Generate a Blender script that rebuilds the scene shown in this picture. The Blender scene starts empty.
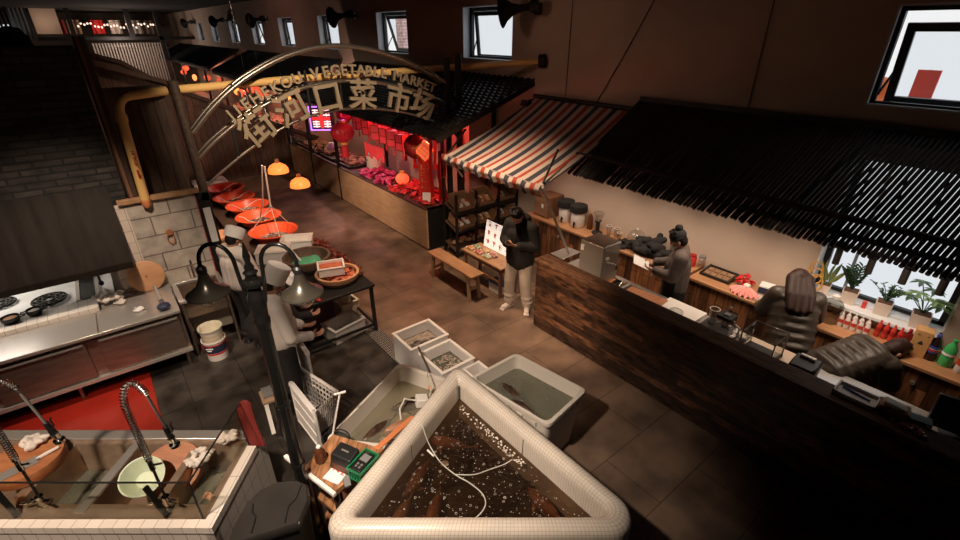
import bpy, bmesh, math, random
from mathutils import Vector, Matrix, Euler
random.seed(7)
scn = bpy.context.scene
COL = scn.collection
PI = math.pi
# ------------------------------------------------------------------ frames
# world: x across the market street (towards the windowed wall), y down the street, z up.
# A second frame, turned by the camera's heading, holds the sinks and the tiled tank.
HEAD = math.radians(38.5)
CA, SA = math.cos(HEAD), math.sin(HEAD)
STREET = Matrix.Identity(4)
TURNED = Matrix.Rotation(-HEAD, 4, 'Z')

# ------------------------------------------------------------------ mesh builder
class MB:
    def __init__(self):
        self.bm = bmesh.new()
    def _add(self, verts, faces):
        vs = [self.bm.verts.new(v) for v in verts]
        for f in faces:
            try:
                self.bm.faces.new([vs[i] for i in f])
            except ValueError:
                pass
        return self
    def box(self, x0, x1, y0, y1, z0, z1):
        v = [(x, y, z) for z in (z0, z1) for y in (y0, y1) for x in (x0, x1)]
        return self._add(v, [(0, 2, 3, 1), (4, 5, 7, 6), (0, 1, 5, 4), (2, 6, 7, 3), (0, 4, 6, 2), (1, 3, 7, 5)])
    def obox(self, c, size, rot=(0, 0, 0)):
        m = Euler(rot).to_matrix()
        c = Vector(c)
        sx, sy, sz = [a / 2 for a in size]
        v = [c + m @ Vector((x, y, z)) for z in (-sz, sz) for y in (-sy, sy) for x in (-sx, sx)]
        return self._add(v, [(0, 2, 3, 1), (4, 5, 7, 6), (0, 1, 5, 4), (2, 6, 7, 3), (0, 4, 6, 2), (1, 3, 7, 5)])
    def bar(self, p0, p1, w, h, up=(0, 0, 1)):
        p0, p1 = Vector(p0), Vector(p1)
        d = (p1 - p0).normalized()
        u = Vector(up)
        if abs(d.dot(u)) > .98:
            u = Vector((1, 0, 0))
        s = d.cross(u).normalized() * w / 2
        t = s.cross(d).normalized() * h / 2
        v = [p + a * s + b * t for p in (p0, p1) for b in (-1, 1) for a in (-1, 1)]
        return self._add(v, [(0, 1, 3, 2), (4, 6, 7, 5), (0, 4, 5, 1), (2, 3, 7, 6), (0, 2, 6, 4), (1, 5, 7, 3)])
    def cyl(self, p0, p1, r0, r1=None, seg=14):
        return self.tube([p0, p1], [r0, r0 if r1 is None else r1], seg)
    def tube(self, pts, r, seg=8, closed=False, cap=True):
        pts = [Vector(p) for p in pts]
        n = len(pts)
        rs = r if isinstance(r, (list, tuple)) else [r] * n
        rings = []
        prev = None
        for i, p in enumerate(pts):
            if closed:
                d = pts[(i + 1) % n] - pts[i - 1]
            else:
                d = pts[min(i + 1, n - 1)] - pts[max(i - 1, 0)]
            d.normalize()
            if prev is None:
                u = Vector((0, 0, 1)) if abs(d.z) < .9 else Vector((1, 0, 0))
                a = d.cross(u).normalized()
            else:
                a = (prev - d * prev.dot(d))
                a = a.normalized() if a.length > 1e-6 else d.orthogonal().normalized()
            prev = a
            b = d.cross(a)
            rings.append([p + (a * math.cos(2 * PI * k / seg) + b * math.sin(2 * PI * k / seg)) * rs[i] for k in range(seg)])
        vs = [v for ring in rings for v in ring]
        fs = []
        for i in range(n if closed else n - 1):
            j = (i + 1) % n
            for k in range(seg):
                l = (k + 1) % seg
                fs.append((i * seg + k, i * seg + l, j * seg + l, j * seg + k))
        if cap and not closed:
            fs.append(tuple(range(seg - 1, -1, -1)))
            fs.append(tuple((n - 1) * seg + k for k in range(seg)))
        return self._add(vs, fs)
    def lathe(self, prof, c=(0, 0, 0), seg=24, m=None, capb=True, capt=True, sx=1, sy=1):
        c = Vector(c)
        vs, fs = [], []
        for (r, z) in prof:
            for k in range(seg):
                p = Vector((r * math.cos(2 * PI * k / seg) * sx, r * math.sin(2 * PI * k / seg) * sy, z))
                if m: p = m @ p
                vs.append(c + p)
        n = len(prof)
        for i in range(n - 1):
            for k in range(seg):
                l = (k + 1) % seg
                fs.append((i * seg + k, i * seg + l, (i + 1) * seg + l, (i + 1) * seg + k))
        if capb: fs.append(tuple(range(seg - 1, -1, -1)))
        if capt: fs.append(tuple((n - 1) * seg + k for k in range(seg)))
        return self._add(vs, fs)
    def ell(self, c, rad, rot=(0, 0, 0), seg=14, rings=9):
        m = Euler(rot).to_matrix()
        prof = []
        c = Vector(c)
        vs = [c + m @ Vector((0, 0, -rad[2]))]
        for i in range(1, rings):
            a = -PI / 2 + PI * i / rings
            for k in range(seg):
                b = 2 * PI * k / seg
                vs.append(c + m @ Vector((rad[0] * math.cos(a) * math.cos(b), rad[1] * math.cos(a) * math.sin(b), rad[2] * math.sin(a))))
        vs.append(c + m @ Vector((0, 0, rad[2])))
        fs = []
        for k in range(seg):
            l = (k + 1) % seg
            fs.append((0, 1 + l, 1 + k))
            for i in range(rings - 2):
                fs.append((1 + i * seg + k, 1 + i * seg + l, 1 + (i + 1) * seg + l, 1 + (i + 1) * seg + k))
            t = 1 + (rings - 2) * seg
            fs.append((t + k, t + l, len(vs) - 1))
        return self._add(vs, fs)
    def cap(self, p0, r0, p1, r1=None, seg=12):
        """tapered capsule"""
        p0, p1 = Vector(p0), Vector(p1)
        r1 = r0 if r1 is None else r1
        d = p1 - p0
        L = d.length
        q = Vector((0, 0, 1)).rotation_difference(d.normalized()).to_matrix() if L > 1e-6 else Matrix.Identity(3)
        prof = [(r0 * math.sin(a), -r0 * math.cos(a)) for a in [PI / 2 * i / 4 for i in range(0, 4)]]
        prof[0] = (r0 * .05, -r0)
        prof += [(r0, 0), (r1, L)]
        prof += [(r1 * math.cos(a), L + r1 * math.sin(a)) for a in [PI / 2 * i / 4 for i in range(1, 4)]] + [(r1 * .05, L + r1)]
        return self.lathe(prof, p0, seg, q)
    def prism(self, poly, z0, z1, m=None):
        n = len(poly)
        vs = [Vector((p[0], p[1], z)) for z in (z0, z1) for p in poly]
        if m: vs = [m @ v for v in vs]
        fs = [tuple(range(n - 1, -1, -1)), tuple(range(n, 2 * n))]
        for i in range(n):
            j = (i + 1) % n
            fs.append((i, j, n + j, n + i))
        return self._add(vs, fs)
    def grid(self, fn, nu, nv, thick=0):
        vs = [fn(i / nu, j / nv) for j in range(nv + 1) for i in range(nu + 1)]
        fs = []
        w = nu + 1
        for j in range(nv):
            for i in range(nu):
                fs.append((j * w + i, j * w + i + 1, (j + 1) * w + i + 1, (j + 1) * w + i))
        n = len(vs)
        if thick:
            t = Vector(thick) if isinstance(thick, (tuple, list)) else Vector((0, 0, -thick))
            vs = [Vector(v) for v in vs] + [Vector(v) + t for v in vs]
            fs += [tuple(n + a for a in reversed(f)) for f in fs]
            edge = [i for i in range(w)] + [j * w + nu for j in range(1, nv + 1)] + [nv * w + i for i in range(nu - 1, -1, -1)] + [j * w for j in range(nv - 1, 0, -1)]
            for k in range(len(edge)):
                a, b = edge[k], edge[(k + 1) % len(edge)]
                fs.append((a, n + a, n + b, b))
        return self._add(vs, fs)
    def loft(self, rings, cap=True, closed=True):
        n = len(rings[0])
        vs = [v for r in rings for v in r]
        fs = []
        for i in range(len(rings) - 1):
            for k in range(n if closed else n - 1):
                l = (k + 1) % n
                fs.append((i * n + k, i * n + l, (i + 1) * n + l, (i + 1) * n + k))
        if cap:
            fs.append(tuple(range(n - 1, -1, -1)))
            fs.append(tuple((len(rings) - 1) * n + k for k in range(n)))
        return self._add(vs, fs)
    def text(self, s, size, m, depth=.01, off=0.0, sx=1.0):
        cu = bpy.data.curves.new('lettering', 'FONT')
        cu.body = s; cu.size = size; cu.extrude = depth / 2; cu.offset = off
        cu.align_x = 'CENTER'; cu.align_y = 'CENTER'
        cu.resolution_u = 2
        o = bpy.data.objects.new('lettering', cu); COL.objects.link(o)
        bpy.context.view_layer.update()
        me = bpy.data.meshes.new_from_object(o.evaluated_get(bpy.context.evaluated_depsgraph_get()))
        me.transform(m @ Matrix.Diagonal((sx, 1, 1, 1)))
        self.bm.from_mesh(me)
        bpy.data.meshes.remove(me); bpy.data.objects.remove(o); bpy.data.curves.remove(cu)
        return self
    def xf(self, m):
        bmesh.ops.transform(self.bm, matrix=m, verts=self.bm.verts)
        return self
    def mesh(self, name, smooth=True):
        bmesh.ops.recalc_face_normals(self.bm, faces=self.bm.faces)
        me = bpy.data.meshes.new(name)
        self.bm.to_mesh(me); self.bm.free()
        if smooth:
            for p in me.polygons: p.use_smooth = True
            me.set_sharp_from_angle(angle=math.radians(38))
        return me

def remeshed(mb, voxel, smooth=4):
    """one continuous skin round everything in mb"""
    me = mb.mesh('skin', False)
    o = bpy.data.objects.new('skin', me); COL.objects.link(o)
    r = o.modifiers.new('r', 'REMESH'); r.mode = 'VOXEL'; r.voxel_size = voxel; r.use_smooth_shade = True
    s = o.modifiers.new('s', 'SMOOTH'); s.iterations = smooth; s.factor = .5
    bpy.context.view_layer.update()
    out = bpy.data.meshes.new_from_object(o.evaluated_get(bpy.context.evaluated_depsgraph_get()))
    bpy.data.objects.remove(o); bpy.data.meshes.remove(me)
    for p in out.polygons: p.use_smooth = True
    return out

# ------------------------------------------------------------------ objects
def thing(name, label, cat, loc=(0, 0, 0), rz=0, group=None, frame=STREET, kind=None):
    o = bpy.data.objects.new(name, None); COL.objects.link(o)
    o.empty_display_size = .1
    o.location = frame @ Vector(loc)
    o.rotation_euler = (0, 0, rz + (-HEAD if frame is TURNED else 0))
    o['label'] = label; o['category'] = cat
    if group: o['group'] = group
    if kind: o['kind'] = kind
    BASE[o.name] = Vector(loc)
    return o
BASE = {}
def part(t, name, mb, material, label=None, local=False, bevel=0, smooth=True, parent=None, kind=None):
    """a part of thing t; built in t's own frame (or round t's base when local)"""
    if isinstance(mb, MB):
        if not local: mb.xf(Matrix.Translation(-BASE[t.name]))
        me = mb.mesh(name, smooth)
    else:
        me = mb; me.name = name
    me.materials.append(material)
    o = bpy.data.objects.new(name, me); COL.objects.link(o)
    o.parent = parent or t
    if label: o['label'] = label
    if kind: o['kind'] = kind
    if bevel: bev(o, bevel)
    return o
def bev(o, w, seg=2):
    b = o.modifiers.new('bevel', 'BEVEL'); b.width = w; b.segments = seg; b.limit_method = 'ANGLE'; b.angle_limit = .7
def solo(name, label, cat, mb, material, loc=(0, 0, 0), rz=0, group=None, frame=STREET, local=False, bevel=0, smooth=True, kind=None):
    """a thing of one mesh"""
    if isinstance(mb, MB):
        if not local: mb.xf(Matrix.Translation(-Vector(loc)))
        me = mb.mesh(name, smooth)
    else:
        me = mb; me.name = name
    me.materials.append(material)
    o = bpy.data.objects.new(name, me); COL.objects.link(o)
    o.location = frame @ Vector(loc)
    o.rotation_euler = (0, 0, rz + (-HEAD if frame is TURNED else 0))
    BASE[o.name] = Vector(loc)
    o['label'] = label; o['category'] = cat
    if group: o['group'] = group
    if kind: o['kind'] = kind
    if bevel: bev(o, bevel)
    return o
def struct(name, mb, material, label, cat, bevel=0, smooth=False, loc=(0, 0, 0)):
    return solo(name, label, cat, mb, material, loc=loc, kind='structure', bevel=bevel, smooth=smooth)
def copy_tree(o, loc=None, rz=None, label=None, parent=None):
    c = o.copy(); COL.objects.link(c)
    if parent: c.parent = parent
    if loc is not None: c.location = loc
    if rz is not None: c.rotation_euler = (0, 0, rz)
    if label: c['label'] = label
    for ch in list(o.children):
        copy_tree(ch, parent=c)
    return c

# ------------------------------------------------------------------ materials
def _nodes(name):
    m = bpy.data.materials.new(name); m.use_nodes = True
    nt = m.node_tree
    b = nt.nodes['Principled BSDF']
    return m, nt, b
def mat(name, c, rough=.6, metal=0, c2=None, scale=6, detail=4, bump=0, bscale=None, emit=None, estr=0, spec=None, stretch=(1, 1, 1), alpha=1, trans=0, ior=1.45, coat=0, fac=(.35, .65)):
    m, nt, b = _nodes(name)
    b.inputs['Base Color'].default_value = (*c, 1)
    b.inputs['Roughness'].default_value = rough
    b.inputs['Metallic'].default_value = metal
    if spec is not None: b.inputs['Specular IOR Level'].default_value = spec
    if coat: b.inputs['Coat Weight'].default_value = coat
    if emit:
        b.inputs['Emission Color'].default_value = (*emit, 1); b.inputs['Emission Strength'].default_value = estr
    if c2 or bump:
        tc = nt.nodes.new('ShaderNodeTexCoord'); mp = nt.nodes.new('ShaderNodeMapping')
        nt.links.new(tc.outputs['Object'], mp.inputs['Vector'])
        mp.inputs['Scale'].default_value = stretch
        n = nt.nodes.new('ShaderNodeTexNoise'); n.inputs['Scale'].default_value = scale; n.inputs['Detail'].default_value = detail
        nt.links.new(mp.outputs['Vector'], n.inputs['Vector'])
        if c2:
            r = nt.nodes.new('ShaderNodeValToRGB')
            r.color_ramp.elements[0].position = fac[0]; r.color_ramp.elements[0].color = (*c, 1)
            r.color_ramp.elements[1].position = fac[1]; r.color_ramp.elements[1].color = (*c2, 1)
            nt.links.new(n.outputs['Fac'], r.inputs['Fac'])
            nt.links.new(r.outputs['Color'], b.inputs['Base Color'])
        if bump:
            n2 = n
            if bscale:
                n2 = nt.nodes.new('ShaderNodeTexNoise'); n2.inputs['Scale'].default_value = bscale
                nt.links.new(mp.outputs['Vector'], n2.inputs['Vector'])
            bp = nt.nodes.new('ShaderNodeBump'); bp.inputs['Strength'].default_value = bump; bp.inputs['Distance'].default_value = .02
            nt.links.new(n2.outputs['Fac'], bp.inputs['Height']); nt.links.new(bp.outputs['Normal'], b.inputs['Normal'])
    return m
def bricks(name, axes, w, h, c1, c2, mortar, msize=.01, rough=.7, offset=.5, nscale=8, namt=.35, bump=.4, uv=False, metal=0, stretch=(1, 1, 1), bias=0, spec=.5):
    """brick / plank / tile pattern over two object axes"""
    m, nt, b = _nodes(name)
    tc = nt.nodes.new('ShaderNodeTexCoord')
    if uv:
        vec = tc.outputs['UV']
    else:
        sp = nt.nodes.new('ShaderNodeSeparateXYZ'); cb = nt.nodes.new('ShaderNodeCombineXYZ')
        nt.links.new(tc.outputs['Object'], sp.inputs[0])
        nt.links.new(sp.outputs[axes[0].upper()], cb.inputs[0]); nt.links.new(sp.outputs[axes[1].upper()], cb.inputs[1])
        vec = cb.outputs[0]
    br = nt.nodes.new('ShaderNodeTexBrick')
    br.offset = offset; br.squash = 1
    br.inputs['Scale'].default_value = 1
    br.inputs['Brick Width'].default_value = w; br.inputs['Row Height'].default_value = h
    br.inputs['Mortar Size'].default_value = msize; br.inputs['Mortar Smooth'].default_value = .1
    br.inputs['Bias'].default_value = bias
    br.inputs['Color1'].default_value = (*c1, 1); br.inputs['Color2'].default_value = (*c2, 1); br.inputs['Mortar'].default_value = (*mortar, 1)
    nt.links.new(vec, br.inputs['Vector'])
    mp = nt.nodes.new('ShaderNodeMapping'); mp.inputs['Scale'].default_value = stretch
    nt.links.new(tc.outputs['Object'], mp.inputs['Vector'])
    n = nt.nodes.new('ShaderNodeTexNoise'); n.inputs['Scale'].default_value = nscale; n.inputs['Detail'].default_value = 6
    nt.links.new(mp.outputs[0], n.inputs['Vector'])
    mr = nt.nodes.new('ShaderNodeMapRange'); mr.inputs[1].default_value = .3; mr.inputs[2].default_value = .7
    mr.inputs[3].default_value = 1 - namt; mr.inputs[4].default_value = 1 + namt
    nt.links.new(n.outputs['Fac'], mr.inputs[0])
    mx = nt.nodes.new('ShaderNodeMix'); mx.data_type = 'RGBA'; mx.blend_type = 'MULTIPLY'; mx.inputs[0].default_value = 1
    nt.links.new(br.outputs['Color'], mx.inputs[6]); nt.links.new(mr.outputs[0], mx.inputs[7])
    nt.links.new(mx.outputs[2], b.inputs['Base Color'])
    b.inputs['Roughness'].default_value = rough; b.inputs['Metallic'].default_value = metal
    b.inputs['Specular IOR Level'].default_value = spec
    if bump:
        bp = nt.nodes.new('ShaderNodeBump'); bp.inputs['Strength'].default_value = bump; bp.inputs['Distance'].default_value = .01; bp.invert = True
        nt.links.new(br.outputs['Fac'], bp.inputs['Height']); nt.links.new(bp.outputs['Normal'], b.inputs['Normal'])
    return m
def emis(name, c, s):
    m, nt, b = _nodes(name)
    b.inputs['Base Color'].default_value = (*c, 1)
    b.inputs['Emission Color'].default_value = (*c, 1); b.inputs['Emission Strength'].default_value = s
    b.inputs['Roughness'].default_value = .5
    return m
def clear(name, tint, gloss=.06, rough=.03):
    """thin clear sheet: see-through with a surface sheen"""
    m = bpy.data.materials.new(name); m.use_nodes = True
    nt = m.node_tree; nt.nodes.clear()
    o = nt.nodes.new('ShaderNodeOutputMaterial')
    t = nt.nodes.new('ShaderNodeBsdfTransparent'); t.inputs[0].default_value = (*tint, 1)
    g = nt.nodes.new('ShaderNodeBsdfGlossy'); g.inputs['Roughness'].default_value = rough
    f = nt.nodes.new('ShaderNodeLayerWeight'); f.inputs[0].default_value = .5
    a0 = nt.nodes.new('ShaderNodeMath'); a0.operation = 'POWER'; a0.inputs[1].default_value = 5
    nt.links.new(f.outputs['Facing'], a0.inputs[0])
    a = nt.nodes.new('ShaderNodeMath'); a.operation = 'MULTIPLY_ADD'; a.inputs[1].default_value = .6; a.inputs[2].default_value = gloss * .5
    mx = nt.nodes.new('ShaderNodeMixShader')
    nt.links.new(a0.outputs[0], a.inputs[0]); nt.links.new(a.outputs[0], mx.inputs[0])
    nt.links.new(t.outputs[0], mx.inputs[1]); nt.links.new(g.outputs[0], mx.inputs[2]); nt.links.new(mx.outputs[0], o.inputs[0])
    return m
def water(name, tint, murk, murkfac, bump=.25, scale=14, amp=.25):
    """murky water surface: partly see-through, partly its own colour, glossy ripples"""
    m = bpy.data.materials.new(name); m.use_nodes = True
    nt = m.node_tree; nt.nodes.clear()
    o = nt.nodes.new('ShaderNodeOutputMaterial')
    t = nt.nodes.new('ShaderNodeBsdfTransparent'); t.inputs[0].default_value = (*tint, 1)
    d = nt.nodes.new('ShaderNodeBsdfDiffuse'); d.inputs[0].default_value = (*murk, 1)
    m1 = nt.nodes.new('ShaderNodeMixShader')
    tc = nt.nodes.new('ShaderNodeTexCoord')
    nz = nt.nodes.new('ShaderNodeTexNoise'); nz.inputs['Scale'].default_value = 3.5; nz.inputs['Detail'].default_value = 5
    nt.links.new(tc.outputs['Object'], nz.inputs['Vector'])
    mr = nt.nodes.new('ShaderNodeMapRange'); mr.inputs[1].default_value = .3; mr.inputs[2].default_value = .7
    mr.inputs[3].default_value = max(0, murkfac - amp); mr.inputs[4].default_value = min(1, murkfac + amp * .8)
    nt.links.new(nz.outputs['Fac'], mr.inputs[0]); nt.links.new(mr.outputs[0], m1.inputs[0])
    nt.links.new(t.outputs[0], m1.inputs[1]); nt.links.new(d.outputs[0], m1.inputs[2])
    g = nt.nodes.new('ShaderNodeBsdfGlossy'); g.inputs['Roughness'].default_value = .05
    f = nt.nodes.new('ShaderNodeLayerWeight'); f.inputs[0].default_value = .5
    a0 = nt.nodes.new('ShaderNodeMath'); a0.operation = 'POWER'; a0.inputs[1].default_value = 5
    a = nt.nodes.new('ShaderNodeMath'); a.operation = 'MULTIPLY_ADD'; a.inputs[1].default_value = .9; a.inputs[2].default_value = .03
    nt.links.new(f.outputs['Facing'], a0.inputs[0]); nt.links.new(a0.outputs[0], a.inputs[0])
    n2 = nt.nodes.new('ShaderNodeTexNoise'); n2.inputs['Scale'].default_value = scale; n2.inputs['Detail'].default_value = 3
    nt.links.new(tc.outputs['Object'], n2.inputs['Vector'])
    bp = nt.nodes.new('ShaderNodeBump'); bp.inputs['Strength'].default_value = bump; bp.inputs['Distance'].default_value = .03
    nt.links.new(n2.outputs['Fac'], bp.inputs['Height'])
    nt.links.new(bp.outputs[0], g.inputs['Normal']); nt.links.new(bp.outputs[0], f.inputs['Normal'])
    m2 = nt.nodes.new('ShaderNodeMixShader')
    nt.links.new(a.outputs[0], m2.inputs[0]); nt.links.new(m1.outputs[0], m2.inputs[1]); nt.links.new(g.outputs[0], m2.inputs[2])
    nt.links.new(m2.outputs[0], o.inputs[0])
    return m
def stripes(name, axis, cols, width, rough=.7):
    m, nt, b = _nodes(name)
    tc = nt.nodes.new('ShaderNodeTexCoord'); sp = nt.nodes.new('ShaderNodeSeparateXYZ')
    nt.links.new(tc.outputs['Object'], sp.inputs[0])
    d = nt.nodes.new('ShaderNodeMath'); d.operation = 'DIVIDE'; d.inputs[1].default_value = width * len(cols)
    nt.links.new(sp.outputs[axis.upper()], d.inputs[0])
    f = nt.nodes.new('ShaderNodeMath'); f.operation = 'FRACT'; nt.links.new(d.outputs[0], f.inputs[0])
    r = nt.nodes.new('ShaderNodeValToRGB'); r.color_ramp.interpolation = 'CONSTANT'
    for i, c in enumerate(cols):
        e = r.color_ramp.elements[i] if i < 2 else r.color_ramp.elements.new(i / len(cols))
        e.position = i / len(cols); e.color = (*c, 1)
    nt.links.new(f.outputs[0], r.inputs[0]); nt.links.new(r.outputs[0], b.inputs['Base Color'])
    b.inputs['Roughness'].default_value = rough
    return m
# ------------------------------------------------------------------ material set
K = {}
K['plaster'] = mat('painted_plaster', (.50, .39, .31), .85, c2=(.57, .45, .36), scale=1.2, bump=.08, bscale=40)
K['reveal'] = mat('white_reveal', (.72, .74, .76), .7)
K['black'] = mat('black_paint', (.012, .011, .011), .45)
K['blackmatt'] = mat('black_matt', (.01, .009, .009), .85)
K['iron'] = mat('black_iron', (.008, .0075, .007), .24, spec=.45)
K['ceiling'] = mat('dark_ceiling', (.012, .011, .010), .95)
K['paneglass'] = clear('window_glass', (.93, .95, .97), .02)
K['concrete'] = bricks('street_slabs', ('x', 'y'), 1.25, .62, (.185, .118, .080), (.165, .105, .071), (.085, .055, .039), .006, .50, .5, 2.3, .5, .15)
K['darktile'] = bricks('dark_wet_tiles', ('x', 'y'), .6, .6, (.040, .032, .027), (.055, .045, .037), (.02, .017, .015), .006, .33, 0, 3.1, .75, .3)
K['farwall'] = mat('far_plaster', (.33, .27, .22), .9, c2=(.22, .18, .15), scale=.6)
K['stone'] = bricks('stone_blocks', ('x', 'z'), .46, .255, (.47, .40, .335), (.40, .345, .29), (.17, .14, .12), .009, .75, .5, 9, .22, .5)
K['celltile'] = bricks('cream_tiles', ('x', 'z'), .15, .15, (.66, .56, .47), (.60, .50, .42), (.35, .28, .23), .004, .35, 0, 5, .1, .3)
K['darkbrick'] = bricks('dark_brick', ('x', 'z'), .26, .075, (.050, .040, .033), (.018, .015, .013), (.012, .010, .009), .012, .8, .5, 4, .7, .9, stretch=(1, 1, 3))
K['boards'] = bricks('dark_boards', ('z', 'x'), 3.0, .16, (.075, .042, .027), (.13, .070, .042), (.012, .008, .006), .006, .6, .3, 5, .5, .5, stretch=(6, 6, .6))
K['reclaimed'] = bricks('reclaimed_planks', ('y', 'z'), 1.35, .095, (.040, .019, .012), (.20, .088, .042), (.012, .006, .004), .003, .42, .37, 5, .95, .4, stretch=(1, 1.2, 4), bias=-.2)
K['reclaimedtop'] = bricks('reclaimed_top', ('y', 'x'), 1.1, .055, (.085, .042, .025), (.16, .080, .045), (.03, .015, .01), .002, .6, .4, 9, .5, .2, stretch=(6, 1, 1), spec=.15)
K['cabwood'] = bricks('cabinet_planks', ('z', 'y'), 1.3, .105, (.075, .032, .016), (.46, .19, .078), (.02, .01, .006), .004, .42, .5, 5, .6, .35, stretch=(5, 5, .7))
K['countertop'] = mat('varnished_top', (.44, .21, .095), .30, c2=(.54, .28, .135), scale=8, stretch=(4, .6, 1), coat=.2)
K['plywood'] = mat('plywood', (.52, .33, .20), .55, c2=(.42, .26, .155), scale=3, stretch=(1, 1, 5))
K['oak'] = mat('oak', (.50, .29, .15), .45, c2=(.36, .19, .095), scale=9, stretch=(1, .25, 1))
K['oakleg'] = mat('pale_wood', (.48, .33, .20), .5, c2=(.36, .23, .13), scale=9, stretch=(2, 2, .3))
K['brownwood'] = mat('brown_wood', (.26, .12, .06), .5, c2=(.17, .075, .04), scale=9, stretch=(2, 2, .3))
K['crate'] = mat('crate_wood', (.34, .19, .105), .6, c2=(.22, .12, .065), scale=7, stretch=(3, .5, 3))
K['darkwood'] = mat('dark_wood', (.045, .026, .018), .6, c2=(.075, .042, .027), scale=6, stretch=(3, 3, .4))
K['desk'] = bricks('desk_planks', ('y', 'x'), 1.0, .085, (.40, .19, .085), (.30, .135, .06), (.10, .05, .03), .003, .4, .4, 8, .45, .2, stretch=(5, 1, 1))
K['steel'] = mat('brushed_steel', (.58, .53, .48), .27, .6, c2=(.50, .47, .44), scale=12, stretch=(1, 12, 1), fac=(.3, .7), bump=.02)
K['darksteel'] = mat('worn_steel', (.36, .27, .21), .30, .8, c2=(.26, .20, .165), scale=5, stretch=(1, 1, 5))
K['satin'] = mat('satin_steel', (.52, .48, .43), .42, .7)
K['chrome'] = mat('chrome', (.75, .73, .70), .12, 1)
K['bronze'] = mat('grey_bronze', (.070, .060, .045), .26, .6)
K['brassgold'] = mat('brushed_gold', (.52, .40, .26), .42, .5)
K['pipetube'] = mat('steel_tube', (.30, .25, .21), .32, .85)
K['rustpole'] = mat('rusted_pole', (.115, .075, .052), .6, .3, c2=(.07, .048, .036), scale=30)
K['yellow'] = mat('yellow_pipe', (.86, .53, .19), .38)
K['redpaint'] = mat('red_paint', (.45, .03, .02), .5)
K['redmat'] = mat('red_mat', (.36, .022, .012), .36, c2=(.30, .018, .010), scale=4, bump=.15, bscale=30)
K['maroon'] = mat('maroon', (.16, .018, .014), .5)
K['redbasin'] = mat('red_plastic', (.80, .105, .035), .38)
K['orangeplastic'] = mat('orange_plastic', (.78, .26, .10), .5)
K['white'] = mat('white_plastic', (.76, .70, .64), .45)
K['foam'] = mat('white_foam', (.80, .74, .68), .75)
K['cream'] = mat('cream_plastic', (.70, .64, .50), .5)
K['tankplastic'] = mat('milky_plastic', (.70, .62, .52), .42)
K['paper'] = mat('paper', (.85, .82, .78), .7)
K['cloth'] = mat('white_cloth', (.72, .64, .57), .85)
K['hatcloth'] = mat('white_hat_cloth', (.80, .75, .70), .85)
K['mosaic'] = bricks('mosaic_tiles', ('x', 'z'), .026, .026, (.76, .66, .55), (.72, .62, .515), (.42, .34, .27), .0014, .30, 0, 3, .07, .25, uv=True)
K['sinktile'] = bricks('sink_tiles', ('x', 'z'), .095, .21, (.72, .64, .57), (.68, .60, .53), (.24, .19, .16), .0025, .3, 0, 3, .05, .25)
K['sinktiley'] = bricks('sink_tiles_end', ('y', 'z'), .12, .21, (.72, .64, .57), (.68, .60, .53), (.24, .19, .16), .0025, .3, 0, 3, .05, .25)
K['sinktiletop'] = bricks('sink_tiles_top', ('x', 'y'), .095, .3, (.80, .72, .64), (.76, .68, .60), (.30, .24, .20), .002, .3, 0, 3, .05, .2)
K['darkwater'] = water('dark_tank_water', (.56, .44, .33), (.030, .018, .011), .36, .6, 30)
K['palewater'] = water('pale_tank_water', (.72, .68, .55), (.38, .34, .25), .34, .08, 9, .10)
K['greywater'] = water('grey_tank_water', (.55, .56, .47), (.24, .235, .185), .44, .2, 16, .15)
K['hose'] = mat('clear_hose', (.62, .58, .50), .3)
K['bubble'] = mat('bubble', (.75, .66, .55), .2)
K['carp'] = mat('dark_fish', (.03, .018, .012), .35, c2=(.10, .05, .03), scale=20)
K['orangefish'] = mat('orange_fish', (.46, .22, .12), .4, c2=(.28, .115, .06), scale=12)
K['palefish'] = mat('pale_fish', (.66, .42, .26), .4, c2=(.55, .24, .12), scale=12)
K['shell'] = mat('shellfish', (.05, .042, .035), .35, c2=(.16, .13, .11), scale=25)
K['paleseafood'] = mat('pale_seafood', (.42, .34, .27), .45, c2=(.20, .15, .12), scale=30)
K['awning'] = stripes('awning_stripes', 'y', [(.60, .52, .45), (.42, .065, .035), (.60, .52, .45), (.045, .048, .072)], .088, .65)
K['rooftile'] = mat('black_roof_tile', (.009, .009, .009), .42, c2=(.014, .013, .013), scale=4)
K['slat'] = mat('black_slat', (.055, .043, .037), .40, c2=(.085, .068, .058), scale=14)
K['corr'] = mat('corrugated_sheet', (.022, .024, .027), .35, .2)
K['hood'] = mat('hood_metal', (.022, .015, .011), .6, 0, spec=.1, c2=(.014, .010, .008), scale=3, stretch=(6, .6, 1))
K['skin'] = mat('skin', (.56, .30, .20), .5)
K['skindark'] = mat('tanned_skin', (.40, .20, .13), .5)
K['hair'] = mat('black_hair', (.012, .009, .008), .6, spec=.25)
K['brownhair'] = mat('brown_hair', (.040, .017, .011), .5, spec=.3, c2=(.022, .010, .007), scale=30, stretch=(3, 3, .5), bump=.3)
K['blackcloth'] = mat('black_cloth', (.012, .011, .011), .85, c2=(.02, .018, .017), scale=30)
K['puffer'] = mat('olive_puffer', (.050, .037, .027), .48, c2=(.066, .050, .037), scale=8)
K['greycoat'] = mat('grey_brown_coat', (.15, .115, .10), .8, c2=(.115, .088, .077), scale=12)
K['khaki'] = mat('khaki_trousers', (.56, .47, .385), .85)
K['navy'] = mat('navy', (.02, .025, .06), .6)
K['rosewood'] = mat('chopping_board', (.46, .185, .075), .5, c2=(.35, .125, .05), scale=5, stretch=(1, 5, 1))
K['boardwood'] = mat('pale_board', (.62, .33, .17), .55, c2=(.54, .27, .13), scale=4, stretch=(1, 1, 4))
K['celadon'] = mat('pale_green_plastic', (.60, .68, .50), .4)
K['greenplastic'] = mat('green_plastic', (.02, .19, .075), .4)
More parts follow.
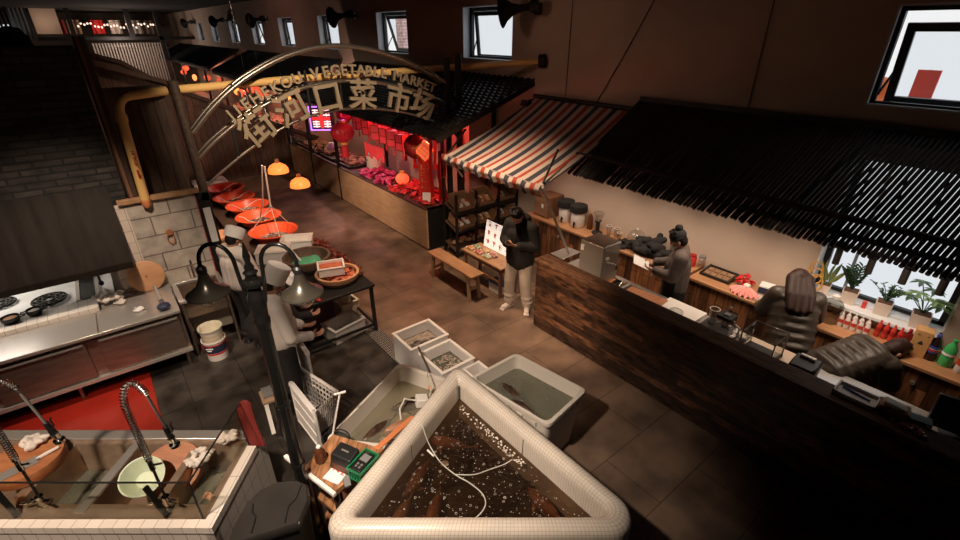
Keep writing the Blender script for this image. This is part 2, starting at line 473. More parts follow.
K['jade'] = mat('green_net', (.07, .42, .22), .6, c2=(.16, .52, .30), scale=18)
K['clearplastic'] = clear('clear_plastic', (.90, .90, .90), .12, .06)
K['globeglass'] = clear('globe_glass', (.90, .88, .84), .34, .05)
K['guardglass'] = clear('guard_glass', (.90, .89, .85), .03)
K['sauce'] = mat('brown_sauce', (.11, .034, .014), .2)
K['leaf'] = mat('leaf_green', (.045, .14, .035), .45, c2=(.025, .085, .022), scale=12)
K['leafpale'] = mat('pale_leaf', (.16, .27, .10), .45, c2=(.09, .18, .06), scale=12)
K['leafstripe'] = mat('striped_leaf', (.10, .17, .06), .45, c2=(.34, .33, .12), scale=16, stretch=(1, 1, .3))
K['pot'] = mat('beige_pot', (.66, .55, .47), .6)
K['soil'] = mat('soil', (.12, .055, .03), .9)
K['red'] = mat('red_cloth', (.62, .025, .02), .55)
K['deepred'] = mat('deep_red', (.36, .014, .014), .6)
K['magenta'] = mat('magenta_wrap', (.45, .03, .13), .4)
K['gold'] = mat('gold_print', (.78, .45, .12), .4, .4)
K['lanternred'] = mat('lantern_red', (.42, .015, .025), .45, emit=(1, .03, .05), estr=.06)
K['lanternlit'] = mat('lantern_lit', (.85, .14, .06), .5, emit=(1, .13, .05), estr=.75)
K['paperlantern'] = mat('red_paper', (.55, .03, .04), .6, emit=(1, .05, .06), estr=.16)
K['shade'] = mat('glowing_shade', (.85, .25, .06), .4, emit=(1, .24, .045), estr=1.25)
K['bulb'] = emis('warm_bulb', (1, .72, .42), 6)
K['neonviolet'] = emis('neon_violet', (.42, .16, 1), 2.2)
K['neonwhite'] = emis('sign_white', (1, .62, .58), 1.5)
K['neonred'] = emis('sign_red', (1, .03, .03), 1.0)
K['hotlamp'] = emis('lit_lamp', (1, .86, .72), 5)
K['orangelamp'] = emis('orange_lamp', (1, .25, .06), 2.4)
K['daylit'] = emis('daylit_pane', (.78, .80, .84), .72)
K['pink'] = mat('pink_wrap', (.92, .36, .32), .4)
K['cola'] = mat('cola', (.025, .012, .012), .15)
K['clearbottle'] = mat('clear_bottle', (.70, .66, .63), .15)
K['redcap'] = mat('red_label', (.60, .05, .035), .35)
K['greenbottle'] = mat('green_bottle', (.07, .50, .14), .2)
K['bluelabel'] = mat('blue_label', (.06, .08, .42), .4)
K['cardboard'] = mat('cardboard', (.40, .25, .15), .8)
K['cardtan'] = mat('tan_card', (.62, .34, .13), .6)
K['grey'] = mat('grey_plastic', (.22, .21, .20), .5)
K['bin'] = mat('bin_plastic', (.022, .018, .015), .55, spec=.3, c2=(.030, .025, .021), scale=5)
K['snack'] = mat('cooked_snacks', (.40, .20, .09), .5, c2=(.14, .06, .03), scale=16)
K['chilli'] = mat('dried_chilli', (.24, .035, .018), .45, c2=(.06, .018, .012), scale=22)
K['meat'] = mat('red_meat', (.62, .17, .085), .45, c2=(.42, .085, .045), scale=14)
K['screen'] = mat('bamboo_slat', (.62, .53, .45), .6, emit=None)
K['redink'] = mat('red_ink', (.60, .06, .04), .6)
K['print'] = mat('dark_print', (.03, .03, .05), .6)
K['whiteprint'] = mat('white_print', (.85, .85, .85), .5)
K['brickout'] = bricks('outdoor_brick', ('y', 'z'), .3, .1, (.75, .45, .42), (.70, .42, .40), (.85, .7, .68), .012, .9)
K['signred'] = mat('red_sign', (.85, .13, .11), .6)
K['ginger'] = mat('orange_lantern_outside', (.95, .22, .05), .6)
# ================================================================== the hall
fl = MB(); fl.box(2.27, 6.7, -4, 44, -.12, 0); me_floor = fl
floor = struct('floor', fl, K['concrete'], 'brown concrete slabs paving the market street', 'floor')
struct('floor', MB().box(-4.2, 2.27, -4, 44, -.12, 0), K['darktile'], 'dark wet tiles on the kitchen side of the drain', 'floor')
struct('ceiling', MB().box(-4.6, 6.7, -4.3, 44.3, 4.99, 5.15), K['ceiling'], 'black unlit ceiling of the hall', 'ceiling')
WINS = [(0.0, 1.53, 3.22, 4.13)] + [(y, y + 1.5, 3.40, 4.33) for y in (6.98, 10.62, 14.48, 18.25, 21.75, 25.45, 29.3, 33.0)]
LOWWIN = (.19, 1.46, 1.08, 2.72)
w = MB()
ys = sorted({-4, 44} | {a for v in WINS for a in v[:2]} | set(LOWWIN[:2]))
for a, b in zip(ys[:-1], ys[1:]):
    holes = sorted([(v[2], v[3]) for v in WINS + [LOWWIN] if v[0] <= a + .001 and v[1] >= b - .001])
    z = 0
    for h in holes:
        w.box(6.3, 6.6, a, b, z, h[0]); z = h[1]
    w.box(6.3, 6.6, a, b, z, 4.99)
struct('wall_right', w, K['plaster'], 'long plastered wall with a row of small high windows', 'wall')
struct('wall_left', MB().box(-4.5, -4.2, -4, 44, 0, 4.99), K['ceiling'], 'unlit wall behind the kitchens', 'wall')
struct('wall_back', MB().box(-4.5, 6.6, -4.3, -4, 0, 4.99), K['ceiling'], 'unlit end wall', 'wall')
struct('wall_far', MB().box(-4.5, 6.6, 44, 44.3, 0, 4.99), K['farwall'], 'dim far end wall of the hall', 'wall')

def window(n, y0, y1, z0, z1, tilt, label, slide=0, deep=.17, gap=0):
    t = thing('window_%d' % n, label, 'window', (6.3, (y0 + y1) / 2, z0), kind='structure')
    e = .018
    m = MB()
    m.box(6.302, 6.59, y0, y0 + e, z0, z1).box(6.302, 6.59, y1 - e, y1, z0, z1)
    m.box(6.302, 6.59, y0, y1, z0, z0 + e).box(6.302, 6.59, y0, y1, z1 - e, z1)
    part(t, 'reveal', m, K['reveal'], smooth=False)
    f = .07 if not gap else .04
    x0, x1 = 6.3 + deep, 6.3 + deep + .06
    m = MB()
    a, b, c, d = y0 + e, y1 - e, z0 + e, z1 - e
    m.box(x0, x1, a, a + f, c, d).box(x0, x1, b - f, b, c, d).box(x0, x1, a, b, c, c + f * .6).box(x0, x1, a, b, d - f, d)
    part(t, 'window_frame', m, K['black'], smooth=False)
    # top-hung sash pushed open
    W, Hh = (b - a - 2 * f) + .04 - gap, (d - c - f) + .02 - gap
    mm = Matrix.Translation((x1 + .03, (a + b) / 2 + slide, d - f - gap)) @ Matrix.Rotation(tilt, 4, 'Y')
    m = MB()
    s = .075
    m.box(-.02, .02, -W / 2, -W / 2 + s, -Hh, 0).box(-.02, .02, W / 2 - s, W / 2, -Hh, 0).box(-.02, .02, -W / 2, W / 2, -s, 0).box(-.02, .02, -W / 2, W / 2, -Hh, -Hh + s)
    m.xf(mm)
    sash = part(t, 'sash', m, K['black'], smooth=False)
    m = MB().box(-.004, .004, -W / 2 + s, W / 2 - s, -Hh + s, -s); m.xf(mm)
    part(t, 'pane', m, K['paneglass'], parent=sash, smooth=False)
    if tilt:
        m = MB().cyl((x0 + .03, a + f, c + .08), mm @ Vector((0, -W / 2 + .02, -Hh * .55)), .012).cyl((x0 + .03, b - f, c + .08), mm @ Vector((0, W / 2 - .02, -Hh * .55)), .012)
        part(t, 'stay', m, K['black'])
    return t
where = ['nearest the camera over the bar roof', 'second along, over the awning end of the roof', 'third along, behind the arch top',
         'fourth along the high wall', 'fifth along the high wall', 'sixth along the high wall', 'seventh along the high wall', 'eighth along the high wall', 'last small one far down the high wall']
for i, (v, t) in enumerate(zip(WINS, (-.16, -.10, -.30, -.05, -.05, -.22, 0, -.05, 0))):
    window(i + 1, *v, t, deep=.05 if i == 0 else .17, gap=.10 if i == 0 else 0, label='high black-framed window ' + where[i])
t = thing('window_10', 'wide low window over the back counter, behind the potted plants', 'window', (6.3, .8, 1.08), kind='structure')
y0, y1, z0, z1 = LOWWIN
m = MB()
m.box(6.302, 6.59, y0, y0 + .02, z0, z1).box(6.302, 6.59, y1 - .02, y1, z0, z1).box(6.302, 6.59, y0, y1, z0, z0 + .02).box(6.302, 6.59, y0, y1, z1 - .02, z1)
part(t, 'reveal', m, K['reveal'], smooth=False)
m = MB()
m.box(6.46, 6.52, y0 + .02, y0 + .08, z0 + .02, z1).box(6.46, 6.52, y1 - .08, y1 - .02, z0 + .02, z1).box(6.46, 6.52, y0, y1, z0 + .02, z0 + .06).box(6.46, 6.52, y0, y1, z1 - .07, z1 - .02)
part(t, 'window_frame', m, K['black'], smooth=False)
part(t, 'pane', MB().box(6.485, 6.495, y0 + .08, y1 - .08, z0 + .06, z1 - .07), K['paneglass'], smooth=False)

# outside the windows
for l, y0, y1, z0, z1, x in (('red signboard hung outside the window over the bar roof', 1.20, 1.40, 3.0, 3.52, 7.3), ('small red notice outside the corner of the window over the bar roof', 1.75, 2.05, 3.62, 4.0, 7.5)):
    t = thing('red_signboard', l, 'sign', (x, (y0 + y1) / 2, 0))
    part(t, 'board', MB().box(x, x + .04, y0, y1, z0, z1), K['signred'], smooth=False)
    part(t, 'pole', MB().cyl((x + .06, (y0 + y1) / 2, 0), (x + .06, (y0 + y1) / 2, z1), .02), K['grey'])
t = thing('round_lantern', 'orange lantern hanging outside the window over the bar roof', 'lantern', (7.0, 1.62, 3.3))
part(t, 'body', MB().ell((7.0, 1.62, 3.3), (.16, .16, .15)), K['ginger'])
part(t, 'cord', MB().cyl((7.0, 1.62, 3.44), (7.0, 1.62, 5.6), .006), K['black'])
solo('brick_building', 'pinkish brick building seen through the window above the awning', 'building', MB().box(14, 15, 11.2, 13.4, 0, 6.0), K['brickout'], (14, 12.3, 0), smooth=False)
solo('brick_building', 'narrow brick pier seen through the window behind the arch top', 'building', MB().box(9.5, 10, 16.3, 16.8, 0, 6.2), K['brickout'], (9.5, 16.5, 0), smooth=False)

# horn loudspeakers on the long wall
def horn(y, z, label, s=1.0):
    t = thing('horn_loudspeaker', label, 'loudspeaker', (6.3, y, z), group='horn loudspeakers along the high wall')
    ax = Vector((-.55, .80, -.12)).normalized()
    q = Vector((0, 0, 1)).rotation_difference(ax).to_matrix()
    c = Vector((5.98, y - .12, z))
    prof = [(.055, -.10), (.075, -.08), (.06, 0), (.07, .12), (.11, .26), (.19, .38), (.29, .46), (.30, .47), (.28, .465), (.18, .37), (.10, .25), (.05, .1)]
    part(t, 'horn', MB().lathe([(a * s, b * s) for a, b in prof], c, 22, q), K['blackmatt'])
    part(t, 'driver', MB().lathe([(.05, -.24), (.10, -.22), (.10, -.10), (.06, -.07)], c, 18, q), K['black'])
    part(t, 'bracket', MB().bar((6.3, y - .1, z - .02), tuple(c - ax * .1), .05, .05).box(6.27, 6.3, y - .18, y - .02, z - .1, z + .08), K['black'], smooth=False)
for y, z, l in ((6.46, 4.24, 'big black horn loudspeaker beside the window above the awning'), (13.35, 4.27, 'black horn loudspeaker just past the arch top'),
                (21.0, 4.3, 'black horn loudspeaker third down the high wall'), (27.2, 4.35, 'black horn loudspeaker fourth down the high wall'), (34.6, 4.35, 'farthest black horn loudspeaker on the high wall')):
    horn(y, z, l, .85)
solo('wall_cable', 'thin dark cable running slantwise down the plaster to the awning', 'cable', MB().tube([(6.288, 4.98, 2.87), (6.29, 4.55, 3.6), (6.29, 4.12, 4.4), (6.29, 3.98, 4.98)], .006, 6), K['black'], (6.29, 4.98, 2.87))
solo('wall_cable', 'thin dark cable running straight down the plaster behind the bar roof', 'cable', MB().tube([(6.29, 2.67, 3.0), (6.29, 2.67, 4.98)], .005, 6), K['black'], (6.29, 2.67, 3.0))
solo('wall_cable', 'thin dark cable beside the end of the yellow pipe', 'cable', MB().tube([(6.29, 5.62, 2.88), (6.29, 5.62, 4.98)], .005, 6), K['black'], (6.29, 5.62, 2.88))

# yellow gas pipe
t = thing('gas_pipe', 'yellow gas pipe dropping by the stone wall and crossing the street behind the arch', 'pipe', (.23, 7.0, 2.03))
pts = [(.24, 6.99, 2.02), (.275, 6.99, 3.05)]
for i in range(1, 7):
    a = PI / 2 * i / 7
    pts.append((.275 + .13 * (1 - math.cos(a)), 6.99 + .05 * (1 - math.cos(a)), 3.06 + .17 * math.sin(a)))
pts += [(.43, 7.045, 3.235), (.64, 7.16, 3.24), (.89, 7.34, 3.24), (1.48, 7.52, 3.24), (2.57, 7.55, 3.27), (4.26, 7.52, 3.30), (5.40, 7.42, 3.325), (5.62, 7.2, 3.34), (6.29, 6.14, 3.45)]
part(t, 'tube', MB().tube(pts, .052, 14), K['yellow'])
part(t, 'elbow_collar', MB().cyl((.270, 6.99, 2.96), (.2745, 6.99, 3.04), .062), K['yellow'])
part(t, 'nozzle', MB().lathe([(.03, -.09), (.05, -.06), (.052, .02)], (.24, 6.99, 2.02), 14), K['orangeplastic'])
part(t, 'wall_flange', MB().cyl((6.24, 6.22, 3.442), (6.296, 6.13, 3.45), .11), K['black'])
for s, z in (('天', 2.60), ('然', 2.53), ('气', 2.46)):
    part(t, 'character', MB().text(s, .075, Matrix.Translation((.245 + (z - 2.02) * .034, 6.934, z)) @ Matrix.Rotation(-HEAD, 4, 'Z') @ Matrix.Rotation(PI / 2, 4, 'X'), .004), K['redpaint'], label='red painted character')
part(t, 'arrow', MB().prism([(-.012, .05), (.012, .05), (.012, -.01), (.032, -.01), (0, -.06), (-.032, -.01), (-.012, -.01)], -.002, .002, Matrix.Translation((.257, 6.934, 2.36)) @ Matrix.Rotation(-HEAD, 4, 'Z') @ Matrix.Rotation(PI / 2, 4, 'X')), K['redpaint'], label='red painted arrow')
# ================================================================== kitchen block on the near side of the street
struct('wall_stone', MB().box(.02, .78, 7.05, 7.3, 0, 2.0), K['stone'], 'low wall of grey stone blocks behind the steel counter', 'wall')
struct('wall_tiled', MB().box(-.30, .02, 7.05, 7.32, 0, 2.0), K['celltile'], 'cream tiled wall end beside the cooking alcove', 'wall')
struct('wall_brick', MB().box(-4.2, .06, 7.06, 7.32, 2.0, 3.76), K['darkbrick'], 'dark brick wall over the cooking alcove', 'wall')
m = MB().box(-4.2, -.30, 8.75, 8.9, 0, 3.5).box(-.38, -.30, 7.3, 8.75, 0, 2.0).box(-4.2, .06, 7.32, 8.9, 2.02, 2.1)
struct('wall_alcove', m, mat('alcove_white', (.62, .58, .53), .5), 'pale back of the cooking alcove', 'wall')
solo('timber_rail', 'orange-lit timber rail along the top of the stone wall', 'rail', MB().box(-.05, .84, 7.0, 7.08, 2.0, 2.06), K['oak'], (.4, 7.04, 2.0), bevel=.006)
t = thing('timber_post', 'tall dark timber post beside the brick wall and yellow pipe', 'post', (.14, 7.12, 2.06))
part(t, 'shaft', MB().box(.08, .19, 7.08, 7.22, 2.06, 3.85), K['darkwood'], bevel=.01)
part(t, 'batten', MB().box(.10, .13, 7.05, 7.08, 2.06, 3.85), K['brownwood'])
t = thing('black_pillar', 'black square pillar with a red edge at the end of the stone wall', 'pillar', (.86, 7.22, 0))
part(t, 'shaft', MB().box(.80, .96, 7.12, 7.28, 0, 1.98), K['black'], bevel=.008)
part(t, 'red_strip', MB().box(.782, .80, 7.10, 7.16, .5, 2.0), K['redpaint'])
part(t, 'notice', MB().box(.84, .93, 7.108, 7.12, 1.25, 1.75), K['paper'])
solo('wall_board', 'dark panel over the stone wall beneath the timber post', 'board', MB().box(.20, .80, 7.35, 7.42, 1.9, 3.3), K['boards'], (.5, 7.38, 1.9), smooth=False)
t = thing('wire_hook', 'copper hook with a wire loop hanging on the stone wall', 'hook', (.38, 7.04, 1.5))
part(t, 'plate', MB().cyl((.38, 7.05, 1.54), (.38, 7.02, 1.54), .04), K['rosewood'])
part(t, 'loop', MB().tube([(.38 + .04 * math.cos(a), 7.025, 1.46 + .07 * math.sin(a)) for a in [2 * PI * i / 12 for i in range(12)]], .008, 6, closed=True), K['rosewood'])

# hood
def hoodfn(u, v):
    x = -4.1 + u * 4.0
    return (x, 7.05 - .45 * v, 2.22 - .80 * v + .012 * abs(math.sin(u * PI * 22)))
t = thing('cooker_hood', 'dark ribbed metal hood sloping out over the cooking alcove', 'hood', (-2.1, 7.0, 1.4))
part(t, 'sheet', MB().grid(hoodfn, 132, 6, (0, .01, .02)), K['hood'])
part(t, 'front_lip', MB().box(-4.1, -.1, 6.57, 6.61, 1.36, 1.43), K['hood'])
part(t, 'end_cheek', MB()._add([(-.11, 7.05, 2.2), (-.11, 6.6, 1.42), (-.11, 6.9, 1.42), (-.11, 7.05, 1.7), (-.09, 7.05, 2.2), (-.09, 6.6, 1.42), (-.09, 6.9, 1.42), (-.09, 7.05, 1.7)], [(0, 1, 2, 3), (7, 6, 5, 4), (0, 4, 5, 1), (1, 5, 6, 2), (2, 6, 7, 3), (3, 7, 4, 0)]), K['hood'], smooth=False)
t = thing('pass_shelf', 'narrow brown wooden shelf across the cooking alcove opening', 'shelf', (-1.9, 7.18, 1.2))
part(t, 'board', MB().box(-4.1, -.3, 7.1, 7.26, 1.20, 1.245), K['brownwood'], bevel=.005)
part(t, 'ledge', MB().box(-4.1, -.3, 7.26, 7.29, 1.20, 1.32), K['steel'])
for i in range(9):
    x = -2.0 + i * .19
    c = [K['white'], K['steel'], K['red'], K['clearplastic'], K['cream'], K['steel'], K['white'], K['sauce'], K['steel']][i]
    n = ['white lidded', 'steel', 'red', 'clear', 'cream', 'tall steel', 'plain white', 'brown sauce', 'squat steel'][i]
    h = .10 + .05 * ((i * 3) % 4) / 3
    t = thing('spice_jar', n + ' jar on the narrow shelf under the hood', 'jar', (x, 7.17, 1.245), group='jars on the shelf under the hood')
    part(t, 'body', MB().lathe([(.035, 0), (.04, .01), (.04, h * .75), (.03, h * .85)], (x, 7.17, 1.245), 12), c)
    part(t, 'lid', MB().lathe([(.033, h * .85), (.033, h), (.01, h + .004)], (x, 7.17, 1.245), 12), K['black'])

# steel counter and range
t = thing('steel_counter', 'long stainless steel counter with dark cupboard fronts by the red mat', 'counter', (-1.7, 6.45, 0))
m = MB().box(-3.6, .19, 6.15, 6.74, .81, .85)
part(t, 'worktop', m, K['steel'], bevel=.006)
part(t, 'worktop_seam', MB().box(-.63, -.615, 6.16, 6.72, .85, .8515), K['darksteel'], smooth=False)
part(t, 'back_shelf', MB().box(-.56, .19, 6.74, 7.05, .81, .85), K['steel'])
part(t, 'carcass', MB().box(-3.6, .19, 6.22, 7.0, .24, .81), K['darksteel'], bevel=.004, smooth=False)
for i in range(4):
    x1 = .15 - i * .93
    d = part(t, 'cupboard_door', MB().box(x1 - .82, x1, 6.185, 6.22, .30, .76), K['darksteel'], bevel=.005, smooth=False)
    part(t, 'handle', MB().box(x1 - .80, x1 - .02, 6.165, 6.185, .735, .755), K['steel'], parent=d, smooth=False)
part(t, 'bottom_rail', MB().box(-3.6, .19, 6.16, 6.22, .24, .28), K['steel'], smooth=False)
for x in (-3.4, -2.2, -1.0, .12):
    for y in (6.3, 6.9):
        part(t, 'leg', MB().cyl((x, y, 0), (x, y, .24), .022), K['darksteel'])
t = thing('cooking_range', 'white tiled range with burners inside the alcove behind the steel counter', 'range', (-2.2, 7.7, 0))
part(t, 'tiled_kerb', MB().box(-4.0, -.58, 6.75, 7.06, .78, .90), K['sinktiletop'], smooth=False)
part(t, 'hob', MB().box(-4.0, -.40, 7.06, 8.72, .2, .87), mat('hob_enamel', (.62, .60, .57), .35, c2=(.50, .48, .46), scale=3), smooth=False)
part(t, 'front', MB().box(-4.0, -.58, 7.0, 7.06, .0, .78), K['celltile'], smooth=False)
part(t, 'oven_slot', MB().box(-.74, -.60, 7.12, 8.2, .87, .89), K['black'], smooth=False)
part(t, 'chrome_strip', MB().box(-.79, -.75, 7.1, 8.4, .87, .90).box(-.585, -.55, 7.1, 8.4, .87, .90), K['steel'], smooth=False)
for x, y, r, l in ((-1.05, 7.35, .17, 'black burner ring'), (-1.52, 7.6, .14, 'black burner ring')):
    mm = MB()
    for q in (r, r * .72, r * .42):
        mm.tube([(x + q * math.cos(a), y + q * math.sin(a), .905) for a in [2 * PI * i / 22 for i in range(22)]], .014, 6, closed=True)
    for i in range(8):
        a = 2 * PI * i / 8
        mm.bar((x + r * .4 * math.cos(a), y + r * .4 * math.sin(a), .90), (x + r * math.cos(a), y + r * math.sin(a), .90), .02, .03)
    part(t, 'burner', mm, K['iron'])
def pan(x, y, z, r, h, label, m, contents=None, cm=None):
    t = thing('cooking_pan', label, 'pan', (x, y, z))
    part(t, 'body', MB().lathe([(r * .8, 0), (r, h * .4), (r, h), (r * .94, h), (r * .93, h * .4), (r * .75, .012)], (x, y, z), 22), m)
    for s in (-1, 1):
        part(t, 'handle', MB().tube([(x + s * r, y - .03, z + h * .7), (x + s * (r + .045), y - .02, z + h * .78), (x + s * (r + .045), y + .02, z + h * .78), (x + s * r, y + .03, z + h * .7)], .008, 6), K['black'])
    if contents: part(t, contents, MB().ell((x, y, z + h * .55), (r * .88, r * .88, h * .38)), cm)
pan(-1.38, 6.96, .90, .085, .07, 'shallow pan of pale food on the tiled kerb', K['iron'], 'food', K['boardwood'])
pan(-1.17, 7.0, .90, .075, .075, 'small black pan with a pale filling on the tiled kerb', K['iron'], 'food', K['cloth'])
pan(-.66, 7.9, .89, .12, .08, 'black pan of white rice cakes at the back of the range', K['iron'], 'food', K['paper'])
pan(-1.0, 8.1, .87, .10, .06, 'pan of red food at the back of the range', K['iron'], 'food', K['red'])
pan(-1.72, 7.25, .87, .10, .07, 'grey pan near the burner ring', K['grey'])
def rag(name, label, x, y, z, sx, sy, sz, m, seed, frame=STREET):
    rnd = random.Random(seed)
    mm = MB()
    mm.ell((x, y, z + sz * .3), (sx * .62, sy * .62, sz * .3))
    for i in range(22):
        a = rnd.uniform(0, 2 * PI); q = .8 * math.sqrt(rnd.random())
        c = Vector((x + q * sx * math.cos(a), y + q * sy * math.sin(a), z + sz * (.15 + .75 * (1 - q * q) * rnd.random())))
        d = Vector((rnd.uniform(-1, 1), rnd.uniform(-1, 1), rnd.uniform(-.5, .5))).normalized() * max(sx, sy) * rnd.uniform(.15, .38)
        c.z = max(c.z, z + .02)
        e = c + d; e.z = max(e.z, z + .015)
        mm.cap(c, min(sz * .24, .075), e, min(sz * .16, .05), 8)
    me = remeshed(mm, .0075, 2)
    me.transform(Matrix.Translation((-x, -y, -z)))
    return solo(name, label, 'cloth', me, m, (x, y, z), frame=frame, local=True)
rag('dish_cloth', 'crumpled white cloths heaped at the end of the tiled kerb', -.47, 6.92, .88, .19, .17, .13, K['cloth'], 3)
rag('dish_cloth', 'pinkish wrung rag beside the heap of white cloths', -.36, 6.78, .85, .07, .09, .06, K['cloth'], 8)
rag('dish_cloth', 'small crumpled tissue on the bare end of the steel counter', -.20, 6.43, .85, .07, .06, .05, K['paper'], 5)
solo('ladle', 'black ladle handle hanging under the narrow shelf', 'ladle', MB().cyl((-.50, 7.2, 1.2), (-.50, 7.24, 1.02), .012).ell((-.50, 7.25, .99), (.03, .03, .035)), K['navy'], (-.5, 7.2, 1.2))
t = thing('round_board', 'pale round wooden board leaning on the stone wall', 'board', (-.02, 6.98, .87))
q = Matrix.Translation((-.02, 6.955, 1.055)) @ Matrix.Rotation(math.radians(80), 4, 'X')
part(t, 'disc', MB().lathe([(.19, -.018), (.205, -.01), (.205, .01), (.19, .018)], seg=36).xf(q), K['boardwood'])
part(t, 'centre_ring', MB().lathe([(.018, .018), (.018, .021)], seg=16).xf(q), K['rosewood'])
t = thing('brush', 'blue-bristled brush with a steel handle standing on the counter end', 'brush', (.045, 6.3, .86))
part(t, 'handle', MB().cyl((.03, 6.75, .98), (.04, 6.40, .92), .02, .026), K['steel'])
part(t, 'bristles', MB().ell((.045, 6.28, .895), (.075, .075, .045)), K['navy'])
# sink stand beside the counter
t = thing('sink_stand', 'dark steel sink stand between the counter and the bucket', 'sink', (.50, 6.7, 0))
part(t, 'rim', MB().box(.21, .80, 6.38, 6.44, .80, .84).box(.21, .80, 6.96, 7.04, .80, .84).box(.21, .27, 6.44, 6.96, .80, .84).box(.74, .80, 6.44, 6.96, .80, .84), K['steel'], bevel=.005)
part(t, 'basin', MB().box(.27, .74, 6.44, 6.96, .55, .57).box(.26, .275, 6.44, 6.96, .55, .81).box(.735, .75, 6.44, 6.96, .55, .81).box(.27, .74, 6.43, 6.445, .55, .81).box(.27, .74, 6.955, 6.97, .55, .81), K['darksteel'], smooth=False)
part(t, 'splash_panel', MB().box(.30, .78, 6.74, 6.76, .12, .55), K['cream'], smooth=False)
for x in (.24, .77):
    for y in (6.41, 7.0):
        part(t, 'leg', MB().cyl((x, y, 0), (x, y, .80), .02), K['darksteel'])
part(t, 'tap', MB().tube([(.5, 7.0, .84), (.5, 7.0, 1.08), (.5, 6.97, 1.13), (.5, 6.9, 1.14), (.5, 6.86, 1.10)], .012, 8), K['chrome'])
solo('red_floor_mat', 'long glossy red mat on the dark tiles before the steel counter', 'mat', MB().box(-2.6, -.33, 4.98, 6.45, 0, .012), K['redmat'], (-1.4, 5.7, 0), bevel=.004)
def bucket(t, x, y, z, r0, r1, h, m, bands):
    b = part(t, 'pail', MB().lathe([(r0, 0), (r1, h), (r1 + .008, h), (r1 + .008, h - .02), (r1 - .006, h - .02)] + [(r1 - .008, h - .02), (r0 - .008, .012)], (x, y, z), 28), m)
    for z0, z1, bm_ in bands:
        f0, f1 = r0 + (r1 - r0) * z0 / h, r0 + (r1 - r0) * z1 / h
        part(t, 'band', MB().lathe([(f0 + .002, z0), (f1 + .002, z1)], (x, y, z), 28, capb=False, capt=False), bm_, parent=b)
t = thing('bucket', 'white bucket with a navy and red printed band on the dark floor', 'bucket', (.44, 6.2, 0))
bucket(t, .44, 6.2, 0, .12, .14, .30, K['white'], [(.13, .24, K['navy']), (.10, .125, K['red']), (.24, .255, K['red'])])
part(t, 'handle', MB().tube([(.44 + .15 * math.cos(a), 6.2 - .06 * math.sin(a), .25 - .14 * math.sin(a)) for a in [PI * i / 10 for i in range(11)]], .005, 6), K['redpaint'])
part(t, 'lettering', MB().box(-.045, .045, -.003, .003, .02, .035).box(-.035, .02, -.003, .003, -.01, .005).xf(Matrix.Translation((.355, 6.088, .185)) @ Matrix.Rotation(-.62, 4, 'Z')), K['whiteprint'], smooth=False)
t = thing('bucket', 'cream bucket with orange lines nested in the white bucket', 'bucket', (.44, 6.2, .22))
bucket(t, .44, 6.2, .22, .115, .138, .26, K['cream'], [(.10, .106, K['orangeplastic']), (.16, .165, K['orangeplastic'])])

# boards closing the far end of the aisle
prof = [(-2.2, 0), (5.5, 0), (5.5, .83), (4.35, 1.36), (1.72, 2.62), (.95, 3.2), (.05, 3.5), (-2.2, 3.6)]
m = MB(); m._add([(x, 15.2, z) for x, z in prof] + [(x, 15.32, z) for x, z in prof], [tuple(range(8)), tuple(range(15, 7, -1))] + [(i, (i + 1) % 8, 8 + (i + 1) % 8, 8 + i) for i in range(8)])
struct('partition', m, K['boards'], 'dark boarded partition with a sloping top closing the far aisle', 'partition')
m = MB()
for (a, b) in zip(prof[2:-1], prof[3:]):
    m.bar((a[0], 15.2, a[1] + .03), (b[0], 15.2, b[1] + .03), .16, .09)
struct('trim_1', m, K['darkwood'], 'dark capping along the sloping partition', 'trim')
solo('timber_beam', 'brown timber beam slanting above the boarded partition', 'beam', MB().bar((.25, 14.9, 3.32), (1.75, 14.9, 2.74), .14, .1), K['darkwood'], (1, 14.9, 3.0))

# ================================================================== arch
t = thing('street_arch', 'tubular steel arch with raised signage spanning the market street', 'arch', (2.9, 7.2, 0))
part(t, 'pole', MB().cyl((.925, 7.2, 1.88), (.905, 7.2, 3.36), .058, seg=18), K['rustpole'], label='short rusted pole at the kitchen end')
part(t, 'pole', MB().cyl((5.0, 7.2, 0), (5.0, 7.2, 3.5), .055, seg=16), K['black'])
part(t, 'pole', MB().cyl((5.24, 7.2, 0), (5.24, 7.2, 3.55), .06, seg=16), K['black'])
part(t, 'foot_plate', MB().bar((.93, 7.2, 1.95), (.90, 7.2, 1.85), .16, .1), K['black'])
part(t, 'brace', MB().bar((5.0, 7.2, 3.0), (5.24, 7.2, 2.7), .035, .035).bar((5.0, 7.2, 2.4), (5.24, 7.2, 2.1), .035, .035).bar((5.0, 7.2, 1.6), (5.24, 7.2, 1.9), .035, .035), K['black'])
def arcf(pts):
    """smooth curve through (x,z) samples"""
    out = []
    n = len(pts)
    for i in range(n - 1):
        p0, p1, p2, p3 = [Vector((*pts[max(0, min(n - 1, i + k))], 0)) for k in (-1, 0, 1, 2)]
        for s in range(8):
            u = s / 8
            out.append(.5 * ((2 * p1) + (-p0 + p2) * u + (2 * p0 - 5 * p1 + 4 * p2 - p3) * u * u + (-p0 + 3 * p1 - 3 * p2 + p3) * u ** 3))
    out.append(Vector((*pts[-1], 0)))
    return [(p.x, p.y) for p in out]
OUT = arcf([(.97, 2.72), (1.30, 3.03), (1.75, 3.34), (2.35, 3.60), (2.97, 3.71), (3.55, 3.66), (4.11, 3.51), (4.6, 3.30), (5.0, 3.08)])
MID = arcf([(.97, 2.40), (1.25, 2.62), (1.75, 2.91), (2.35, 3.14), (2.97, 3.235), (3.55, 3.20), (4.11, 3.08), (4.6, 2.92), (5.0, 2.74)])
LOW = arcf([(.97, 2.02), (1.2, 2.18), (1.75, 2.50), (2.35, 2.74), (2.97, 2.83), (3.55, 2.80), (4.11, 2.69), (4.6, 2.52), (5.0, 2.33)])
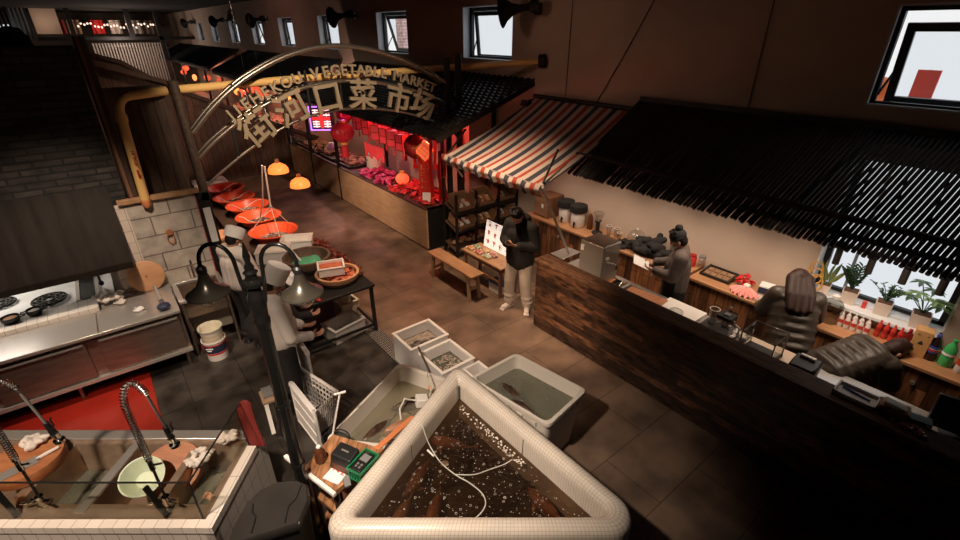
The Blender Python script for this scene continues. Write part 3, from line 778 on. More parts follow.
for c, r, dy in ((OUT, .034, 0), (MID, .028, 0), (LOW, .02, 0), (OUT, .026, .20), (MID, .02, .20)):
    part(t, 'hoop', MB().tube([(x, 7.2 + dy, z) for x, z in c], r, 10), K['pipetube'])
def at_arc(c, x):
    for a, b in zip(c[:-1], c[1:]):
        if a[0] <= x <= b[0]:
            u = (x - a[0]) / (b[0] - a[0]); return a[1] + u * (b[1] - a[1]), math.atan2(b[1] - a[1], b[0] - a[0])
    return c[-1][1], 0
for x in (1.45, 1.95, 2.55, 3.05, 3.45, 3.95, 4.5):
    z0, z1 = at_arc(LOW, x)[0], at_arc(OUT, x)[0]
    part(t, 'strut', MB().bar((x, 7.2, z0), (x, 7.2, min(z1, at_arc(MID, x)[0] + .22)), .028, .028), K['black'])
for x in (1.6, 2.9, 4.2):
    part(t, 'spacer', MB().cyl((x, 7.2, at_arc(OUT, x)[0]), (x, 7.40, at_arc(OUT, x)[0]), .018), K['pipetube'])
FACE = Matrix.Rotation(PI / 2, 4, 'X')
LAT = 'JIEHEKOU VEGETABLE MARKET'
xs = [1.46, 1.56, 1.68, 1.82, 1.96, 2.10, 2.26, 2.42, None, 2.68, 2.84, 2.98, 3.12, 3.25, 3.39, 3.52, 3.645, 3.77, None, 4.01, 4.16, 4.30, 4.43, 4.55, 4.66]
for ch, x in zip(LAT, xs):
    if x is None: continue
    z, a = at_arc(MID, x)
    z += .145
    part(t, 'letter', MB().text(ch, .205, Matrix.Translation((x, 7.16, z)) @ Matrix.Rotation(-a, 4, 'Y') @ FACE, .035, .004), K['brassgold'], smooth=False)
for ch, x in zip('街河口菜市场', (1.77, 2.27, 2.81, 3.37, 3.98, 4.43)):
    z, a = at_arc(LOW, x)
    z = (z + at_arc(MID, x)[0]) / 2 + .0
    part(t, 'character', MB().text(ch, .47, Matrix.Translation((x, 7.13, z - .02)) @ Matrix.Rotation(-a * 1.15, 4, 'Y') @ FACE, .05, .008), K['brassgold'], smooth=False)
def strokes(rnd, size, m, depth=.003, n=6):
    """a brushed mark of a few strokes, too small in the photo to read"""
    mm = MB()
    for i in range(n):
        h = rnd.random() < .55
        L = size * rnd.uniform(.35, .9)
        c = (rnd.uniform(-.25, .25) * size * (0.3 if h else 1), rnd.uniform(-.42, .42) * size * (1 if h else .3), 0)
        mm.obox(c, (L, size * .10, depth * (1 + .03 * i)) if h else (size * .10, L, depth * (1 + .03 * i + .015)), (0, 0, rnd.uniform(-.15, .15)))
    return mm.xf(m)
def heapmesh(x, y, z, r, n, seed):
    rnd = random.Random(seed); mm = MB()
    for i in range(n):
        a, q = rnd.uniform(0, 6.28), r * math.sqrt(rnd.random())
        mm.ell((x + q * math.cos(a), y + q * math.sin(a), z), (.022, .014, .012), (0, 0, rnd.uniform(0, 3)), 7, 4)
    return mm
# ================================================================== festive goods stall beyond the arch
t = thing('market_stall', 'long festive goods stall with plywood front under a black tiled roof', 'stall', (5.2, 10.5, 0))
for a, b in ((7.32, 11.36), (11.42, 13.18), (13.24, 15.05)):
    part(t, 'front_panel', MB().box(4.50, 4.535, a, b, .04, .84), K['plywood'], smooth=False)
part(t, 'worktop', MB().box(4.50, 5.45, 7.32, 15.05, .84, .87), K['darkwood'], smooth=False)
part(t, 'end_panel', MB().box(4.535, 6.0, 7.32, 7.36, 0, .87), K['black'], smooth=False)
for y in (11.39, 13.21, 15.0):
    part(t, 'post', MB().box(4.49, 4.56, y - .035, y + .035, 0, 2.32), K['black'], smooth=False)
for y in (7.35, 9.2, 12.0):
    part(t, 'rear_post', MB().box(6.16, 6.22, y - .03, y + .03, 0, 3.0), K['black'], smooth=False)
part(t, 'gable_frame', MB().bar((4.55, 7.36, 2.3), (6.25, 7.36, 2.62), .06, .08).bar((5.6, 7.36, 2.4), (5.6, 7.36, 2.8), .05, .05).bar((4.5, 7.36, 2.30), (6.28, 7.36, 3.0), .05, .09), K['black'], smooth=False)
part(t, 'eave_beam', MB().box(4.46, 4.56, 6.75, 13.6, 2.24, 2.32), K['black'], smooth=False)
part(t, 'back_wall', MB().box(6.22, 6.28, 7.4, 15.0, .0, 2.95), mat('stall_back', (.48, .30, .24), .8), smooth=False)
part(t, 'side_wall', MB().box(5.6, 6.25, 7.38, 7.42, .87, 2.6), mat('stall_side', (.55, .30, .26), .8), smooth=False)
RX0, RX1, RZ0, RZ1, RY0, RY1 = 4.35, 6.3, 2.30, 3.10, 6.38, 13.6
def rooffn(u, v):
    # u along the street, v from the wall down to the eave; overlapping scale tiles
    rows = 22; cols = 46
    r = v * rows; ri = math.floor(r - 1e-6); fr = r - ri
    c = u * cols + .5 * (ri % 2)
    h = .028 * fr + .035 * abs(math.sin(PI * c)) * (.35 + .65 * fr)
    y0 = RY0 + (.25 * v)
    return (RX1 + (RX0 - RX1) * v, y0 + (RY1 - y0) * u, RZ1 + (RZ0 - RZ1) * v + h)
part(t, 'tiled_roof', MB().grid(rooffn, 46 * 6, 22 * 4, (0, 0, -.05)), K['rooftile'])
part(t, 'verge_board', MB().bar((RX0, RY0 + .25, RZ0 - .02), (RX1, RY0, RZ1 - .02), .04, .09), K['black'], smooth=False)

def round_lantern(x, y, z, r, label, m, tassel=True, ztop=2.3, name='round_lantern', group=None, sq=.82):
    t = thing(name, label, 'lantern', (x, y, z - r * sq), group=group)
    mm = MB()
    seg = 20
    prof = [(r * .35, -r * sq)] + [(r * math.cos(a), r * sq * math.sin(a)) for a in [-PI / 2 + PI * i / 12 for i in range(2, 11)]] + [(r * .35, r * sq)]
    n = len(prof)
    vs, fs = [], []
    for (q, zz) in prof:
        for k in range(seg * 2):
            a = 2 * PI * k / (seg * 2)
            f = q * (1 - .05 * (k % 2))
            vs.append((x + f * math.cos(a), y + f * math.sin(a), z + zz))
    w2 = seg * 2
    for i in range(n - 1):
        for k in range(w2):
            l = (k + 1) % w2
            fs.append((i * w2 + k, i * w2 + l, (i + 1) * w2 + l, (i + 1) * w2 + k))
    fs += [tuple(range(w2 - 1, -1, -1)), tuple((n - 1) * w2 + k for k in range(w2))]
    mm._add(vs, fs)
    part(t, 'globe', mm, m)
    part(t, 'collar', MB().cyl((x, y, z + r * sq), (x, y, z + r * sq + .05), r * .36).cyl((x, y, z - r * sq - .05), (x, y, z - r * sq), r * .36), K['gold'])
    part(t, 'cord', MB().cyl((x, y, z + r * sq + .05), (x, y, ztop), .006), K['red'])
    if tassel:
        part(t, 'tassel', MB().lathe([(r * .06, -r * sq - .05), (r * .30, -r * sq - .12), (r * .34, -r * sq - .34), (r * .05, -r * sq - .36)], (x, y, z), 14), m)
    return t
round_lantern(4.42, 10.62, 1.83, .27, 'big round red lantern hanging at the stall front beside a black post', K['lanternred'])
round_lantern(4.95, 8.95, 1.02, .15, 'glowing red lantern ball sitting among the red goods on the stall', K['lanternlit'], False, 1.2)
# square paper lanterns in a row
base = None
qs = [(5.0, 11.0, 1.95), (5.0, 10.5, 1.9), (4.95, 10.0, 1.87), (4.95, 9.55, 1.86), (4.9, 9.15, 1.86), (4.9, 8.75, 1.85), (5.4, 10.3, 1.95), (5.4, 9.6, 1.92), (5.35, 11.6, 2.0)]
qn = ['farthest front', 'second farthest front', 'middle front', 'front next to the middle', 'front second nearest', 'nearest front', 'rear middle', 'rear nearest', 'rear farthest']
for i, (x, y, z) in enumerate(qs):
    l = 'square red paper lantern hanging in the stall, ' + qn[i] + ' one'
    if base is None:
        base = thing('paper_lantern', l, 'lantern', (x, y, z), group='square paper lanterns in the stall')
        f = MB()
        for sx in (-1, 1):
            for sy in (-1, 1):
                f.box(sx * .10 - .008, sx * .10 + .008, sy * .10 - .008, sy * .10 + .008, -.17, .17)
        for zz in (-.16, 0, .16):
            f.box(-.108, .108, -.108, -.095, zz - .008, zz + .008).box(-.108, .108, .095, .108, zz - .008, zz + .008).box(-.108, -.095, -.1, .1, zz - .008, zz + .008).box(.095, .108, -.1, .1, zz - .008, zz + .008)
        part(base, 'lantern_frame', f, K['deepred'], local=True, smooth=False)
        part(base, 'paper', MB().box(-.095, .095, -.095, .095, -.16, .16), K['paperlantern'], local=True, smooth=False)
        part(base, 'cord', MB().cyl((0, 0, .16), (0, 0, .5), .005), K['red'], local=True)
        part(base, 'tassel', MB().cyl((0, 0, -.34), (0, 0, -.16), .022, .01, 8), K['red'], local=True)
    else:
        copy_tree(base, (x, y, z), (i * .37) % .8, l)
# rosettes, streamers and couplets
def rosette(x, y, z, r, label, m, m2):
    t = thing('paper_rosette', label, 'decoration', (x, y, z))
    q = Matrix.Translation((x, y, z)) @ Matrix.Rotation(-.9, 4, 'Z') @ Matrix.Rotation(PI / 2, 4, 'X')
    vs, fs = [], []
    n = 40
    for rr, zz in ((r * .22, .05), (r, 0)):
        for k in range(n):
            a = 2 * PI * k / n
            vs.append(q @ Vector((rr * math.cos(a), rr * math.sin(a), zz + .03 * (k % 2))))
    for k in range(n):
        l = (k + 1) % n
        fs.append((k, l, n + l, n + k))
    mm = MB()._add(vs, fs)
    o = part(t, 'pleats', mm, m); sl = o.modifiers.new('th', 'SOLIDIFY'); sl.thickness = .012
    part(t, 'knot', MB().ell((x, y, z), (r * .26, r * .26, r * .26)), m2)
    part(t, 'cord', MB().cyl((x, y, z + r * .2), (x, y, 2.3), .006), K['red'])
rosette(4.85, 8.15, 1.86, .24, 'round pleated red rosette hanging above the gold couplet', K['deepred'], K['gold'])
rosette(5.1, 12.0, 2.0, .22, 'small red rosette hanging beside the lit sign', K['red'], K['deepred'])
t = thing('gold_ornament', 'glowing orange diamond knot ornament hanging by the nearest stall post', 'decoration', (4.72, 7.55, 1.9))
q = Matrix.Translation((4.72, 7.6, 1.90)) @ Matrix.Rotation(-.7, 4, 'Z') @ Matrix.Rotation(PI / 2, 4, 'X')
part(t, 'knot', MB().prism([(0, .20), (.17, 0), (0, -.20), (-.17, 0)], -.02, .02).xf(q), K['lanternlit'])
mm = MB()
for i in range(-2, 3):
    mm.obox((i * .05, i * .05, .0), (.012, .2, .055), (0, 0, PI / 4)).obox((i * .05, -i * .05, .0), (.012, .2, .055), (0, 0, -PI / 4))
part(t, 'weave', mm.xf(q), K['gold'])
part(t, 'streamer', MB().obox((4.72, 7.6, 1.42), (.05, .02, .55), (0, 0, -.7)), K['red'])
part(t, 'cord', MB().cyl((4.72, 7.6, 2.08), (4.72, 7.6, 2.28), .006), K['red'])
def couplet(x, y, z0, z1, wdt, chars, label):
    t = thing('couplet_banner', label, 'banner', (x, y, z0))
    q = Matrix.Translation((x, y, z0)) @ Matrix.Rotation(-.80, 4, 'Z')
    part(t, 'sheet', MB().box(-wdt / 2, wdt / 2, 0, .012, 0, z1 - z0).xf(q), K['red'], smooth=False)
    part(t, 'rod', MB().cyl((-wdt / 2 - .02, .006, z1 - z0), (wdt / 2 + .02, .006, z1 - z0), .014).xf(q), K['gold'])
    rnd = random.Random(chars)
    for i in range(5):
        zz = (z1 - z0) * (1 - (i + .6) / 5.2)
        part(t, 'character', strokes(rnd, wdt * .78, q @ Matrix.Translation((0, -.002, zz)) @ Matrix.Rotation(PI / 2, 4, 'X'), .006), K['gold'], smooth=False)
couplet(4.86, 7.95, 1.02, 1.70, .15, 3, 'red couplet banner with gold characters, the inner of the pair')
couplet(4.80, 7.72, 1.00, 1.70, .15, 4, 'red couplet banner with gold characters, next to the nearest post')
for i, (x, y, z0, z1, c) in enumerate(((4.75, 7.46, 1.0, 2.2, 'red'), (4.9, 7.40, .9, 1.9, 'deepred'), (5.6, 8.6, 1.3, 2.5, 'deepred'), (5.5, 9.3, 1.2, 2.5, 'red'), (5.75, 7.8, 1.2, 2.4, 'red'), (5.9, 10.4, 1.1, 2.4, 'deepred'), (4.98, 7.36, .95, 1.7, 'red'))):
    nm = ['bright red at the nearest post', 'dark red behind the nearest post', 'dark red deep in the stall', 'bright red deep in the stall', 'bright red near the gable wall', 'dark red farthest into the stall', 'short bright red on the stall end by the book rack'][i]
    t = thing('streamer', 'hanging cloth streamer, ' + nm, 'streamer', (x, y, z0), group='red cloth streamers in the stall')
    part(t, 'ribbon', MB().grid(lambda u, v: (x + .09 * (u - .5) + .015 * math.sin(v * 9 + i), y + .04 * (u - .5), z1 + (z0 - z1) * v), 3, 14, (.012, .012, 0)), K[c])
    part(t, 'fringe', MB().lathe([(.05, 0), (.035, .1), (.01, .12)], (x, y, z0 - .1), 10), K[c])
    part(t, 'cord', MB().cyl((x, y, z1), (x, y, 2.75), .005), K['red'])
def bunting(y0, x, z, n, label):
    t = thing('fringe_bunting', label, 'bunting', (x, y0, z))
    part(t, 'string', MB().tube([(x, y0 + i * .1, z - .02 * math.sin(PI * i / (n - 1))) for i in range(n)], .006, 6), K['red'])
    part(t, 'fringe', MB().grid(lambda u, v: (x + .01 * math.sin(u * 50), y0 + u * (n - 1) * .1, z - .02 * math.sin(PI * u) - v * (.26 + .06 * math.sin(u * 21))), 60, 2, (.012, 0, 0)), K['paperlantern'])
bunting(9.15, 4.66, 1.68, 10, 'bright red fringed bunting under the paper lanterns')
# lit sign
t = thing('lit_sign', 'square lit sign with white squares, a red cross and a violet edge', 'sign', (4.62, 12.1, 1.62))
q = Matrix.Translation((4.62, 12.35, 1.90)) @ Matrix.Rotation(-.62, 4, 'Z')
part(t, 'case', MB().box(-.30, .30, 0, .08, -.30, .30).xf(q), K['black'], smooth=False)
m = MB().box(-.30, -.27, -.02, 0, -.30, .30).box(.27, .30, -.02, 0, -.30, .30).box(-.30, .30, -.02, 0, -.30, -.27).box(-.30, .30, -.02, 0, .27, .30)
part(t, 'neon_border', m.xf(q), K['neonviolet'], smooth=False)
for sx in (-1, 1):
    for sz in (-1, 1):
        m = MB()
        for k in range(3):
            m.box(sx * .14 - .085, sx * .14 + .085, -.015, 0, sz * .14 - .075 + k * .06, sz * .14 - .045 + k * .06)
        m.box(sx * .14 - .012, sx * .14 + .012, -.018, 0, sz * .14 - .085, sz * .14 + .085)
        part(t, 'character', m.xf(q), K['neonwhite'], smooth=False)
part(t, 'red_cross', MB().box(-.24, .24, -.022, -.001, -.035, .035).box(-.035, .035, -.024, -.002, -.24, .24).xf(q), K['neonred'], smooth=False)
part(t, 'hanger', MB().cyl((4.62, 12.38, 2.18), (4.62, 12.38, 2.3), .012), K['black'])
# goods on the stall top
def heap(name, label, cat, x0, x1, y0, y1, z, h, n, m, seed, s=(.05, .035, .03), kind='stuff'):
    rnd = random.Random(seed); mm = MB()
    for i in range(n):
        u, v = rnd.random(), rnd.random()
        f = 1 - max(abs(u - .5), abs(v - .5)) * 1.2
        zz = z + s[2] * .7 + h * max(0, f) * rnd.random()
        mm.ell((x0 + (x1 - x0) * u, y0 + (y1 - y0) * v, zz), [a * rnd.uniform(.6, 1.3) for a in s], (rnd.uniform(-.6, .6), rnd.uniform(-.6, .6), rnd.uniform(0, 3)), 6, 4)
    return solo(name, label, cat, mm, m, ((x0 + x1) / 2, (y0 + y1) / 2, z), kind=kind)
heap('festive_packets', 'heap of glossy red packets spread over the near end of the stall', 'packets', 4.58, 5.3, 7.45, 9.0, .87, .10, 170, mat('red_gloss', (.62, .035, .025), .28, c2=(.42, .02, .03), scale=9), 11, (.10, .05, .02))
heap('wrapped_sweets', 'magenta wrapped bundles on the middle of the stall', 'packets', 4.6, 5.2, 9.1, 10.5, .87, .13, 80, K['magenta'], 12, (.11, .05, .03))
heap('cooked_snacks', 'brown cooked snacks heaped on steel trays at the far half of the stall', 'food', 4.72, 5.3, 11.0, 14.6, .90, .08, 230, K['snack'], 13, (.08, .06, .03))
for i in range(4):
    y = 10.9 + i * 1.0
    solo('food_tray', ['nearest', 'second', 'third', 'farthest'][i] + ' shallow black tray of snacks on the stall', 'tray', MB().box(4.6, 5.35, y, y + .9, .87, .885).box(4.6, 4.63, y, y + .9, .885, .93).box(5.32, 5.35, y, y + .9, .885, .93).box(4.6, 5.35, y, y + .03, .885, .93).box(4.6, 5.35, y + .87, y + .9, .885, .93), K['black'], (5, y + .45, .87), group='black snack trays', smooth=False)
t = thing('stock_pot', 'white stock pot with a steel lid among the goods on the stall', 'pot', (5.15, 10.6, .87))
part(t, 'body', MB().lathe([(.2, 0), (.21, .02), (.21, .34), (.22, .35), (.19, .35), (.19, .1)], (5.15, 10.6, .87), 24), K['white'])
part(t, 'lid', MB().lathe([(.215, .35), (.2, .38), (.05, .42), (.02, .45)], (5.15, 10.6, .87), 24), K['grey'])
part(t, 'handle', MB().tube([(4.94, 10.56, 1.12), (4.90, 10.57, 1.13), (4.90, 10.63, 1.13), (4.94, 10.64, 1.12)], .01, 6), K['black'])
solo('white_jar', 'plump white jar on a snack tray by the lit sign', 'jar', MB().lathe([(.08, 0), (.13, .06), (.14, .15), (.09, .22), (.07, .25)], (5.0, 12.9, .90), 18), K['paper'], (5.0, 12.9, .9))
solo('price_card', 'white price card standing on the stall by the nearest post', 'card', MB().obox((4.72, 7.62, .98), (.16, .012, .2), (-.2, 0, -.8)), K['paper'], (4.72, 7.62, .88))
solo('steel_rail', 'steel guard rail along the far snack trays', 'rail', MB().tube([(4.55, 13.0, .87), (4.55, 13.0, 1.1), (4.55, 14.9, 1.1), (4.55, 14.9, .87)], .016, 8), K['steel'], (4.55, 14, .87))

# ------------------------------------------------------------------ stalls farther down the hall
def far_roof(y0, y1, x0, z0, label):
    t = thing('corrugated_roof', label, 'roof', (5.4, (y0 + y1) / 2, z0))
    n = int((y1 - y0) / .22)
    part(t, 'sheet', MB().grid(lambda u, v: (6.28 + (x0 - 6.28) * v, y0 - .2 + (y1 - y0) * u - .6 * v, 3.12 + (z0 - 3.12) * v + .05 * math.cos(u * n * 2 * PI)), n * 8, 4, (0, 0, -.03)), K['corr'])
    for k in range(3):
        y = y0 + (y1 - y0) * (k + .15) / 2.6 - .5
        part(t, 'post', MB().box(x0 + .02, x0 + .10, y, y + .08, 0, z0 - .03), K['black'], smooth=False)
    part(t, 'eave_rail', MB().box(x0, x0 + .08, y0 - .8, y1 - .8, z0 - .12, z0 - .04), K['black'], smooth=False)
far_roof(14.6, 24.5, 4.5, 2.42, 'long dark corrugated lean-to roof beyond the tiled stall roof')
far_roof(26.2, 41.5, 4.7, 2.42, 'farthest dark corrugated lean-to roof down the hall')
for i, (y0, y1) in enumerate(((15.8, 23.5), (27, 40))):
    t = thing('far_stall', ['plaster-backed stall under the nearer corrugated roof', 'plaster-backed stall under the farther corrugated roof'][i], 'stall', (5.4, (y0 + y1) / 2, 0))
    part(t, 'counter', MB().box(4.75, 5.3, y0, y1, 0, .9), K['plywood'], smooth=False)
    part(t, 'back_panel', MB().box(6.2, 6.27, y0, y1, 0, 2.9), mat('far_panel', (.5, .38, .3), .8), smooth=False)
rnd = random.Random(5)
first = None
for i in range(16):
    y = 15.9 + i * .62 if i < 11 else 27.5 + (i - 11) * 2.2
    x = 4.8 + rnd.random() * .9; z = 1.65 + rnd.random() * .5
    l = 'small red lantern hanging under the far corrugated roofs'
    if first is None:
        first = thing('festoon_lantern', l, 'lantern', (x, y, z), group='small red lanterns under the far roofs')
        part(first, 'globe', MB().ell((0, 0, 0), (.17, .17, .14)), K['lanternlit'], local=True)
        part(first, 'cord', MB().cyl((0, 0, .13), (0, 0, .7), .008), K['black'], local=True)
    else:
        copy_tree(first, (x, y, z))
heap('stacked_goods', 'pinkish goods piled on the counter under the nearer corrugated roof', 'goods', 4.75, 5.3, 15.9, 23.4, .9, .35, 140, mat('far_goods', (.62, .22, .16), .5, c2=(.5, .38, .3), scale=3), 17, (.16, .14, .10))
for i, (x, y, z, m) in enumerate(((4.9, 18.3, 1.75, 'hotlamp'), (5.2, 16.6, 1.9, 'orangelamp'), (4.8, 21.5, 1.8, 'orangelamp'), (4.9, 30.5, 1.7, 'orangelamp'))):
    t = thing('bulb_lamp', ['bright white lamp hanging over the far goods', 'orange lamp hanging over the far goods nearest the tiled roof', 'orange lamp hanging in the middle of the far stalls', 'orange lamp hanging in the farthest stall'][i], 'lamp', (x, y, z))
    part(t, 'bulb', MB().ell((x, y, z), (.11, .11, .16)), K[m])
    part(t, 'cord', MB().cyl((x, y, z + .15), (x, y, 2.5), .01), K['black'])
for i, (y, z) in enumerate(((17.6, 1.65), (19.6, 1.5), (20.4, 1.55))):
    solo('paper_notice', ['nearest pale notice', 'middle pale notice', 'farthest pale notice'][i] + ' hung at the front of the far stall', 'notice', MB().box(4.68, 4.70, y, y + .5, z - .25, z + .3), K['paper'], (4.69, y + .25, z), smooth=False)
# screen and clutter at the end of the hall
t = thing('bamboo_screen', 'tall screen of pale upright slats at the far end of the hall', 'screen', (2.9, 36, 0))
mm = MB()
for i in range(26):
    x = 1.2 + i * .14
    mm.box(x, x + .06, 36.0, 36.04, 0, 3.3)
part(t, 'slat_panel', mm, K['screen'], smooth=False)
part(t, 'rail', MB().box(1.1, 4.9, 36.04, 36.1, 1.2, 1.3).box(1.1, 4.9, 36.04, 36.1, 3.1, 3.2), K['black'], smooth=False)
solo('cross_beam', 'black cross beam over the pale slatted screen at the far end', 'beam', MB().box(-1.0, 6.3, 35.7, 35.95, 3.45, 3.62), K['black'], (2.6, 35.8, 3.45), smooth=False)
solo('hall_post', 'black post at the end of the cross beam near the windowed wall', 'post', MB().box(4.45, 4.66, 35.7, 35.95, 0, 4.9), K['black'], (4.55, 35.8, 0), smooth=False)
solo('hall_post', 'black post rising above the middle of the cross beam', 'post', MB().box(3.05, 3.3, 35.7, 35.95, 3.62, 4.99), K['black'], (3.2, 35.8, 3.62), smooth=False)
solo('hall_post', 'black post rising above the kitchen end of the cross beam', 'post', MB().box(.45, .65, 35.7, 35.95, 3.62, 4.99), K['black'], (.55, 35.8, 3.62), smooth=False)
first = None
for i in range(26):
    x = .9 + i * .155; z = 4.08 + .22 * rnd.random()
    l = 'tiny warm bulb strung across the far end of the hall'
    if first is None:
        first = solo('string_bulb', l, 'bulb', MB().ell((0, 0, 0), (.05, .05, .06), seg=8, rings=5), emis('string_glow', (1, .7, .55), 1.6), (x, 38, z), local=True, group='bulbs strung across the far hall')
    else:
        copy_tree(first, (x, 38 + .3 * rnd.random(), z))
solo('bulb_string', 'dark string carrying the tiny warm bulbs', 'string', MB().tube([(.6 + i * .2, 38.1, 4.36 - .04 * math.sin(i)) for i in range(23)], .012, 6), K['black'], (2.7, 38, 4.3))
for i, (x, m) in enumerate(((-.25, 'deepred'), (.45, 'cardboard'), (1.6, 'red'), (2.5, 'cloth'), (3.6, 'white'), (4.3, 'farwall'))):
    solo('hanging_cloth', ['dark red', 'tan', 'bright red', 'off-white', 'pale', 'grey-brown'][i] + ' cloth hung high on the far wall', 'cloth', MB().grid(lambda u, v: (x + u * .6, 40 + .05 * math.sin(u * 14), 4.5 - v * .75), 10, 3, (0, .03, 0)), K[m], (x + .3, 40, 3.8))
t = thing('barred_light', 'bright barred opening glowing at the far kitchen corner of the hall', 'opening', (-2.25, 36, 3.2))
part(t, 'pane', MB().box(-2.75, -1.85, 36.1, 36.12, 3.15, 4.2), K['daylit'], smooth=False)
mm = MB()
for i in range(5): mm.box(-2.62 + i * .17, -2.52 + i * .17, 36, 36.06, 3.1, 4.99)
part(t, 'bars', mm, K['black'], smooth=False)
solo('plaster_screen', 'warm-lit plaster panel above the far kitchens', 'panel', MB().box(-1.0, .1, 37.5, 37.6, 3.75, 4.99), K['plaster'], (-.4, 37.5, 3.75), smooth=False)
solo('hanging_curtain', 'grey curtain hung above the far kitchens', 'curtain', MB().grid(lambda u, v: (-1.9 + u * .8, 36.5 + .04 * math.sin(u * 30), 4.98 - v * 1.48), 24, 2, (0, .03, 0)), mat('grey_curtain', (.20, .20, .19), .9), (-1.5, 36.5, 3.5))
heap('dark_clutter', 'dark clutter stacked on top of the brick wall', 'clutter', -2.2, -.3, 7.4, 8.8, 3.5, .5, 60, K['blackmatt'], 19, (.16, .14, .14))
# ================================================================== people
def hand(mb, wrist, fdir, palm_n, s=1.0, curl=.5, side=1):
    """palm, four unequal bent fingers and a thumb leaving the side of the palm"""
    w = Vector(wrist); f = Vector(fdir).normalized(); n = Vector(palm_n)
    n = (n - f * n.dot(f)).normalized(); a = f.cross(n) * side
    for k in range(4):
        o = (-1.5 + k) * .019 * s
        mb.cap(w + a * o * .55, .016 * s, w + f * .085 * s + a * o, .0115 * s, 8)
        L = (.060, .072, .067, .050)[k] * s
        p0 = w + f * .085 * s + a * o
        c1 = curl * .8
        d1 = (f * math.cos(c1) + n * math.sin(c1)); d2 = (f * math.cos(c1 * 2.1) + n * math.sin(c1 * 2.1))
        p1 = p0 + d1 * L * .55; p2 = p1 + d2 * L * .45
        mb.cap(p0, .0105 * s, p1, .0095 * s, 8).cap(p1, .0095 * s, p2, .008 * s, 8)
    t0 = w + f * .025 * s - a * .03 * s
    t1 = t0 + (f * .6 - a * .6 + n * .4).normalized() * .042 * s
    t2 = t1 + (f * .85 - a * .05 + n * .55).normalized() * .032 * s
    mb.cap(w + f * .015 * s - a * .012 * s, .016 * s, t1, .012 * s, 8).cap(t1, .012 * s, t2, .009 * s, 8)

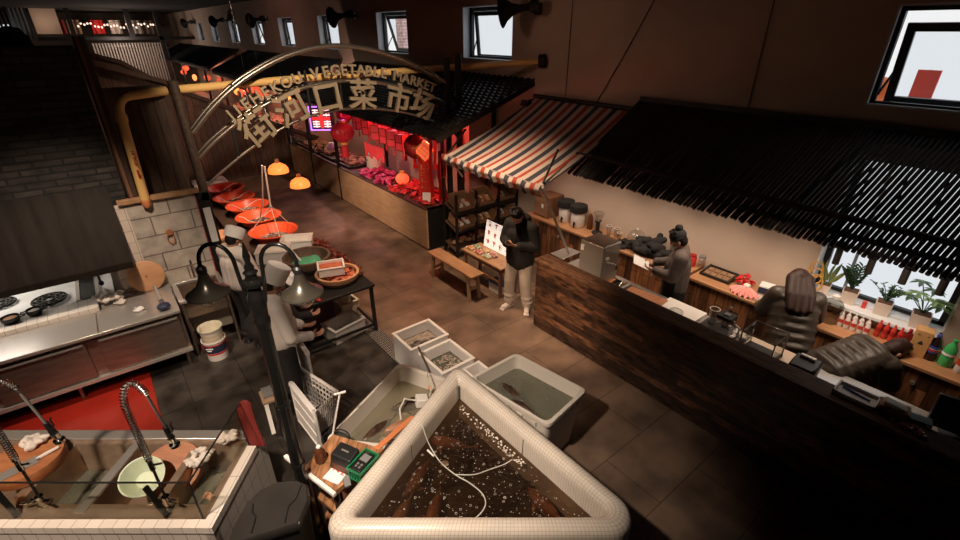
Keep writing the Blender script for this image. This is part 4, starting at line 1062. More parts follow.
def person(label, loc, rz, J, top, bottom, shoes, hairc, skin='skin', puffy=False, mask=None, long_hair=False, bald_top=None, topname='jacket', hemz=None, voxel=.0085, hood=False, sleeve=1.0, group=None):
    """J: joint name -> point, facing +y, x to the person's right, feet at z 0"""
    t = thing('person', label, 'person', loc, rz, group)
    V = {k: Vector(v) for k, v in J.items() if k not in ('face', 'up', 'curl')}
    face = Vector(J['face']).normalized(); up = Vector(J.get('up', (0, 0, 1)))
    up = (up - face * up.dot(face)).normalized(); rt = face.cross(up)
    q = Matrix((rt, face, up)).transposed()
    hd = V['head']
    def H(x, y, z): return hd + rt * x + face * y + up * z
    eul = q.to_euler()
    b = MB()
    # trunk
    b.cap(V['pelvis'] + Vector((-.07, 0, 0)), .115, V['pelvis'] + Vector((.07, 0, 0)), .115)
    b.cap(V['pelvis'], .125, V['chest'], .135)
    b.cap(V['shL'] * .75 + V['shR'] * .25, .075, V['shR'] * .75 + V['shL'] * .25, .075)
    b.cap(V['chest'] + (V['shL'] - V['shR']).normalized() * .06, .11, V['chest'] - (V['shL'] - V['shR']).normalized() * .06, .11)
    b.cap(V['neck'], .058, H(0, -.02, -.06), .05)
    b.cap((V['shL'] + V['shR']) / 2, .08, V['neck'], .06)
    # head with face
    b.ell(H(0, 0, .03), (.075, .092, .098), eul, 20, 14)
    b.ell(H(0, .025, -.04), (.056, .065, .07), eul, 16, 10)
    b.ell(H(0, .052, -.088), (.028, .026, .022), eul)
    b.cap(H(0, .088, .015), .011, H(0, .108, -.022), .014, 8)
    b.ell(H(0, .086, .03), (.055, .016, .012), eul)
    b.ell(H(0, .088, -.055), (.024, .012, .010), eul)
    for s in (-1, 1):
        b.ell(H(s * .079, -.008, -.005), (.011, .022, .034), eul)
        b.ell(H(s * .045, .068, -.02), (.022, .016, .018), eul)
    for s, c in (('L', -1), ('R', 1)):
        b.cap(V['sh' + s], .058, V['el' + s], .042).cap(V['el' + s], .043, V['wr' + s], .029)
        fd = V['fg' + s] - V['wr' + s]
        hand(b, V['wr' + s], fd, J.get('pn' + s, (0, 0, 1)), 1.0, J.get('curl', .6), c)
        b.cap(V['hip' + s], .088, V['kn' + s], .058).cap(V['kn' + s], .060, V['an' + s], .040)
        ft = V['an' + s] + (V['toe' + s] - V['an' + s]) * .8
        b.cap(V['an' + s] - Vector((0, 0, .02)), .04, ft, .03)
    me = remeshed(b, voxel, 3)
    part(t, 'body', me, K[skin], local=True)
    # eyes and hair
    for s in (-1, 1):
        part(t, 'eye', MB().ell(H(s * .032, .083, .008), (.013, .007, .008), eul, 10, 7), K['hair'], local=True)
    h = MB()
    h.ell(H(0, -.018, .052), (.088, .100, .092), eul, 20, 14)
    h.ell(H(0, -.045, -.005), (.080, .070, .085), eul, 16, 10)
    if long_hair:
        bk = V['neck'] + (V['neck'] - V['pelvis']).normalized() * .0
        dn = (V['pelvis'] - V['neck']).normalized(); bk = Vector((0, -1, 0)); bk = (bk - dn * bk.dot(dn)).normalized()
        h.ell(H(0, -.02, .045), (.104, .114, .106), eul, 20, 14)
        for s in (-1.5, -.5, .5, 1.5):
            p = V['neck'] + rt * s * .062 + bk * .135 + dn * .03
            h.cap(H(s * .045, -.055, .02), .07, p, .058).cap(p, .058, V['neck'] + rt * s * .066 + bk * .185 + dn * (.21 - .02 * abs(s)), .030)
    else:
        for i in range(14):
            a = i * 2.4
            h.ell(H(.05 * math.cos(a), -.01 + .055 * math.sin(a), .115 + .015 * (i % 3)), (.03, .03, .022), (0, 0, a))
    part(t, 'hair', remeshed(h, .009, 3), K[hairc], local=True)
    if mask:
        k = MB().ell(H(0, .062, -.045), (.062, .058, .050), eul, 16, 10)
        part(t, 'face_mask', k, K[mask], local=True)
    # trousers
    p = MB()
    p.cap(V['pelvis'] + Vector((-.07, 0, 0)), .126, V['pelvis'] + Vector((.07, 0, 0)), .126)
    for s in 'LR':
        p.cap(V['hip' + s], .118, V['kn' + s], .092).cap(V['kn' + s], .092, V['an' + s] + Vector((0, 0, .015)), .078)
        mid = V['kn' + s] * .35 + V['an' + s] * .65
        p.ell(mid, (.094, .096, .05)); p.ell(V['an' + s] + Vector((0, 0, .06)), (.092, .094, .045))
    part(t, 'trousers', remeshed(p, .013, 3), K[bottom], local=True)
    for s in 'LR':
        f = (V['toe' + s] - V['an' + s]); f.z = 0; f.normalize()
        a = V['an' + s].copy(); base = V['toe' + s].z
        m = MB().cap((a.x, a.y, base + .045) - f * .02 if False else Vector((a.x, a.y, base + .045)) - f * .03, .048, Vector((a.x, a.y, base + .042)) + f * .13, .042)
        m.obox(Vector((a.x, a.y, base + .012)) + f * .05, (.085, .27, .024), (0, 0, math.atan2(-f.x, f.y)))
        part(t, 'shoe', remeshed(m, .009, 2), K[shoes], local=True)
    # top garment
    g = MB()
    ax = (V['chest'] - V['pelvis'])
    hem = V['pelvis'] - ax.normalized() * (.10 if hemz is None else hemz)
    sx = (V['shR'] - V['shL']).normalized()
    if puffy:
        n = 6
        for i in range(n):
            c0 = hem.lerp(V['chest'] + ax.normalized() * .10, i / (n - 1))
            g.ell(c0, (.246, .174, .070), Vector((0, 0, 1)).rotation_difference(ax.normalized()).to_euler(), 22, 10)
        for s in (-1, 1): g.cap(hem + sx * s * .085, .142, V['chest'] + sx * s * .085, .150)
    else:
        for s in (-1, 1):
            g.cap(hem + sx * s * .07, .155, V['chest'] + sx * s * .075, .150)
        g.cap(hem, .16, V['chest'], .16)
    g.cap(V['shL'] * .85 + V['shR'] * .15, .10, V['shR'] * .85 + V['shL'] * .15, .10)
    g.cap((V['shL'] + V['shR']) / 2, .11, V['neck'], .078)
    if hood:
        g.ell(V['neck'] - face * .09 + Vector((0, 0, -.01)), (.14, .085, .10), eul, 16, 10)
    for s in 'LR':
        e, w_, h_ = V['el' + s], V['wr' + s], V['sh' + s]
        g.cap(h_, (.088 if puffy else .085) * sleeve, e, (.077 if puffy else .070) * sleeve).cap(e, .070 * sleeve, w_ + (e - w_).normalized() * .03, .050 * sleeve)
        if puffy:
            for (p0, p1) in ((h_, e), (e, w_)):
                d = Vector((0, 0, 1)).rotation_difference((p1 - p0).normalized()).to_euler()
                for i in range(4):
                    g.ell(p0.lerp(p1, (i + .3) / 4), (.094 - .012 * (p0 is e), .094 - .012 * (p0 is e), .055), d)
        else:
            g.ell(w_ + (e - w_).normalized() * .04, (.058 * sleeve,) * 3)
    part(t, topname, remeshed(g, .013, 3), K[top], local=True)
    return t, H, eul, V

STAND = dict(pelvis=(0, 0, .93), chest=(0, .01, 1.24), neck=(0, 0, 1.42), head=(0, .03, 1.56), face=(0, 1, 0), shL=(-.19, 0, 1.38), shR=(.19, 0, 1.38),
             elL=(-.25, -.02, 1.10), elR=(.25, -.02, 1.10), wrL=(-.24, .06, .86), wrR=(.24, .06, .86), fgL=(-.24, .08, .76), fgR=(.24, .08, .76),
             hipL=(-.095, 0, .90), hipR=(.095, 0, .90), knL=(-.10, .03, .50), knR=(.10, .03, .50), anL=(-.11, 0, .09), anR=(.11, 0, .09), toeL=(-.14, .17, 0), toeR=(.14, .17, 0))
def pose(**k):
    d = dict(STAND); d.update(k); return d

# man on the phone, facing across the street (-x)
t, H, e, V = person('person in black hooded jacket and khaki trousers looking at a phone by the bench', (4.44, 4.62, 0), math.radians(105),
    pose(neck=(0, .03, 1.44), head=(0, .11, 1.565), face=(0, .62, -.72), elL=(-.27, .02, 1.12), elR=(.27, .02, 1.12), wrL=(-.09, .25, 1.17), wrR=(.09, .24, 1.16),
         fgL=(-.02, .32, 1.21), fgR=(.03, .32, 1.20), pnL=(.6, 0, .7), pnR=(-.6, 0, .7), curl=.8, hipL=(-.10, 0, .9), anL=(-.15, -.02, .09), anR=(.13, .05, .09), toeL=(-.24, .14, 0), toeR=(.16, .22, 0), knL=(-.13, .03, .5), knR=(.12, .07, .5)),
    'blackcloth', 'khaki', 'cloth', 'hair', hood=True, topname='hooded_jacket', sleeve=1.12)
ph = MB().obox((0, 0, 0), (.072, .150, .009)).xf(Matrix.Translation((-.005, .335, 1.235)) @ Matrix.Rotation(.75, 4, 'X'))
w = Matrix.Translation(t.location) @ t.rotation_euler.to_matrix().to_4x4()
solo('phone', 'dark phone held in the hands of the person in khaki trousers by the little table', 'phone', ph.xf(w @ Matrix.Identity(4)), K['black'], tuple(w @ Vector((0, .335, 1.235))), bevel=.003)

# woman in a bobble hat reading a sheet behind the bar
rz = math.radians(28)
t, H, e, V = person('person in a black bobble hat and grey-brown coat reading a white sheet behind the bar', (5.48, 2.70, 0), rz,
    pose(pelvis=(0, 0, .90), chest=(0, .01, 1.20), shL=(-.18, 0, 1.33), shR=(.18, 0, 1.33), neck=(0, .02, 1.37), head=(0, .07, 1.50), face=(0, .86, -.5), elL=(-.25, .06, 1.09), elR=(.25, .08, 1.10), wrL=(-.13, .30, 1.10), wrR=(.16, .32, 1.08), fgL=(-.10, .40, 1.11), fgR=(.12, .42, 1.09), pnL=(.5, 0, .8), pnR=(-.5, 0, .8)),
    'greycoat', 'blackcloth', 'black', 'hair', mask='paper', topname='coat', hemz=.02, sleeve=1.1)
m = MB().ell(H(0, -.02, .075), (.096, .108, .082), e, 20, 12)
m.lathe([(.094, -.02), (.103, 0), (.094, .025)], H(0, -.015, .05), 22, e.to_matrix())
part(t, 'knitted_hat', m, K['blackmatt'], local=True)
part(t, 'bobble', MB().ell(H(0, -.07, .165), (.05, .05, .045)), K['blackmatt'], local=True)
part(t, 'apron', remeshed(MB().cap((-.07, .0, .72), .155, (-.06, .02, 1.12), .165).cap((.07, .0, .72), .155, (.06, .02, 1.12), .165), .014, 3), K['blackcloth'], local=True)
w = Matrix.Translation(t.location) @ Matrix.Rotation(rz, 4, 'Z')
p = Vector((-.02, .47, 1.13))
solo('paper_sheet', 'white printed sheet held by the person in the bobble hat', 'paper', MB().obox((0, 0, 0), (.30, .22, .003), (.35, .0, .1)).xf(w @ Matrix.Translation(p)), K['paper'], tuple(w @ p), smooth=False)

# long-haired woman leaning over the back counter, seen from behind
rz = math.radians(-60)
t, H, e, V = person('person with long brown hair in an olive puffer jacket leaning on the back counter', (5.41, 1.27, 0), rz,
    pose(pelvis=(0, -.05, .90), chest=(0, .10, 1.16), neck=(0, .19, 1.30), head=(0, .27, 1.41), face=(0, .75, -.66), shL=(-.19, .15, 1.28), shR=(.19, .15, 1.28),
         elL=(-.27, .20, 1.03), elR=(.26, .22, 1.04), wrL=(-.25, .40, .98), wrR=(.2, .43, .98), fgL=(-.22, .49, .97), fgR=(.16, .52, .97), pnL=(0, 0, -1), pnR=(0, 0, -1), curl=.25, hipL=(-.095, -.05, .88), hipR=(.095, -.05, .88)),
    'puffer', 'blackcloth', 'black', 'brownhair', puffy=True, long_hair=True, topname='puffer_jacket', hemz=.12, sleeve=1.15)

# third one bending low between the counters
rz = math.radians(-122)
t, H, e, V = person('person in an olive puffer jacket bending low with a white mask beside the red bottles', (5.40, .71, 0), rz,
    pose(pelvis=(0, -.12, .82), chest=(0, .16, .92), neck=(0, .35, .96), head=(0, .49, .945), face=(0, .45, -.89), up=(0, .89, .45), shL=(-.19, .28, .93), shR=(.19, .28, .93),
         elL=(-.22, .33, .70), elR=(.22, .35, .70), wrL=(-.16, .46, .66), wrR=(.14, .48, .66), fgL=(-.12, .53, .60), fgR=(.10, .55, .60), pnL=(1, 0, 0), pnR=(-1, 0, 0),
         hipL=(-.095, -.12, .84), hipR=(.095, -.12, .84), knL=(-.1, -.02, .46), knR=(.1, -.02, .46), anL=(-.11, -.08, .09), anR=(.11, -.08, .09), toeL=(-.13, .09, 0), toeR=(.13, .09, 0)),
    'puffer', 'blackcloth', 'black', 'brownhair', puffy=True, mask='paper', topname='puffer_jacket', hemz=.10, sleeve=1.15)

def chef_hat(t, H, e, tall):
    # worn over the hair
    if tall:
        m = MB().lathe([(.112, -.03), (.116, .06), (.120, .11), (.118, .155), (.08, .172), (.02, .175)], H(0, -.02, .05), 22, e.to_matrix())
        part(t, 'chef_hat', m, K['hatcloth'], local=True)
    else:
        m = MB().lathe([(.112, -.03), (.114, .04)], H(0, -.02, .05), 22, e.to_matrix())
        for i in range(10):
            a = 2 * PI * i / 10
            m.ell(H(.075 * math.cos(a), -.02 + .075 * math.sin(a), .125), (.055, .055, .04), e)
        m.ell(H(0, -.01, .125), (.09, .09, .045), e)
        part(t, 'chef_hat', remeshed(m, .009, 2), K['hatcloth'], local=True)
def apron(t, mat_, z0=.98):
    m = MB().cap((-.07, .05, z0), .13, (-.07, .06, 1.16), .125).cap((.07, .05, z0), .13, (.07, .06, 1.16), .125).cap((-.05, .06, 1.2), .10, (.05, .06, 1.2), .10)
    part(t, 'apron', remeshed(m, .014, 3), mat_, local=True)
t, H, e, V = person('cook in a flat white cap and pale overall working behind the red basins', (.93, 6.22, 0), math.radians(-65),
    pose(head=(0, .06, 1.545), face=(0, .8, -.55), wrL=(-.12, .28, .98), wrR=(.14, .30, .98), elL=(-.25, .06, 1.10), elR=(.25, .06, 1.10), fgL=(-.1, .38, .96), fgR=(.12, .40, .96)),
    'cloth', 'blackcloth', 'black', 'hair', skin='skindark', mask='paper', topname='overall', hemz=-.06)
part(t, 'cap', MB().lathe([(.114, -.03), (.122, .05), (.118, .10), (.07, .118), (.01, .12)], H(0, -.022, .05), 22, e.to_matrix()), K['hatcloth'], local=True)
t, H, e, V = person('cook in a tall white hat and white apron standing behind the lamp post', (.92, 4.60, 0), math.radians(-92),
    pose(pelvis=(0, 0, .96), chest=(0, .01, 1.29), shL=(-.19, 0, 1.43), shR=(.19, 0, 1.43), head=(0, .06, 1.605), neck=(0, .01, 1.47), face=(0, .8, -.5), wrL=(-.12, .28, .95), wrR=(.14, .30, .95), elL=(-.25, .06, 1.08), elR=(.25, .06, 1.08), fgL=(-.1, .38, .93), fgR=(.12, .40, .93)),
    'cloth', 'blackcloth', 'black', 'hair', skin='skindark', topname='overall', hemz=-.05)
chef_hat(t, H, e, True); apron(t, K['hatcloth'])
t, H, e, V = person('cook in a puffed white cap and dark clothes leaning to the black table', (.92, 5.13, 0), math.radians(-86),
    pose(head=(0, .33, 1.24), neck=(0, .23, 1.16), chest=(0, .12, 1.06), face=(0, .6, -.75), shL=(-.19, .18, 1.14), shR=(.19, .18, 1.14), wrL=(-.12, .45, .86), wrR=(.14, .46, .86), elL=(-.25, .24, .97), elR=(.25, .24, .97), fgL=(-.1, .55, .84), fgR=(.12, .56, .84)),
    'blackcloth', 'blackcloth', 'black', 'hair', skin='skindark', topname='jacket')
chef_hat(t, H, e, False)
# ================================================================== striped awning
t = thing('striped_awning', 'red, white and navy striped awning sloping from the plaster wall', 'awning', (5.3, 5.3, 2.0))
def awn(u, v):
    y = 4.18 + u * 2.1 + v * (.05 + .18 * u)
    x = 6.27 - v * 1.85
    z = 2.86 - .80 * v - .10 * math.sin(PI * v) * (.6 + .4 * math.sin(PI * u)) + .012 * math.sin(u * 40) * v
    return (x, y, z)
part(t, 'canopy', MB().grid(awn, 60, 16, (0, 0, -.006)), K['awning'])
def val(u, v):
    x, y, z = awn(u, 1)
    return (x - .015 - .04 * math.sin(PI * min(1, v * 1.2)), y, z + .015 - .16 * v + .012 * math.sin(u * 2 * PI * 13) * v)
part(t, 'valance', MB().grid(val, 120, 5, (-.006, 0, 0)), K['awning'])
a, b = awn(0, 1), awn(1, 1)
part(t, 'front_bar', MB().cyl((a[0], a[1] - .04, a[2] - .02), (b[0], b[1] + .04, b[2] - .02), .03), K['satin'])
part(t, 'roller', MB().cyl((6.24, 4.16, 2.88), (6.24, 6.3, 2.88), .035), K['black'])
part(t, 'stay', MB().cyl((4.46, 4.26, 2.02), (5.02, 4.18, .93), .018), K['satin'])
part(t, 'stay', MB().cyl((4.46, 6.42, 2.02), (4.75, 6.46, 1.65), .016), K['satin'])
part(t, 'arm', MB().cyl((4.86, 4.40, 2.46), (4.46, 4.26, 2.10), .016), K['black'])
part(t, 'arm', MB().cyl((4.95, 6.62, 2.40), (4.46, 6.48, 2.06), .018), K['black'])
t = thing('floodlight', 'black floodlight under the roof verge above the awning', 'lamp', (6.2, 6.32, 2.7))
part(t, 'bracket', MB().bar((6.29, 6.3, 2.82), (6.1, 6.3, 2.80), .04, .04), K['black'])
part(t, 'head', MB().obox((6.05, 6.3, 2.76), (.12, .16, .1), (0, .4, 0)), K['black'])

# ================================================================== bar
t = thing('bar_counter', 'long bar front of dark reclaimed planks with a raised ledge', 'bar', (4.4, 1.0, 0))
part(t, 'plank_front', MB().box(4.28, 4.40, -3.6, 4.11, 0.02, 1.06), K['reclaimed'], smooth=False)
part(t, 'ledge', MB().box(4.25, 4.50, -3.6, 4.13, 1.06, 1.10), K['reclaimedtop'], bevel=.006, smooth=False)
part(t, 'kick_board', MB().box(4.30, 4.40, -3.6, 4.09, 0, .05), K['black'], smooth=False)
t = thing('steel_worktop', 'low steel worktop running behind the bar ledge', 'worktop', (4.8, .9, 0))
part(t, 'top', MB().box(4.42, 5.14, -3.6, 1.0, .81, .85).box(4.42, 5.14, 1.95, 2.72, .81, .85).box(4.42, 5.14, 3.55, 4.08, .81, .85).box(4.42, 4.52, 2.72, 3.55, .81, .85).box(5.06, 5.14, 2.72, 3.55, .81, .85).box(4.52, 5.06, 3.1, 3.14, .81, .85), K['steel'], smooth=False)
part(t, 'basin', MB().box(4.52, 5.06, 2.72, 3.55, .62, .64).box(4.51, 4.52, 2.72, 3.55, .62, .84).box(5.06, 5.07, 2.72, 3.55, .62, .84).box(4.52, 5.06, 2.71, 2.72, .62, .84).box(4.52, 5.06, 3.55, 3.56, .62, .84), K['satin'], smooth=False)
part(t, 'tan_insert', MB().box(4.42, 5.14, 1.0, 1.95, .81, .848), K['cardtan'] if False else mat('tan_laminate', (.52, .40, .30), .5), smooth=False)
part(t, 'under_frame', MB().box(4.46, 5.10, -3.6, 4.05, .05, .60), K['darksteel'], smooth=False)
part(t, 'tap', MB().tube([(4.56, 2.95, .85), (4.56, 2.95, 1.05), (4.62, 2.95, 1.10), (4.72, 2.95, 1.06)], .013, 8), K['chrome'])
solo('towel', 'rust red folded towel on the sink edge behind the bar', 'towel', MB().obox((4.90, 2.76, .872), (.20, .52, .045), (0, 0, .1)), K['rosewood'], (4.9, 2.76, .85), bevel=.015)
solo('cutting_board', 'small red chopping board lying across the far sink behind the bar', 'board', MB().obox((4.86, 3.36, .862), (.28, .16, .02), (0, 0, .1)), K['rosewood'], (4.86, 3.36, .85), bevel=.004)
t = thing('steel_boiler', 'stainless steel boiler cabinet standing on the bar worktop near its end', 'boiler', (4.88, 3.52, .85))
part(t, 'cabinet', MB().box(4.70, 5.06, 3.34, 3.72, .86, 1.40), K['satin'], bevel=.008)
part(t, 'top_plate', MB().box(4.71, 5.05, 3.35, 3.71, 1.40, 1.415), K['darksteel'], bevel=.003)
part(t, 'front_edge', MB().cyl((4.72, 3.345, 1.385), (5.05, 3.345, 1.385), .022), K['steel'])
part(t, 'label_plate', MB().box(4.694, 4.70, 3.66, 3.71, 1.26, 1.34), K['paper'], smooth=False)
part(t, 'tap', MB().tube([(4.90, 3.34, 1.12), (4.90, 3.26, 1.13), (4.90, 3.25, 1.06)], .014, 8), K['chrome'])
part(t, 'dial', MB().cyl((4.80, 3.34, 1.22), (4.80, 3.31, 1.22), .03), K['cream'])
part(t, 'foot', MB().cyl((4.74, 3.38, .85), (4.74, 3.38, .865), .02).cyl((5.02, 3.38, .85), (5.02, 3.38, .865), .02).cyl((4.74, 3.68, .85), (4.74, 3.68, .865), .02).cyl((5.02, 3.68, .85), (5.02, 3.68, .865), .02), K['black'])
t = thing('steel_stand', 'small folded steel stand at the end of the bar under the awning stay', 'stand', (5.05, 4.25, 0))
part(t, 'plate', MB().box(4.85, 5.25, 4.14, 4.40, .89, .905), K['steel'], bevel=.003)
for x in (4.88, 5.22):
    part(t, 'leg', MB().bar((x, 4.15, 0), (x, 4.38, .89), .025, .025).bar((x, 4.38, 0), (x, 4.15, .89), .025, .025), K['darksteel'], smooth=False)

def pitcher(x, y, z, r, h, label, m=K['clearplastic'], handle=True):
    t = thing('jug', label, 'jug', (x, y, z))
    part(t, 'body', MB().lathe([(r * .8, 0), (r, h), (r - .006, h), (r * .8 - .006, .006)], (x, y, z), 20), m)
    if handle: part(t, 'handle', MB().tube([(x, y - r, z + h * .85), (x, y - r - .045, z + h * .75), (x, y - r - .04, z + h * .35), (x, y - r * .85, z + h * .25)], .008, 6), K['white'])
    part(t, 'rim', MB().tube([(x + r * math.cos(a), y + r * math.sin(a), z + h) for a in [2 * PI * i / 20 for i in range(20)]], .004, 5, closed=True), K['white'])
solo('white_board', 'white plastic chopping board on the worktop behind the bar', 'board', MB().box(4.62, 5.12, 2.06, 2.55, .85, .885), K['foam'], (4.87, 2.3, .85), bevel=.004)
pitcher(4.62, 2.20, .85, .075, .19, 'clear jug standing beside the white chopping board')
pitcher(4.98, 1.93, .862, .055, .20, 'tall clear jug at the back of the black drip tray')
pitcher(5.02, 1.80, .862, .05, .16, 'short clear jug at the back of the black drip tray')
solo('drip_tray', 'black rubber drip tray holding jugs behind the bar', 'tray', MB().box(4.58, 5.12, 1.52, 2.02, .85, .862), K['black'], (4.85, 1.77, .85), bevel=.003)
t = thing('blender', 'blender with a clear square jar and black lid on the drip tray', 'blender', (4.80, 1.72, .862))
part(t, 'jar', MB().obox((4.80, 1.72, .99), (.15, .15, .25)), K['clearplastic'], bevel=.01)
part(t, 'lid', MB().obox((4.80, 1.72, 1.135), (.16, .16, .04)), K['black'], bevel=.008)
part(t, 'lid_cap', MB().obox((4.80, 1.72, 1.16), (.06, .06, .015)), K['grey'])
part(t, 'grip', MB().tube([(4.80, 1.62, 1.08), (4.80, 1.57, 1.06), (4.80, 1.57, .94), (4.80, 1.63, .90)], .012, 8), K['white'])
heap('ice_bag', 'crumpled clear bag of ice against the blender', 'bag', 4.80, 4.95, 1.52, 1.64, .862, .14, 26, K['foam'], 23, (.03, .03, .03))
t = thing('acrylic_stand', 'clear acrylic display box with chrome edges on the tan worktop', 'display', (4.80, 1.36, .848))
m = MB()
P8 = [(x, y) for x in (4.64, 4.96) for y in (1.16, 1.48)]
for x, y in P8: m.bar((x, y, .85), (x, y, 1.14), .014, .014)
for zz in (.86, 1.14):
    m.bar((4.64, 1.16, zz), (4.96, 1.16, zz), .014, .014).bar((4.64, 1.48, zz), (4.96, 1.48, zz), .014, .014).bar((4.64, 1.16, zz), (4.64, 1.48, zz), .014, .014).bar((4.96, 1.16, zz), (4.96, 1.48, zz), .014, .014)
part(t, 'edges', m, K['chrome'], smooth=False)
part(t, 'panes', MB().box(4.645, 4.955, 1.163, 1.168, .86, 1.13).box(4.645, 4.955, 1.472, 1.477, .86, 1.13).box(4.645, 4.955, 1.165, 1.475, 1.132, 1.137), K['clearplastic'], smooth=False)
part(t, 'base', MB().box(4.63, 4.97, 1.15, 1.49, .848, .875), K['black'], smooth=False)
t = thing('syrup_jar', 'small brown jar with a white lid on the tan worktop', 'jar', (4.62, 1.06, .848))
part(t, 'body', MB().lathe([(.04, 0), (.045, .01), (.045, .08), (.03, .09)], (4.62, 1.06, .848), 16), K['sauce'])
part(t, 'lid', MB().lathe([(.038, .09), (.038, .11), (.01, .112)], (4.62, 1.06, .848), 16), K['paper'])
t = thing('spoon_cup', 'steel cup of spoons beside the brown jar', 'cup', (4.60, .98, .848))
part(t, 'cup', MB().lathe([(.035, 0), (.04, .09), (.036, .09), (.032, .01)], (4.60, .98, .848), 14), K['steel'])
for i in range(3): part(t, 'spoon', MB().cyl((4.60, .98, .86), (4.60 + .03 * math.cos(i * 2), .98 + .03 * math.sin(i * 2), 1.0), .005, seg=6), K['chrome'])
t = thing('ticket_printer', 'black ticket printer with white striped paper on the steel worktop', 'printer', (4.70, .86, .85))
part(t, 'case', MB().obox((4.74, .90, .95), (.26, .22, .20), (0, 0, .05)), K['black'], bevel=.015)
part(t, 'paper_roll', MB().cyl((4.80, .84, 1.06), (4.80, .97, 1.06), .03), K['satin'])
sp_ = MB()
for i in range(4): sp_.obox((4.66 + .035 * i, .785, .96), (.012, .006, .16), (0, .5, 0))
part(t, 'striped_card', MB().obox((4.71, .80, .96), (.20, .008, .19), (0, .15, 0)), K['black'])
part(t, 'stripes', sp_, K['whiteprint'], smooth=False)
rag('plastic_bag', 'crumpled pinkish plastic bag next to the ticket printer', 4.66, .68, .85, .13, .13, .12, mat('pinkish_bag', (.72, .52, .46), .4), 31)
t = thing('cable_coil', 'tangled white cables on the steel worktop by the plastic bag', 'cable', (4.62, .50, .86))
for k in range(3):
    part(t, 'loop', MB().tube([(4.62 + (.07 + .02 * k) * math.cos(a), .50 + (.08 - .015 * k) * math.sin(a), .862 + .012 * k + .01 * math.sin(3 * a)) for a in [2 * PI * i / 18 for i in range(18)]], .006, 6, closed=True), [K['white'], K['black'], K['rosewood']][k])
t = thing('pen_tray', 'pale plastic tray with a blue pen on the bar ledge', 'tray', (4.44, .42, 1.10))
part(t, 'tray', MB().box(4.36, 4.56, .28, .58, 1.10, 1.112).box(4.36, 4.375, .28, .58, 1.112, 1.14).box(4.545, 4.56, .28, .58, 1.112, 1.14).box(4.36, 4.56, .28, .295, 1.112, 1.14).box(4.36, 4.56, .565, .58, 1.112, 1.14), K['white'], smooth=False)
solo('pen', 'blue pen lying in the pale tray on the bar ledge', 'pen', MB().cyl((4.50, .54, 1.122), (4.46, .33, 1.122), .008), K['bluelabel'], (4.48, .43, 1.112))
t = thing('napkin_box', 'brown card box of white napkins on the bar ledge', 'box', (4.50, .17, 1.10))
part(t, 'box', MB().obox((4.48, .18, 1.135), (.14, .20, .07), (0, 0, .15)), K['cardboard'], bevel=.004)
part(t, 'napkins', MB().obox((4.48, .18, 1.178), (.10, .15, .03), (.15, .1, .15)), K['paper'], bevel=.006)
solo('notebook', 'teal-edged notebook on the bar ledge beyond the napkin box', 'notebook', MB().obox((4.53, .02, 1.115), (.10, .16, .025), (0, 0, .2)), mat('teal_cover', (.10, .16, .17), .5), (4.53, .02, 1.1), bevel=.003)
solo('paper_slip', 'white paper slip on the steel worktop behind the notebook', 'paper', MB().obox((4.85, .08, .853), (.18, .22, .004), (0, 0, .2)), K['paper'], (4.85, .08, .85))
heap('sweet_wrappers', 'spread of small foil sweets on the bar ledge', 'sweets', 4.30, 4.50, -.06, .16, 1.10, .03, 60, mat('foil_sweets', (.45, .30, .18), .35, .3, c2=(.35, .05, .03), scale=40), 29, (.018, .012, .009))
t = thing('till_screen', 'black till monitor on the steel worktop at the dark end of the bar', 'monitor', (4.95, -.22, .85))
part(t, 'screen', MB().obox((4.92, -.22, 1.06), (.05, .42, .30), (0, .15, .2)), K['black'], bevel=.012)
part(t, 'stand', MB().lathe([(.12, 0), (.12, .015), (.03, .03), (.025, .15)], (4.97, -.22, .85), 18), K['black'])
t = thing('office_chair', 'black high-backed chair in the dark behind the bar', 'chair', (5.48, -.42, 0))
part(t, 'backrest', remeshed(MB().ell((0, 0, .98), (.10, .24, .34)).ell((0, 0, .8), (.12, .27, .2)), .014, 3), K['blackmatt'], local=True)
part(t, 'seat', MB().obox((-.12, 0, .55), (.40, .44, .10)), K['blackmatt'], local=True, bevel=.03)
part(t, 'column', MB().cyl((-.12, 0, .06), (-.12, 0, .52), .03).lathe([(.24, 0), (.24, .02), (.04, .07)], (-.12, 0, 0), 22), K['black'], local=True)

# slatted bar roof
t = thing('slatted_roof', 'sloping roof of round black slats over the bar', 'roof', (5.7, 2.0, 2.1))
m = MB()
n = 116
for i in range(n):
    y = 4.36 - i * .0445
    dy = -.20
    rr = random.Random(i)
    e = rr.uniform(-.03, .03)
    m.tube([(5.04 + e, y, 2.115), (5.66, y + dy * .5, 2.56), (6.29, y + dy, 3.02)], .0195, 7)
part(t, 'slat_panel', m, K['slat'])
part(t, 'batten', MB().tube([(5.26, 4.40, 2.345), (5.26, -.9, 2.345)], .032, 8), K['darkwood'])
part(t, 'batten', MB().tube([(5.24, 4.30, 2.19), (5.24, -.9, 2.19)], .03, 8), K['black'])
part(t, 'batten', MB().tube([(6.24, 4.1, 2.92), (6.24, -1.0, 2.92)], .04, 8), K['black'])
part(t, 'ridge_board', MB().box(6.24, 6.298, -1.1, 4.16, 3.0, 3.06), K['black'], smooth=False)
part(t, 'rafter', MB().bar((5.1, 3.9, 2.10), (6.29, 3.6, 2.95), .05, .06).bar((5.1, 1.7, 2.10), (6.29, 1.3, 2.95), .05, .06).bar((5.1, -.5, 2.10), (6.29, -.9, 2.95), .05, .06), K['black'], smooth=False)
first = None
wh = ['nearest the hair of the long-haired person', 'second along the window', 'third along the window', 'at the far end of the window row']
